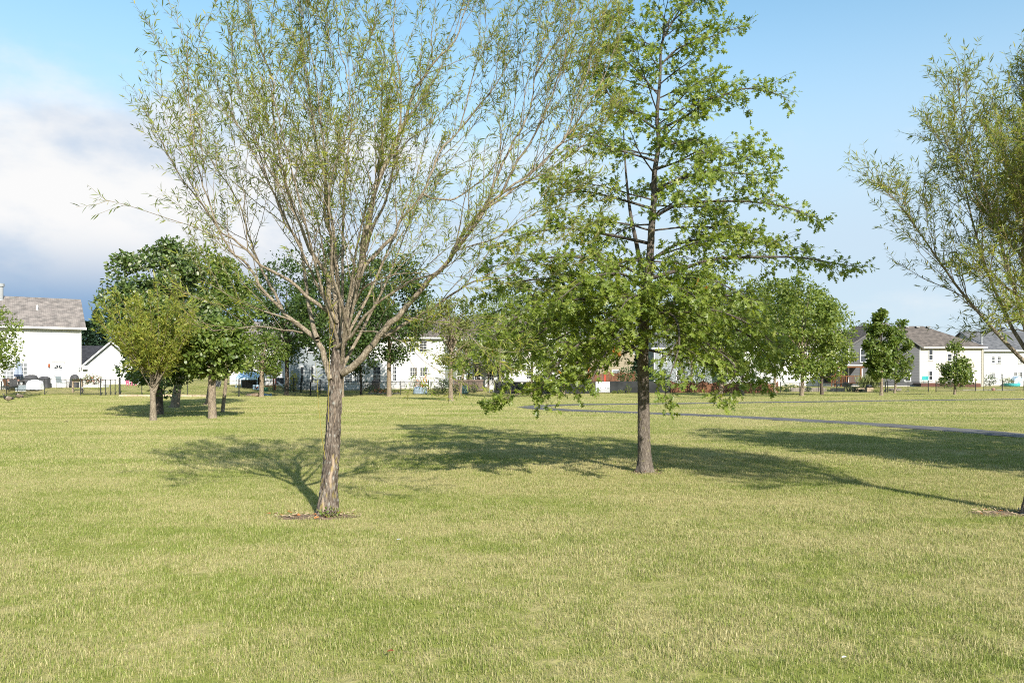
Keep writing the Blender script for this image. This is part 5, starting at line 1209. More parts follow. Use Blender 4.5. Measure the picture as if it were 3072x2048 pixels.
# ------------------------------------------------------------------ geese, person, garden things
def multi(name, v, q, mats, midx, parent, smooth=True):
    me = mesh_np(name, v, [q], smooth=smooth, midx=midx); return link(name, me, [M[m] for m in mats], parent)
def goose(label, base, spine, cheek, flip=1, rz=0.0):
    T = thing('goose', label, 'goose', tuple(base), rz, 'geese on the lawn')
    S = spline([(x, 0, z, r) for x, z, r, c in spine], .02); k = 16; v, q = tube_np(S[:, :3], S[:, 3], k)
    # body is wider than high only a little; colour by place along the spine
    cs = [c for *_, c in spine]; t = np.linspace(0, len(spine) - 1, len(S)); ring = np.minimum(np.round(t).astype(int), len(spine) - 1)
    zc = v.reshape(len(S), k, 3)[..., 2] - S[:, None, 2]; mid = np.array([[cs[ring[i]] for j in range(k)] for i in range(len(S) - 1)])
    low = (zc[:-1] < -0.45 * S[:-1, 3:4]) & (mid == 0); mid = np.where(low, 3, mid)
    v2 = v.reshape(len(S), k, 3).copy(); nv = np.array([[noise.noise(Vector(p) * 14) for p in row] for row in v2]); v2 += (v2 - S[:, None, :3]) * nv[..., None] * .06
    o = multi('body', v2.reshape(-1, 3), q, ['goose_brown', 'goose_black', 'goose_white', 'goose_pale'], mid.ravel(), T)
    for s in (-1, 1):
        MB().blob((cheek[0], s * cheek[2], cheek[1]), (.020, .008, .028), 1, 0, 8, 6).build('cheek_patch', M['goose_white'], T)
        m = MB(); w = [(.30, .255), (.16, .30), (-.02, .315), (-.12, .27), (-.06, .19), (.12, .17)]
        m.prism([(x, s * (.118 - .25 * abs(x - .03) ** 2), z - .03) for x, z in w][::s], (0, s * .014, 0)); m.build('wing', M['goose_brown'], T)
        l = MB(); l.tube(np.array(((-.02, s * .05, .14), (-.015, s * .05, .07), (-.02, s * .05, .01))), (.014, .009, .008), 6)
        l.raw([(-.10, s * .05 - .035, .004), (-.10, s * .05 + .035, .004), (.0, s * .05, .004), (-.02, s * .05, .02)], [(0, 1, 3), (1, 2, 3), (2, 0, 3), (0, 2, 1)]); l.build('leg', M['goose_black'], T)
    return T
def build_geese():
    goose('Canada goose standing with its neck raised', gsolve(25, 1206), [(.36, .19, .012, 1), (.27, .205, .05, 1), (.20, .22, .085, 0), (.05, .225, .125, 0), (-.10, .235, .122, 0), (-.20, .275, .085, 3), (-.245, .34, .042, 1), (-.255, .41, .030, 1), (-.265, .465, .033, 1), (-.30, .485, .030, 1), (-.335, .478, .014, 1), (-.365, .47, .005, 1)], (-.283, .465, .026))
    goose('Canada goose resting with its head tucked back', gsolve(57, 1196), [(.38, .10, .012, 1), (.28, .135, .045, 1), (.18, .175, .085, 0), (.04, .20, .118, 0), (-.10, .215, .115, 0), (-.19, .245, .080, 3), (-.195, .305, .045, 1), (-.145, .345, .034, 1), (-.09, .345, .034, 1), (-.05, .33, .022, 1), (-.02, .315, .008, 1)], (-.10, .345, .028), rz=R(-14))

def build_person():
    px, D = 1275, 78.5; T = thing('person', 'man in white shirt and orange braces behind the fence notice', 'person', (PX(px, D), D, float(ground_z(PX(px, D), D))), 0)
    # facing +x (to the right), head bowed, hands together in front
    J = dict(pelvis=(0, 0, .95), belly=(.02, 0, 1.08), chest=(.0, 0, 1.30), neck=(.0, 0, 1.47), head0=(.035, 0, 1.56), head1=(.06, 0, 1.66), head2=(.05, 0, 1.74))
    r = dict(pelvis=(.155, .14), belly=(.155, .15), chest=(.17, .135), neck=(.062, .062), head0=(.075, .080), head1=(.085, .095), head2=(.05, .055)); E = [('pelvis', 'belly'), ('belly', 'chest'), ('chest', 'neck'), ('neck', 'head0'), ('head0', 'head1'), ('head1', 'head2')]
    def add(n, p, rr, par): J[n] = p; r[n] = rr; E.append((par, n))
    for s, nm in ((1, 'far_'), (-1, 'near_')):
        add(nm + 'hip', (.0, s * .10, .90), (.105, .10), 'pelvis'); add(nm + 'knee', (.03, s * .11, .50), (.068, .066), nm + 'hip'); add(nm + 'calf', (.0, s * .115, .34), (.060, .060), nm + 'knee'); add(nm + 'ankle', (-.02, s * .12, .09), (.042, .042), nm + 'calf'); add(nm + 'toe', (.15, s * .13, .045), (.045, .035), nm + 'ankle')
        add(nm + 'shoulder', (-.01, s * .19, 1.39), (.068, .068), 'chest'); add(nm + 'elbow', (-.01, s * .235, 1.11), (.047, .047), nm + 'shoulder'); add(nm + 'wrist', (.20, s * .16, 1.00), (.030, .034), nm + 'elbow'); add(nm + 'palm', (.275, s * .14, .985), (.022, .042), nm + 'wrist')
        for k, (dy, ln) in enumerate(((-.030, .060), (-.010, .075), (.010, .078), (.028, .068))):
            a = (.315, s * .14 + dy, .985 - .008 * k); b = (.315 + ln * .6, s * .14 + dy * 1.1, .960 - .008 * k); c = (.305 + ln * .7, s * .14 + dy * 1.1, .925)
            add(nm + 'k%d' % k, a, (.010, .010), nm + 'palm'); add(nm + 'm%d' % k, b, (.009, .009), nm + 'k%d' % k); add(nm + 't%d' % k, c, (.008, .008), nm + 'm%d' % k)
        add(nm + 'th0', (.265, s * .14 - s * .045, 1.0), (.012, .012), nm + 'palm'); add(nm + 'th1', (.305, s * .14 - s * .062, .985), (.010, .010), nm + 'th0')
    add('nose', (.165, 0, 1.645), (.014, .012), 'head1')
    keys = list(J); me = bpy.data.meshes.new('body'); me.from_pydata([J[k] for k in keys], [(keys.index(a), keys.index(b)) for a, b in E], [])
    tmp = bpy.data.objects.new('body', me); COL.objects.link(tmp); md = tmp.modifiers.new('skin', 'SKIN'); md.use_smooth_shade = True; tmp.modifiers.new('sub', 'SUBSURF').levels = 1; tmp.modifiers['sub'].render_levels = 1
    for i, k in enumerate(keys): me.skin_vertices[0].data[i].radius = r[k]; me.skin_vertices[0].data[i].use_root = (k == 'pelvis')
    dg = bpy.context.evaluated_depsgraph_get(); m2 = bpy.data.meshes.new_from_object(tmp.evaluated_get(dg)); bpy.data.objects.remove(tmp)
    m2.materials.clear(); o = link('body', m2, [M['skin'], M['white_shirt'], M['denim'], M['goose_black']], T)
    for p in m2.polygons:
        x, y, z = p.center; p.use_smooth = True
        if z < .11: p.material_index = 3
        elif z < .93 and x < .24: p.material_index = 2
        elif z < 1.46 and x < .13 and not (z < 1.16 and abs(y) > .20): p.material_index = 1
        else: p.material_index = 0
    MB().lathe([(.085, -.02), (.104, .01), (.10, .06), (.07, .105), (.01, .12)], 14, (.05, 0, 1.68)).raw([(.10, -.07, 1.69), (.20, -.05, 1.675), (.20, .05, 1.675), (.10, .07, 1.69), (.10, -.07, 1.70), (.20, -.05, 1.685), (.20, .05, 1.685), (.10, .07, 1.70)], [(0, 1, 2, 3), (7, 6, 5, 4), (0, 4, 5, 1), (1, 5, 6, 2), (2, 6, 7, 3)]).build('cap', M['straw_hat'], T)
    for s in (-1, 1):
        m = MB(); P = spline([(.0, s * .10, .95), (-.15, s * .10, 1.12), (-.165, s * .11, 1.30), (-.06, s * .12, 1.455), (.09, s * .11, 1.40), (.165, s * .09, 1.25), (.165, s * .08, 1.05)], .06); m.tube(P, np.full(len(P), .028), 6); m.build('brace_strap', M['orange_cloth'], T)
        MB().blob((.132, s * .034, 1.672), (.008, .012, .008), 0, 0, 6, 5).build('eye', M['goose_black'], T); MB().blob((.05, s * .095, 1.63), (.022, .012, .034), 0, 0, 8, 6).build('ear', M['skin'], T)
    MB().box(.130, .146, -.022, .022, 1.598, 1.606).build('mouth', M['rooster_brown'], T)

def drape(name, label, cat, base, w, d, h, mat, seed, rz=0, top=.75, lean=0, cy=None):
    """something under a fitted cover: rounded top, sagging folds, hem off the ground"""
    T = thing(name, label, cat, tuple(base), rz); rs = np.random.RandomState(seed); n = 28; v = []; lv_ = [(1.0, .04), (1.0, .25), (.97, .5), (.93, .75), (top, .93), (top * .55, 1.0), (.02, 1.01)]
    for k, z in lv_:
        for i in range(n):
            a = 2 * math.pi * i / n; c, s = math.cos(a), math.sin(a); sq = (abs(c) ** 5 + abs(s) ** 5) ** (-1 / 5)
            fold = 1 + .035 * (1 - z) * math.sin(a * 9 + seed) + .02 * rs.normal()
            v.append((w / 2 * k * sq * c * fold + lean * z, d / 2 * k * sq * s * fold, h * z * (1 + .05 * math.sin(a * 2 + seed) * (z > .6))))
    f = [(i * n + j, i * n + (j + 1) % n, (i + 1) * n + (j + 1) % n, (i + 1) * n + j) for i in range(len(lv_) - 1) for j in range(n)]
    m = MB(); m.raw(v, f + [tuple((len(lv_) - 1) * n + j for j in range(n))]); m.build('cover', M[mat], T, smooth=True)
    for sx in (-1, 1):
        for sy in (-1, 1): MB().box(sx * w * .38 - .03, sx * w * .38 + .03, sy * d * .36 - .03, sy * d * .36 + .03, -.02, .12).build('foot', M['black_metal'], T)
    return T
def chair(label, base, rz, mat, frame='black_metal', s=1.0, group=None, cushion=None):
    T = thing('patio_chair', label, 'chair', tuple(base), rz, group); w = .27 * s
    for sx in (-1, 1):
        for yy, nm in ((-.25, 0), (.22, 1)): m = MB(); m.tube(np.array(((sx * w, yy * s, 0), (sx * w, (yy * .9) * s, .43 * s))), (.014, .014), 6); m.build('leg', M[frame], T)
        m = MB(); m.tube(spline([(sx * w, -.25 * s, .42 * s), (sx * (w + .02), -.22 * s, .64 * s), (sx * (w + .02), .1 * s, .66 * s), (sx * w, .27 * s, .62 * s)], .08), np.full(len(spline([(sx * w, -.25 * s, .42 * s), (sx * (w + .02), -.22 * s, .64 * s), (sx * (w + .02), .1 * s, .66 * s), (sx * w, .27 * s, .62 * s)], .08)), .013), 6); m.build('arm', M[frame], T)
    MB().box(-w, w, -.26 * s, .22 * s, .41 * s, .45 * s).build('seat', M[cushion or mat], T)
    m = MB(); m.prism([(-w, .20 * s, .46 * s), (-w, .235 * s, .46 * s), (-w, .36 * s, .98 * s), (-w, .325 * s, .98 * s)], (2 * w, 0, 0)); m.build('backrest', M[mat], T); return T
def wire_chair(label, base, rz):
    T = thing('patio_chair', label, 'chair', tuple(base), rz, 'black metal chairs on the patio')
    for sx in (-1, 1):
        for yy in (-.24, .22): m = MB(); m.tube(np.array(((sx * .25, yy, 0), (sx * .25, yy * .9, .44))), (.014, .014), 6); m.build('leg', M['black_metal'], T)
        m = MB(); Q = spline([(sx * .25, -.24, .44), (sx * .29, -.22, .66), (sx * .29, .1, .66), (sx * .26, .24, .56)], .08); m.tube(Q, np.full(len(Q), .014), 6); m.build('arm', M['black_metal'], T)
    MB().box(-.25, .25, -.24, .22, .43, .455).build('seat', M['black_metal'], T); m = MB(); Q = spline([(-.26, .22, .45), (-.27, .30, .80), (-.18, .33, .98), (0, .34, 1.04), (.18, .33, .98), (.27, .30, .80), (.26, .22, .45)], .06); m.tube(Q, np.full(len(Q), .016), 6)
    for x in np.linspace(-.18, .18, 6): m.tube(np.array(((x, .22, .45), (x, .33, .98 + .05 * (1 - abs(x) / .18)))), (.008, .008), 4)
    m.build('backrest', M['black_metal'], T)
def at_D(px, D): x = PX(px, D); return (x, D, float(ground_z(x, D)))

def build_things():
    a = at_D
    # patio of the white house
    T = thing('patio_umbrella', 'closed blue patio umbrella with dark scalloped hem', 'umbrella', a(55, 63.6)); m = MB(); m.tube(np.array(((0, 0, 0), (0, 0, 2.42))), (.022, .02), 8); m.build('pole', M['grey_metal'], T)
    n = 16; v = []
    for z, r in ((1.18, .27), (1.35, .25), (1.7, .20), (2.0, .16), (2.28, .10), (2.38, .03)):
        for i in range(n): k = 1 + (.16 if i % 2 else -.16) * (1 if z < 2.2 else .3); v.append((r * k * math.cos(6.2832 * i / n), r * k * math.sin(6.2832 * i / n), z))
    m = MB(); m.raw(v, [(i * n + j, i * n + (j + 1) % n, (i + 1) * n + (j + 1) % n, (i + 1) * n + j) for i in range(5) for j in range(n)]); cn = m.build('canopy', M['umbrella_blue'], T)
    m = MB(); m.raw([(p[0] * (1.0 if q else 1.04), p[1] * (1.0 if q else 1.04), p[2] - (0 if q else .12 + .05 * (i % 2))) for q in (0, 1) for i, p in enumerate(v[:n])], [(j, (j + 1) % n, n + (j + 1) % n, n + j) for j in range(n)]); m.build('hem', M['umbrella_dark'], cn)
    MB().lathe([(.26, 0), (.26, .05), (.05, .09), (.04, .28)], 14).build('base', M['black_metal'], T)
    T = thing('patio_table', 'dark patio table cluttered with brown things under the umbrella', 'table', a(38, 63.2)); MB().box(-.75, .75, -.4, .4, .68, .72).build('table_top', M['brown_cover'], T)
    for sx in (-1, 1):
        for sy in (-1, 1): MB().box(sx * .68 - .03, sx * .68 + .03, sy * .34 - .03, sy * .34 + .03, 0, .679).build('leg', M['black_metal'], T)
    for i, (x, s) in enumerate(((-.35, .15), (-.05, .12), (.22, .16), (.46, .11))):
        T = thing('flower_pot', 'brown clay pot on the patio table, number %s from the umbrella pole' % ('four', 'three', 'two', 'one')[i], 'pot', (a(38, 63.2)[0] + x, 63.2, a(38, 63.2)[2] + .721)); MB().lathe([(s * .5, 0), (s * .75, s * .9), (s * .85, s), (s * .6, s * 1.02)], 10).build('pot_body', M['clay_ball'], T); MB().blob((0, 0, s * 1.15), (s * .7, s * .6, s * .45), i, .4).build('dried_plant', M['brown_cover'], T)
    chair('patio chair with orange cushion at the cluttered table', a(27, 62.8), R(150), 'cedar', cushion='cedar'); chair('dark patio chair at the cluttered table beside the planter', a(45, 62.7), R(190), 'grey_cover')
    T = thing('planter', 'low grey rectangular planter beside the closed umbrella', 'planter', a(66, 62.9)); m = MB(); m.prism([(-.40, -.2, 0), (.40, -.2, 0), (.46, -.2, .46), (-.46, -.2, .46)], (0, .4, 0)); m.build('planter_body', M['sling_grey'], T); MB().box(-.42, .42, -.22, .22, -.03, .02).build('plinth', M['white_trim'], T); MB().box(-.43, .43, -.18, .18, .44, .47).build('soil', M['soil'], T)
    drape('covered_furniture', 'dark draped furniture beside the white covered table', 'furniture', a(88, 64.0), .95, .8, 1.05, 'grey_cover', 1, lean=.18); drape('covered_furniture', 'dark draped furniture with a flat top near the back door', 'furniture', a(133, 64.4), .80, .7, .92, 'grey_cover', 2, top=.92)
    drape('covered_table', 'round table under a tied white cover', 'table', a(105, 63.2), 1.05, 1.05, .80, 'white_cover', 3, top=.8)
    chair('grey sling patio chair by the back door', a(184, 64.4), R(165), 'sling_grey'); drape('covered_grill', 'tall grill under a black cover at the house corner', 'grill', a(222, 66.0), .62, .55, 1.06, 'grey_cover', 5, top=.8, lean=.06)
    T = thing('side_table', 'small black wire table next to the sling chair', 'table', a(203, 65)); MB().lathe([(.2, .5), (.2, .52)], 12).build('table_top', M['black_metal'], T)
    for k in range(3): m = MB(); c, s = math.cos(k * 2.1), math.sin(k * 2.1); m.tube(np.array(((.08 * c, .08 * s, .5), (.05 * c, .05 * s, .25), (.17 * c, .17 * s, 0))), (.009, .009, .009), 5); m.build('leg', M['black_metal'], T)
    T = thing('flower_stand', 'wooden plant stand with trailing plants on the gate post side', 'plant stand', a(233, 62.2)); MB().box(-.4, .4, -.12, .12, .84, .88).build('shelf', M['timber'], T)
    for x in (-.36, .36): MB().box(x - .03, x + .03, -.1, .1, -.05, .839).build('leg', M['timber'], T)
    rs = np.random.RandomState(9); q = 260; p = np.column_stack((rs.uniform(-.42, .42, q), rs.uniform(-.14, .14, q), rs.uniform(.88, 1.06, q))); o = link('foliage', leaves_mesh('foliage', DIAMOND, p, norm(rs.normal(0, 1, (q, 3))), norm(rs.normal(0, .5, (q, 3)) + (0, 0, 1)), rs.uniform(.06, .12, q), rs.rand(q)), M['red_flower_leaf'], T); o['kind'] = 'stuff'
    T = thing('raised_bed', 'white edged raised flower bed behind the gate', 'garden bed', a(280, 68)); MB().box(-1.1, 1.1, -.5, .5, -.1, .22).build('edging', M['white_trim'], T); MB().box(-1.0, 1.0, -.42, .42, .215, .235).build('soil', M['soil'], T)
    shrub('flowering_shrub', 'bushy red flowering plant in the white edged bed', (*a(284, 68)[:2], a(284, 68)[2] + .2), .85, .4, .85, 'red_flower_leaf', 3, 600, .10); shrub('flowering_shrub', 'small bright green bush left in the white edged bed', (*a(262, 68)[:2], a(262, 68)[2] + .2), .4, .35, .9, 'reed_leaf', 4, 320, .10)
    for i, (px, D, mat, lb) in enumerate(((386, 76, 'pink_plastic', 'pink plastic toy chair under the pear tree, nearer the gate'), (402, 76.5, 'pink_plastic', 'pink plastic toy chair under the pear tree, nearer the golden willow'))):
        T = thing('toy_chair', lb, 'toy', a(px, D), R(160 + 30 * i)); MB().box(-.18, .18, -.18, .18, .24, .29).build('seat', M[mat], T); MB().box(-.18, .18, .15, .19, .291, .62).build('backrest', M[mat], T)
        for sx in (-1, 1):
            for sy in (-1, 1): MB().box(sx * .15 - .025, sx * .15 + .025, sy * .14 - .025, sy * .14 + .025, 0, .239).build('leg', M[mat], T)
    # timber edging along the fence
    p0, p1 = np.array(gsolve(357, 1189)), np.array(gsolve(632, 1191)); T = thing('timber_edging', 'long weathered timber edging along the chain link fence', 'edging', tuple(p0)); d = p1 - p0
    for k in range(5): b0, b1 = p0 + d * (k + .01) / 5, p0 + d * (k + .99) / 5; b0[2] = ground_z(b0[0], b0[1]) + .07; b1[2] = ground_z(b1[0], b1[1]) + .07; MB().bar(b0 - p0, b1 - p0, .16, .16).build('timber', M['timber'], T)
    T = thing('folding_chair', 'folded dark camp chair leaning behind the tree trunks', 'chair', a(650, 72)); m = MB(); m.prism([(-.32, 0, .12), (.30, .05, .10), (.36, .12, .62), (-.18, .1, .66)], (0, .1, 0)); m.build('fabric', M['black_fabric'], T)
    for p, q in (((.20, -.05, 0), (.42, 0, .62)), ((-.2, 0, 0), (.1, .1, .6))): m = MB(); m.tube(np.array((p, q)), (.015, .015), 6); m.build('frame_bar', M['grey_metal'], T)
    # blue canopy shelter with painted panel
    c = a(748, 76); s = 76 / FPX; T = thing('canopy_shelter', 'light blue pitched canopy shelter with dark open front', 'canopy', c); w = 33 * s; 
    m = MB(); m.prism([(-w, -.8, 1.0), (-w, .8, 1.55), (-w, .8, 1.61), (-w, -.8, 1.06)], (2 * w, 0, 0)); r_ = m.build('canopy_roof', M['canopy_blue'], T); MB().box(-w, w, -.83, -.80, .86, 1.05).build('valance', M['canopy_blue'], r_); MB().box(-w, w, .76, .80, 0, 1.5).build('back_wall', M['dark_interior'], T)
    for sx in (-1, 1):
        for sy in (-.76, .7): MB().box(sx * (w - .05) - .03, sx * (w - .05) + .03, sy - .03, sy + .03, -.05, 1.02 if sy < 0 else 1.5).build('post', M['canopy_blue'], T)
    b = a(769, 75); T = thing('painted_panel', 'white board with a painted rooster beside the canopy', 'sign', b); MB().box(-.32, .32, -.015, .015, 0, .46).build('panel', M['canopy_blue'], T)
    m = MB(); m.prism([(-.14, -.017, .26), (-.06, -.017, .30), (-.02, -.017, .22), (.06, -.017, .22), (.10, -.017, .34), (.18, -.017, .32), (.14, -.017, .16), (.04, -.017, .11), (-.06, -.017, .13), (-.10, -.017, .22)], (0, -.006, 0)); m.build('rooster_picture', M['rooster_brown'], T); MB().box(-.01, .0, -.024, -.017, .02, .12).box(.03, .04, -.024, -.017, .02, .12).build('rooster_legs', M['black_metal'], T)
    for px in (760.5, 777.5): x = PX(px, 75) - b[0]; MB().box(x - .015, x + .015, .016, .04, -.1, .4).build('stake', M['timber'], T)
    # play set
    c = a(808, 76.5); T = thing('play_set', 'red and green play frame with white slide', 'play set', c)
    for x in (-.5, .4): m = MB(); m.tube(np.array(((x, -.3, 0), (x, 0, 1.5))), (.035, .035), 7); m.build('leg', M['green_plastic'], T); m = MB(); m.tube(np.array(((x, .4, 0), (x, 0, 1.5))), (.035, .035), 7); m.build('leg', M['green_plastic'], T)
    m = MB(); m.tube(np.array(((-.6, 0, 1.5), (.5, 0, 1.5))), (.035, .035), 7); m.build('top_bar', M['green_plastic'], T)
    MB().box(-.35, -.05, -.1, .15, .38, .44).build('swing_seat', M['red_paint'], T); MB().box(.08, .34, -.1, .15, .42, .48).build('swing_seat', M['red_paint'], T)
    for x in (-.33, -.07, .1, .32): m = MB(); m.tube(np.array(((x, 0, .44), (x, 0, 1.5))), (.008, .008), 4); m.build('swing_chain', M['grey_metal'], T)
    MB().box(.45, .75, -.3, .3, .7, .78).build('platform', M['red_paint'], T)
    for y in (-.27, .27): MB().box(.47, .53, y - .03, y + .03, 0, 1.2).build('post', M['red_paint'], T)
    m = MB(); m.prism([(.74, -.2, .80), (1.55, -.2, .12), (1.75, -.2, .10), (1.75, -.2, .15), (1.58, -.2, .17), (.78, -.2, .86)], (0, .4, 0)); m.build('slide', M['white_trim'], T)
    T = thing('toy_bucket', 'dark green upturned tub beside the play frame', 'tub', a(796, 74)); MB().lathe([(.28, 0), (.22, .34), (.18, .36), (.02, .36)], 14).build('tub_body', M['green_plastic'], T)
    T = thing('toy_sled', 'pale blue plastic toy sled on the grass by the fence', 'toy', gsolve(802, 1187)); m = MB(); m.prism([(-.35, -.18, .06), (.30, -.18, .05), (.36, -.18, .22), (.30, -.18, .22), (.24, -.18, .11), (-.1, -.18, .12), (-.16, -.18, .20), (-.24, -.18, .20), (-.30, -.18, .14)], (0, .36, 0)); m.build('sled_body', M['blue_plastic'], T); 
    for y in (-.15, .15): MB().box(-.33, .33, y - .02, y + .02, 0, .055).build('runner', M['blue_plastic'], T)
    T = thing('soil_mound', 'low heap of soil and stones beside the blue sled', 'mound', gsolve(755, 1188)); MB().blob((0, .2, 0), (.62, .4, .22), 4, .5, 18, 9, -.05).build('heap', M['soil'], T)
    rs = np.random.RandomState(2)
    for k in range(7): MB().blob((rs.uniform(-.5, .5), rs.uniform(-.1, .1), rs.uniform(.03, .12)), (rs.uniform(.06, .13), .08, .05), k, .3, 8, 6).build('stone', M['stone'], T)
    shrub('flowering_shrub', 'tall shrub with yellow flower spikes by the pale blue house', a(880, 78.4), .42, .4, 1.9, 'yellow_bloom', 6, 520, .12); shrub('shrub', 'low dark shrub inside the fence under the yellow spikes', a(862, 76), .55, .4, .8, 'shrub_leaf', 7, 300, .12)
    drape('covered_grill', 'grill under a brown cover against the white wall', 'grill', a(1127, 79.5), .85, .6, 1.18, 'brown_cover', 6, top=.75)
    for i, (px, D, rx, h, mt, lb) in enumerate(((1098, 79.5, .42, 1.15, 'shrub_leaf', 'spiky dark shrub left of the brown covered grill'), (1113, 77.3, .34, .85, 'shrub_leaf', 'rounded dark shrub in the bed below the brown cover'), (1135, 77, .5, .5, 'red_flower_leaf', 'low red flowering plant in the bed, nearest the brown cover'), (1158, 77, .55, .48, 'red_flower_leaf', 'low red flowering plant in the bed beside the pale trunk'), (1190, 77.2, .35, .3, 'yellow_bloom', 'tiny yellow flowers by the black metal chairs'))): shrub('shrub' if 'flower' not in lb else 'flowering_plant', lb, a(px, D), rx, .35, h, mt, 30 + i, 260, .10, cat='shrub' if 'flower' not in lb else 'plant')
    T = thing('stone_edging', 'low stone edging around the flower bed by the pale trunk', 'edging', a(1150, 76.4)); x0 = PX(1108, 76.4) - a(1150, 76.4)[0]
    for k in range(13): MB().blob((x0 + k * .24, rs.uniform(-.04, .04), .05), (.13, .10, .085), k, .25, 8, 6).build('stone', M['stone'], T)
    wire_chair('black metal chair on the patio, left of the pair', a(1209, 80.5), R(170)); wire_chair('black metal chair on the patio, close to the man', a(1238, 80.6), R(200))
    shrub('flowering_plant', 'bushy plant with orange flowers between chair and man', a(1256, 79.6), .50, .4, 1.25, 'red_flower_leaf', 41, 420, .11, cat='plant')
    drape('covered_grill', 'low wide object under a blue-grey cover behind the notice', 'covered object', a(1261, 76.9), 1.32, .8, .68, 'blue_grey_cover', 8, top=.8)
    # notice on the fence
    f = np.array(gsolve(1269.5, 1184)); T = thing('notice_sign', 'red and black notice hung on the chain link fence', 'sign', (f[0], f[1] - .045, f[2] + .86)); MB().box(-.21, .21, -.006, .006, -.16, .16).build('sign_board', M['white_trim'], T); MB().box(-.17, .17, -.011, -.0065, -.12, .12).build('red_field', M['red_paint'], T)
    for k, (z, wd) in enumerate(((.085, .11), (.045, .15), (-.075, .13))): MB().box(-wd, wd, -.014, -.0115, z - .012, z + .012).build('lettering_bar', M['black_metal'], T)
    shrub('shrub', 'tall near-black shrub behind the fence corner', a(1329, 77.6), .58, .5, 1.55, 'shrub_leaf', 50, 700, .12); shrub('shrub', 'leafy green shrub left of the near-black shrub', a(1306, 77.4), .34, .3, .75, 'shrub_leaf', 51, 260, .10); shrub('shrub', 'leafy climbing shrub against the brown tub', a(1422, 78.4), .5, .3, 1.0, 'shrub_leaf', 52, 420, .10); shrub('shrub', 'dark low shrub beside the thin trunk', a(1366, 77.6), .45, .3, .95, 'shrub_leaf', 53, 360, .10)
    c = a(1406, 80.5); T = thing('hot_tub', 'brown panelled hot tub with a flat lid', 'hot tub', c); w = 44 * 80.5 / FPX
    for k in range(14): MB().box(-w + k * w / 7 + .01, -w + (k + 1) * w / 7 - .01, -.75, -.70, 0, .98).build('side_panel', M['brown_cover'], T)
    MB().box(-w + .02, w - .02, -.70, .8, 0, .96).build('tub_body', M['dark_interior'], T); MB().box(-w - .04, w + .04, -.8, .85, .985, 1.10).build('lid', M['brown_cover'], T)
    drape('covered_grill', 'kettle grill under a dark green cover by the thin trunk', 'grill', a(1394, 76.6), .72, .65, .80, 'green_cover', 9, top=.7)
    drape('tarp_heap', 'tall heap under a folded grey-brown tarpaulin', 'tarp', a(1511, 79), 1.7, .9, 1.02, 'tarp_grey', 10, top=.55)
    chair('white plastic garden chair half hidden by shrubs', a(1474, 78.8), R(190), 'white_trim', 'white_trim', .75)
    # banner and little sign on the screened fence
    f = np.array(gsolve(1808, 1179)); k = f[1] / FPX; T = thing('banner', 'white printed banner tied on the black screened fence', 'banner', (f[0], f[1] - .07, f[2])); w, z0, z1 = 21 * k, (1179 - 1175.5) * k, (1179 - 1145.5) * k
    MB().box(-w, w, -.006, .006, z0, z1).build('banner_sheet', M['white_cover'], T); zz = lambda t: z0 + (z1 - z0) * t
    for i, (xa, xb, t) in enumerate(((-.85, -.6, .90), (-.45, -.30, .88), (-.25, -.08, .88), (0, .25, .88), (.35, .42, .88), (.5, .68, .88), (.74, .9, .88), (-.02, .12, .77), (-.42, -.3, .67), (-.2, -.1, .67), (.2, .55, .67))): MB().box(xa * w, xb * w, -.009, -.0065, zz(t) - .016, zz(t) + .016).build('print_line', M['grey_cover'], T)
    m = MB(); m.prism([(-w * .98, -.0065, zz(.03)), (w * .98, -.0065, zz(.03)), (w * .98, -.0065, zz(.50)), (w * .6, -.0065, zz(.45)), (w * .35, -.0065, zz(.40)), (-w * .35, -.0065, zz(.40)), (-w * .6, -.0065, zz(.45)), (-w * .98, -.0065, zz(.52))], (0, -.003, 0)); m.build('print_shape', M['grey_metal'], T)
    for t, a0, mt in ((.37, .55, 'white_trim'), (.27, .60, 'white_trim'), (.14, .9, 'white_trim')): MB().prism([(-a0 * w, -.010, zz(t)), (0, -.010, zz(t - .05)), (a0 * w, -.010, zz(t)), (a0 * w, -.010, zz(t + .05)), (0, -.010, zz(t)), (-a0 * w, -.010, zz(t + .05))], (0, -.003, 0)).build('print_stripe', M[mt], T)
    for xa in (-.42, .30): MB().box(xa * w, (xa + .14) * w, -.013, -.0101, zz(.36), zz(.42)).build('print_lamp', M['cedar'], T)
    f = np.array(gsolve(1767, 1181)); T = thing('notice_sign', 'small white notice on the screened gate', 'sign', (f[0], f[1] - .05, f[2] + .86)); MB().box(-.075, .075, -.005, .005, -.11, .11).build('sign_board', M['white_trim'], T); MB().box(-.05, .05, -.008, -.0055, .04, .07).build('lettering_bar', M['grey_metal'], T)
    f = np.array(gsolve(1565, 1181)); T = thing('notice_sign', 'small pale notice on the screened fence near the tarpaulin', 'sign', (f[0], f[1] - .06, f[2] + 1.0)); MB().box(-.14, .14, -.005, .005, -.10, .10).build('sign_board', M['gutter_cream'], T); MB().box(-.10, .10, -.008, -.0055, .0, .04).build('lettering_bar', M['grey_metal'], T)
    c = a(1792, 82); T = thing('swing_set', 'red steel swing frame behind the white banner', 'swing set', c)
    for x, e in ((-.9, 'orange_paint'), (.78, 'red_paint')):
        for dx, dy in ((-.12, -.5), (.14, .5)): m = MB(); m.tube(np.array(((x + dx, dy, 0), (x, 0, 2.15))), (.05, .05), 8); m.build('leg', M[e], T)
    m = MB(); m.tube(np.array(((-1.0, 0, 2.15), (.9, 0, 2.15))), (.04, .04), 8); m.build('top_bar', M['red_paint'], T)
    for x in (-.35, .05, .25, .5): m = MB(); m.tube(np.array(((x, 0, 2.12), (x, 0, .6))), (.012, .012), 4); m.build('swing_chain', M['grey_metal'], T)
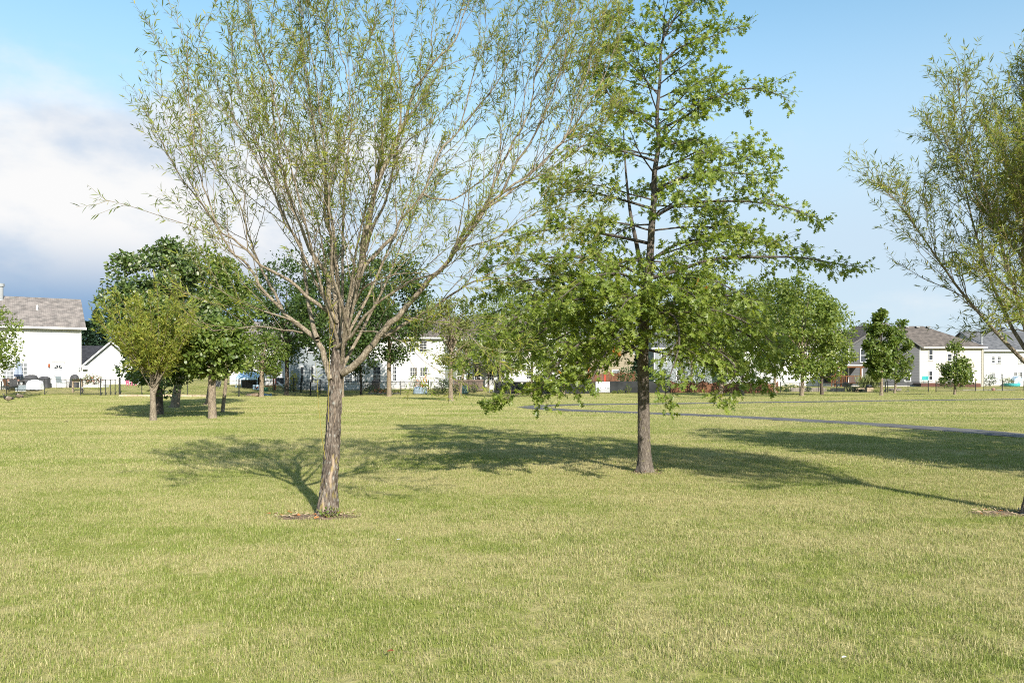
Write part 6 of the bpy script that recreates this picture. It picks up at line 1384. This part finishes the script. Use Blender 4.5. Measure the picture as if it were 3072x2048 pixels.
    MB().box(-.37, .07, -.1, .1, .56, .6).build('swing_seat', M['red_paint'], T); MB().box(.23, .52, -.1, .1, .56, .6).build('swing_seat', M['red_paint'], T)
    chair('blue garden chair behind the screened fence', a(1610, 80), R(180), 'blue_plastic', 'blue_plastic', 1.0)
    drape('covered_grill', 'grill under a black cover behind the screened fence', 'grill', a(1618, 82), .8, .6, 1.35, 'grey_cover', 17)
    for i, (px, D, rx, h, lb) in enumerate(((1758, 81, .55, 1.35, 'clipped round shrub behind the screened gate'), (1880, 83, 1.1, 2.3, 'dark evergreen bush behind the banner fence'), (1985, 84, 1.2, 2.2, 'dark evergreen bush right behind the oak trunk'), (2065, 89, 1.6, 2.6, 'dark evergreen bush over the scalloped fence, nearer the oak'), (2130, 90, 1.5, 2.4, 'dark evergreen bush over the scalloped fence, middle one'), (2210, 91, 1.5, 2.2, 'dark evergreen bush over the scalloped fence, farther from the oak'))): shrub('evergreen_bush', lb, a(px, D), rx, rx * .8, h, 'shrub_leaf', 60 + i, 900, .16, group='evergreen bushes behind the fences')
    for i, (px, h, lb) in enumerate(((1884, .9, 'weedy vine climbing the screened fence near the oak trunk'), (1862, .35, 'low weeds at the foot of the screened fence'), (1842, .25, 'grass tuft under the white banner edge'), (1706, .5, 'weeds beside the pale trunk at the screened fence'))): f = np.array(gsolve(px, 1180)); shrub('weeds', lb, (f[0], f[1] - .2, f[2]), .28, .12, h, 'light_leaf', 70 + i, 160, .09, cat='weeds')
    # garden on the right
    shrub('hydrangea_bush', 'wide hydrangea bush covered in pale yellow blooms', a(2372, 92), .95, .6, .85, 'hydrangea', 80, 700, .14)
    shrub('shrub', 'small dark clipped shrub before the stone wall', a(2425, 89), .32, .3, .62, 'shrub_leaf', 81, 300, .10); shrub('shrub', 'low spreading shrub left of the stone wall', a(2362, 88.5), .48, .35, .34, 'shrub_leaf', 82, 280, .09); shrub('shrub', 'loose shrub beside the black smoker grill', a(2548, 89), .45, .4, .85, 'shrub_leaf', 83, 380, .10); shrub('shrub', 'round low shrub before the timber wall', a(2564, 89.5), .40, .35, .55, 'shrub_leaf', 84, 320, .10); shrub('shrub', 'small green mound plant right of the kettle grill', a(2624, 89.5), .45, .3, .26, 'light_leaf', 85, 240, .08); shrub('shrub', 'small dark plant between the timber wall and path fence', a(2582, 89), .30, .3, .34, 'shrub_leaf', 86, 200, .09)
    c = a(2420, 91); T = thing('stone_wall', 'low grey block retaining wall behind the black fence', 'wall', c); x0 = PX(2366, 91) - c[0]; x1 = PX(2474, 91) - c[0]
    for r in range(4):
        n = 9; o_ = (r % 2) * .22
        for i in range(n): xa = x0 + (x1 - x0) * i / n + o_; MB().box(xa + .01, xa + (x1 - x0) / n - .01, -.12 + rs.uniform(-.02, .02), .15, r * .13 - .05, r * .13 + .072).build('block', M['stone'], T)
    c = a(2513, 91.5); T = thing('stone_wall', 'short grey block wall under the cedar deck', 'wall', c)
    for r in range(3):
        for i in range(4): MB().box(-.8 + i * .4 + .01, -.4 + i * .4 - .01, -.1 + rs.uniform(-.02, .02), .15, r * .16 - .05, r * .16 + .10).build('block', M['stone'], T)
    c = a(2537, 89.5); T = thing('smoker_grill', 'black barrel smoker grill on legs beside the deck', 'grill', c); MB().blob((0, 0, .92), (.34, .26, .22), 1, 0, 14, 9).build('barrel', M['black_metal'], T); m = MB(); m.tube(np.array(((-.2, 0, 1.1), (-.2, 0, 1.45))), (.05, .05), 8); m.build('chimney', M['black_metal'], T)
    for sx in (-1, 1): m = MB(); m.bar((sx * .1, 0, .75), (sx * .22, 0, 0), .06); m.build('leg', M['black_metal'], T)
    MB().box(-.36, .36, -.4, -.25, .78, .81).build('front_shelf', M['black_metal'], T)
    c = a(2607, 90.5); T = thing('planter', 'square wooden planter box below the kettle grill', 'planter', c)
    for i in range(7): MB().box(-.36 + i * .104, -.265 + i * .104, -.34, -.30, 0, .50).build('slat', M['timber'], T)
    MB().box(-.36, .36, -.295, .33, 0, .48).build('box', M['timber'], T)
    T = thing('kettle_grill', 'black kettle lid grill above the wooden planter', 'grill', (c[0], c[1] + .0, c[2] + .485)); MB().blob((0, 0, .14), (.36, .30, .20), 2, 0, 16, 10, .0).build('kettle', M['black_metal'], T); MB().blob((0, 0, .35), (.05, .03, .02), 0, 0, 8, 5).build('lid_handle', M['grey_metal'], T)
    c = a(2586, 91.5); T = thing('timber_wall', 'low weathered timber retaining wall beside the planter', 'wall', c)
    for k in range(3): MB().box(-1.1, .45, -.1, .1, -.03 + k * .15, .11 + k * .15).build('timber', M['timber'], T)
    rs2 = np.random.RandomState(5); c = a(2608, 97); T = thing('ornamental_grass', 'tall clump of arching ornamental grass before the grey gable', 'grass clump', c); q = 420; az = rs2.uniform(0, 6.283, q); e = rs2.uniform(.05, .6, q); b = np.column_stack((rs2.normal(0, .5, q), rs2.normal(0, .3, q), np.zeros(q))); ax = norm(np.column_stack((np.cos(az) * e, np.sin(az) * e, np.ones(q)))); o = link('blades', leaves_mesh('blades', LANCE, b, ax, norm(np.column_stack((-np.sin(az), np.cos(az), .1 * np.ones(q)))), rs2.uniform(1.1, 1.95, q), rs2.rand(q), width=np.full(q, .45)), M['reed_leaf'], T); o['kind'] = 'stuff'; MB().blob((0, 0, 0), (.6, .4, .12), 3, .3).build('root_clump', M['soil'], T)
    c = a(2685, 93); T = thing('fire_ring', 'round grey stone fire ring on the lawn', 'fire ring', c)
    for r in range(2):
        for i in range(12): a_ = 6.2832 * (i + .5 * r) / 12; MB().blob((.55 * math.cos(a_), .55 * math.sin(a_), .08 + r * .15), (.15, .13, .085), i + r * 12, .2, 8, 6).build('stone', M['stone'], T)
    T = thing('garden_statue', 'small dark dog statue at the fence post', 'statue', (*a(2656, 88.2),)); MB().blob((0, 0, .16), (.15, .10, .15), 3, .2).blob((.10, 0, .36), (.08, .06, .08), 4, .1).blob((.17, 0, .34), (.05, .035, .03), 4, .1).build('statue_body', M['grey_cover'], T); MB().tube(np.array(((.06, .03, .42), (.05, .035, .48))), (.02, .004), 5).tube(np.array(((.06, -.03, .42), (.05, -.035, .48))), (.02, .004), 5).build('ears', M['grey_cover'], T)
    T = thing('white_bowl', 'low white bowl on the grass by the grey house fence', 'bowl', a(2721, 90)); MB().lathe([(.10, 0), (.20, .10), (.22, .11), (.19, .10), (.08, .03)], 14).build('bowl_body', M['white_trim'], T)
    for i, (px, lb) in enumerate(((2769, 'teal garden chair on the low deck, at the grey corner'), (2778, 'teal garden chair on the low deck, nearer the window'))): x = PX(px, 100.6); chair(lb, (x, 100.6, float(ground_z(x, 102.5)) + .47), R(180 - 15 * i), 'teal_plastic', 'teal_plastic', .9, 'teal chairs on the deck')
    T = thing('garden_ball', 'reddish stone ball resting on the lawn behind the fence', 'ball', a(2980, 93)); MB().blob((0, 0, .19), (.2, .2, .2), 0, .02, 16, 10).build('ball_body', M['clay_ball'], T)
    MBk = MB(); MBk.box(-3.2, 3.0, -.3, .3, -.05, .05); T = thing('garden_path', 'pale concrete strip behind the fence at the photo edge', 'path', a(2965, 94.5)); MBk.build('slab', M['concrete'], T)
    shrub('shrub', 'rounded green shrub against the white house wall', a(2968, 106), .95, .6, 1.5, 'shrub_leaf', 90, 500, .14); shrub('shrub', 'yellow-green shrub below the far windows', a(3022, 105.5), .7, .5, 1.2, 'reed_leaf', 91, 380, .13); shrub('shrub', 'dark shrub behind the small round tree', a(2840, 97), 1.1, .5, .95, 'shrub_leaf', 92, 420, .12)
    T = thing('paddling_pool', 'turquoise paddling pool by the white house', 'pool', a(3036, 104)); MB().lathe([(.85, 0), (.95, .15), (.95, .38), (.85, .40), (.8, .3), (.02, .28)], 20).build('pool_ring', M['teal_plastic'], T)
    T = thing('play_house', 'small white plastic playhouse by the paddling pool', 'playhouse', a(3050, 106)); MB().box(-.55, .55, -.4, .4, 0, .8).build('wall', M['white_trim'], T); m = MB(); m.prism([(-.65, -.5, .8), (.65, -.5, .8), (0, -.5, 1.35)], (0, 1.0, 0)); m.build('roof', M['canopy_blue'], T); MB().box(-.15, .15, -.41, -.402, .05, .6).build('door', M['blue_plastic'], T)
    # litter on the lawn
    for px, py, s, mt, lb in ((2533, 2000, .016, 'white_cover', 'tiny white feather on the near grass'), (196, 1268, .10, 'dark_interior', 'dark crow-sized scrap lying on the left lawn'), (844, 1222, .08, 'white_cover', 'white scrap of paper left of the willow trunk'), (1172, 1996, .02, 'rooster_brown', 'curled red leaf in the near grass'), (1196, 1640, .02, 'white_cover', 'bleached twig scrap in front of the willow')):
        b = gsolve(px, py); T = thing('litter', lb, 'litter', (b[0], b[1], b[2] + (.055 if py > 1500 else .03))); m = MB(); m.raw([(-s, -s * .5, 0), (s * .4, -s * .6, .3 * s), (s, .1 * s, 0), (.2 * s, .6 * s, .25 * s), (-.7 * s, .5 * s, .1 * s)], [(0, 1, 2, 3, 4)]); m.raw([(-s, -s * .5, -.1 * s), (s * .4, -s * .6, .2 * s), (s, .1 * s, -.1 * s), (.2 * s, .6 * s, .15 * s), (-.7 * s, .5 * s, 0)], [(4, 3, 2, 1, 0)]); m.build('scrap', M[mt], T)

def soil_patch(label, cx, cy, rx, ry, seed, chips, lvs):
    """bare ground with bark chips and dead leaves around a trunk"""
    rs = np.random.RandomState(seed); n = 40; v = [(cx, cy, .016)]; 
    for k in (.5, 1.0):
        for i in range(n): a = 6.2832 * i / n; r = k * (1 + .28 * noise.noise(Vector((math.cos(a) * 1.8, math.sin(a) * 1.8, seed)))); v.append((cx + rx * r * math.cos(a), cy + ry * r * math.sin(a), .016 if k < 1 else .003))
    f = [(0, 1 + i, 1 + (i + 1) % n) for i in range(n)]; q = [(1 + i, 1 + n + i, 1 + n + (i + 1) % n, 1 + (i + 1) % n) for i in range(n)]
    tag(link('bare_soil', mesh_np('bare_soil', v, [np.array(f), np.array(q)], smooth=True), M['soil']), label, None, None, 'structure')
    for nm, cnt, tm, sz, mt, lb in (('bark_chips', chips, LANCE, (.03, .10), 'wood_chip', 'scattered bark chips ' + label.split(' ', 2)[2]), ('fallen_leaves', lvs, OAKLEAF, (.04, .08), 'dead_leaf', 'brown fallen leaves ' + label.split(' ', 2)[2])):
        a = rs.uniform(0, 6.283, cnt); k = np.sqrt(rs.rand(cnt)) * 1.08; p = np.column_stack((cx + rx * k * np.cos(a), cy + ry * k * np.sin(a), rs.uniform(.018, .045, cnt)))
        az = rs.uniform(0, 6.283, cnt); ax = np.column_stack((np.cos(az), np.sin(az), rs.uniform(-.15, .35, cnt)))
        me = leaves_mesh(nm, tm, p, ax, norm(rs.normal(0, .25, (cnt, 3)) + (0, 0, 1)), rs.uniform(*sz, cnt), rs.rand(cnt), width=np.full(cnt, 1.4 if nm == 'bark_chips' else 1)); tag(link(nm, me, M[mt]), lb, None, None, 'stuff')
# ------------------------------------------------------------------ assembly: structure, houses, fences, trees, small things, turf
build_houses()
build_fences()
build_willow(); build_oak(); build_side_willow()
def build_trees():
    gold_willow()
    # left group
    ptree('maple_tree', 'light green maple cut by the left photo edge', -70, 1200, 905, 1120, 135, 'round', 5200, .20, 'light_leaf', 31, D=52, tr=.13, clumps=70)
    ptree('pear_tree', 'big dark pear tree with pale leaf undersides', 475, 1243, 712, 1166, 196, 'oval', 19000, .17, 'pear_leaf', 32, tr=.21, bark='dark_bark', clumps=150, tmpl=OVAL, clump_r=.20, cx=470)
    ptree('maple_tree', 'tall green maple behind the golden willow', 523, 1222, 735, 1120, 150, 'oval', 8000, .20, 'park_oak_leaf', 33, cx=610, tr=.22, clumps=100)
    ptree('oak_tree', 'low rounded oak with glossy leaves and mossy trunk', 637, 1257, 960, 1120, 118, 'round', 6500, .17, 'park_oak_leaf', 34, tr=.16, clumps=80, tmpl=OVAL)
    ptree('maple_tree', 'green maple close behind the low oak', 625, 1215, 770, 1100, 120, 'egg', 6000, .20, 'park_oak_leaf', 35, cx=680, tr=.19, clumps=80)
    ptree('young_willow', 'thin leaning sapling beside the low oak', 667, 1237, 1030, 1120, 80, 'round', 1700, .15, 'locust_leaf', 36, cx=690, tr=.085, clumps=40, tmpl=LANCE)
    ptree('crabapple_tree', 'small round tree in front of the blue canopy', 785, 1190, 995, 1125, 85, 'round', 4600, .20, 'park_oak_leaf', 37, tr=.20, clumps=70)
    ptree('maple_tree', 'dark tall maple between the canopy and the willow', 860, 1186, 745, 1075, 135, 'egg', 9000, .26, 'dark_maple_leaf', 38, tr=.2, bark='dark_bark', clumps=110)
    ptree('maple_tree', 'dark dense maple whose trunk stands behind the willow trunk', 1026, 1192, 712, 1090, 160, 'oval', 12000, .26, 'dark_maple_leaf', 39, tr=.19, clumps=130)
    ptree('maple_tree', 'dark dense maple with pale forked trunk by the white wall', 1168, 1189, 755, 1075, 150, 'oval', 11000, .26, 'dark_maple_leaf', 40, tr=.22, clumps=120)
    ptree('young_maple', 'slim dark young maple behind the fence by the bay window', 1083, 1184, 1010, 1120, 55, 'round', 1500, .2, 'dark_maple_leaf', 41, tr=.12, bark='dark_bark', clumps=30)
    ptree('locust_tree', 'sparse feathery tree with forked limbs before the fence', 1353, 1203, 890, 1090, 110, 'vase', 3200, .17, 'locust_leaf', 42, tr=.15, clumps=48, gap=.15, limbs=30)
    ptree('locust_tree', 'slim feathery tree near the green covered grill', 1379, 1188, 940, 1105, 110, 'round', 3600, .16, 'light_leaf', 43, cx=1420, tr=.12, clumps=45, limbs=24)
    ptree('maple_tree', 'light green maple behind the drooping oak branches', 1596, 1192, 905, 1110, 110, 'round', 4200, .22, 'light_leaf', 44, tr=.12, clumps=60)
    ptree('maple_tree', 'green maple with pale trunk at the screened fence', 1690, 1187, 930, 1120, 105, 'round', 4200, .22, 'park_oak_leaf', 45, tr=.17, clumps=60)
    ptree('maple_tree', 'green maple at the scalloped fence, nearer the oak', 2163, 1195, 905, 1130, 115, 'egg', 4600, .22, 'park_oak_leaf', 46, tr=.16, clumps=60)
    ptree('maple_tree', 'green maple at the scalloped fence, mossy trunk', 2228, 1185, 890, 1130, 105, 'egg', 4600, .22, 'park_oak_leaf', 47, tr=.15, clumps=60)
    ptree('willow_oak_tree', 'tall pale green tree with airy top before the deck', 2406, 1188, 818, 1130, 120, 'egg', 9500, .24, 'light_leaf', 48, tr=.17, clumps=120, tmpl=OVAL)
    ptree('willow_oak_tree', 'pale green spreading tree right of the airy one', 2466, 1184, 880, 1140, 112, 'egg', 6500, .24, 'light_leaf', 49, tr=.18, clumps=90, tmpl=OVAL, bark='dark_bark')
    ptree('oak_tree', 'upright young oak before the grey gable', 2644, 1187, 918, 1138, 50, 'egg', 6000, .25, 'park_oak_leaf', 50, tr=.14, clumps=85, tmpl=OVAL, cx=2640)
    ptree('oak_tree', 'slim young oak with mossy trunk behind the upright one', 2684, 1179, 955, 1145, 46, 'egg', 4200, .25, 'park_oak_leaf', 51, cx=2700, tr=.13, clumps=70, tmpl=OVAL)
    ptree('oak_tree', 'small round young oak before the cream wall', 2864, 1184, 1018, 1150, 66, 'cone', 3000, .22, 'park_oak_leaf', 52, tr=.12, clumps=60, tmpl=OVAL, gap=.1)
    ptree('willow_oak_tree', 'pale green tall tree between the oak and the airy tree', 2325, 1184, 822, 1120, 95, 'egg', 7000, .24, 'light_leaf', 53, tr=.15, clumps=95, tmpl=OVAL)
    ptree('maple_tree', 'light green maple over the grey tarpaulin', 1500, 1184, 865, 1110, 95, 'egg', 5200, .22, 'light_leaf', 54, D=84, tr=.13, clumps=75)
    ptree('maple_tree', 'mid green maple over the evergreen bushes', 2075, 1176, 880, 1105, 105, 'egg', 5600, .26, 'park_oak_leaf', 55, D=95, tr=.16, clumps=80)
    # beyond the houses
    conifer('bluish spruce beyond the dark-roofed garage, shorter one', at_D(262, 100), 7.6, 2.2, 60); conifer('bluish spruce beyond the dark-roofed garage, taller one', at_D(292, 104), 9.6, 2.4, 61)
    conifer('dark spruce rising behind the white house with brown roof', at_D(1672, 112), 12.6, 3.0, 62); conifer('dark spruce rising behind the oak crown', at_D(1722, 110), 13.0, 3.4, 63, n=4200)
    conifer('dark spruce beside the tan house', at_D(1925, 92), 5.4, 1.6, 64)
    for i, (px, D, top, half, mt, lb) in enumerate(((1545, 118, 830, 85, 'light_leaf', 'leafy tree top over the brown roof'), (1440, 120, 905, 70, 'locust_leaf', 'thin olive tree top beyond the white houses'), (1360, 122, 935, 60, 'locust_leaf', 'hazy olive tree beyond the roofs near the willow'), (2150, 122, 835, 95, 'far_leaf', 'olive tree top behind the oak foliage'), (2255, 118, 800, 85, 'far_leaf', 'tall rounded olive tree top, left of the airy tree'), (2345, 120, 802, 85, 'far_leaf', 'tall rounded olive tree top right behind the airy tree'), (2575, 125, 962, 75, 'far_leaf', 'low olive tree line piece behind the grey gable'), (1960, 128, 850, 95, 'far_leaf', 'olive tree far behind the oak trunk'), (2450, 116, 835, 85, 'light_leaf', 'green tree top between the airy tree and the grey house'), (2060, 126, 840, 90, 'far_leaf', 'olive tree top behind the scalloped fence'), (1820, 126, 860, 90, 'light_leaf', 'green tree behind the tan house'), (1640, 124, 870, 70, 'far_leaf', 'olive tree between the spruces and the brown roof'), (1260, 124, 880, 80, 'far_leaf', 'olive tree behind the house with paired windows'))):
        b = at_D(px, D); crown_tree('distant_tree', lb, b, PZ(top, D) - b[2], 2.0, half * D / FPX, half * D / FPX, 'egg', 4200, .34, mt, 100 + i, tr=.2, clumps=70, group='trees beyond the houses')
    for i, (px, lb) in enumerate(((345, 'low hazy tree beyond the dark-roofed garage'), (690, 'low hazy tree beyond the house with the downspout'), (1405, 'low hazy tree in the gap beside the brown roofed porch'), (1722, 'low hazy tree between the brown roof and the tan house'), (1955, 'low hazy tree between the tan and pale grey houses'), (2172, 'low hazy tree between the pale grey house and the deck house'), (2550, 'low hazy tree behind the grey gable corner'))):
        b = at_D(px, 138 + 6 * math.sin(i * 2.1)); h = 7.6 + 1.4 * math.sin(i * 1.7)
        crown_tree('distant_tree', lb, b, h, .6, 5.6, 4.2, 'round', 1700, .45, 'far_leaf', 200 + i, tr=.2, clumps=50, group='low distant trees', limbs=4)
    # trees beside the photographer whose shade lies across the lawn
    for i, (x, y, h, r, lb) in enumerate(((13.2, 7.6, 8.4, 2.6, 'leafy maple outside the frame, nearest the side willow'), (11.6, 10.6, 8.4, 2.5, 'leafy maple outside the frame, second from the side willow'), (16.8, 10.2, 8.6, 2.8, 'leafy maple outside the frame, third from the side willow'))):
        crown_tree('shade_tree', lb, (x, y, 0), h, 2.4, r, r, 'round', 7000, .24, 'park_oak_leaf', 120 + i, tr=.17, clumps=95, group='trees beside the photographer')
build_trees()
build_geese(); build_person(); build_things()
wb = (PX(985, WD), WD); sb = (PX(3100, WD), WD); ob = (PX(1937, OD), OD)
soil_patch('bare soil around the willow trunk', wb[0] - .13, wb[1] - .12, .50, .19, 1, 110, 16)
soil_patch('bare soil around the willow at the photo edge', sb[0] - .30, sb[1] + .10, .42, .20, 2, 90, 8)
soil_patch('bare soil around the pin oak trunk', ob[0], ob[1] - .02, .30, .20, 3, 40, 6)
BARE += [(wb[0] - .14, wb[1] - .14, .40, .19), (sb[0] - .3, sb[1] + .1, .40, .18), (ob[0], ob[1], .26, .17)]
shrub('weeds', 'small green weed sprouting at the willow trunk foot', (wb[0] + .05, wb[1] - .16, .0), .13, .07, .12, 'light_leaf', 99, 90, .035, cat='weeds')
build_grass()
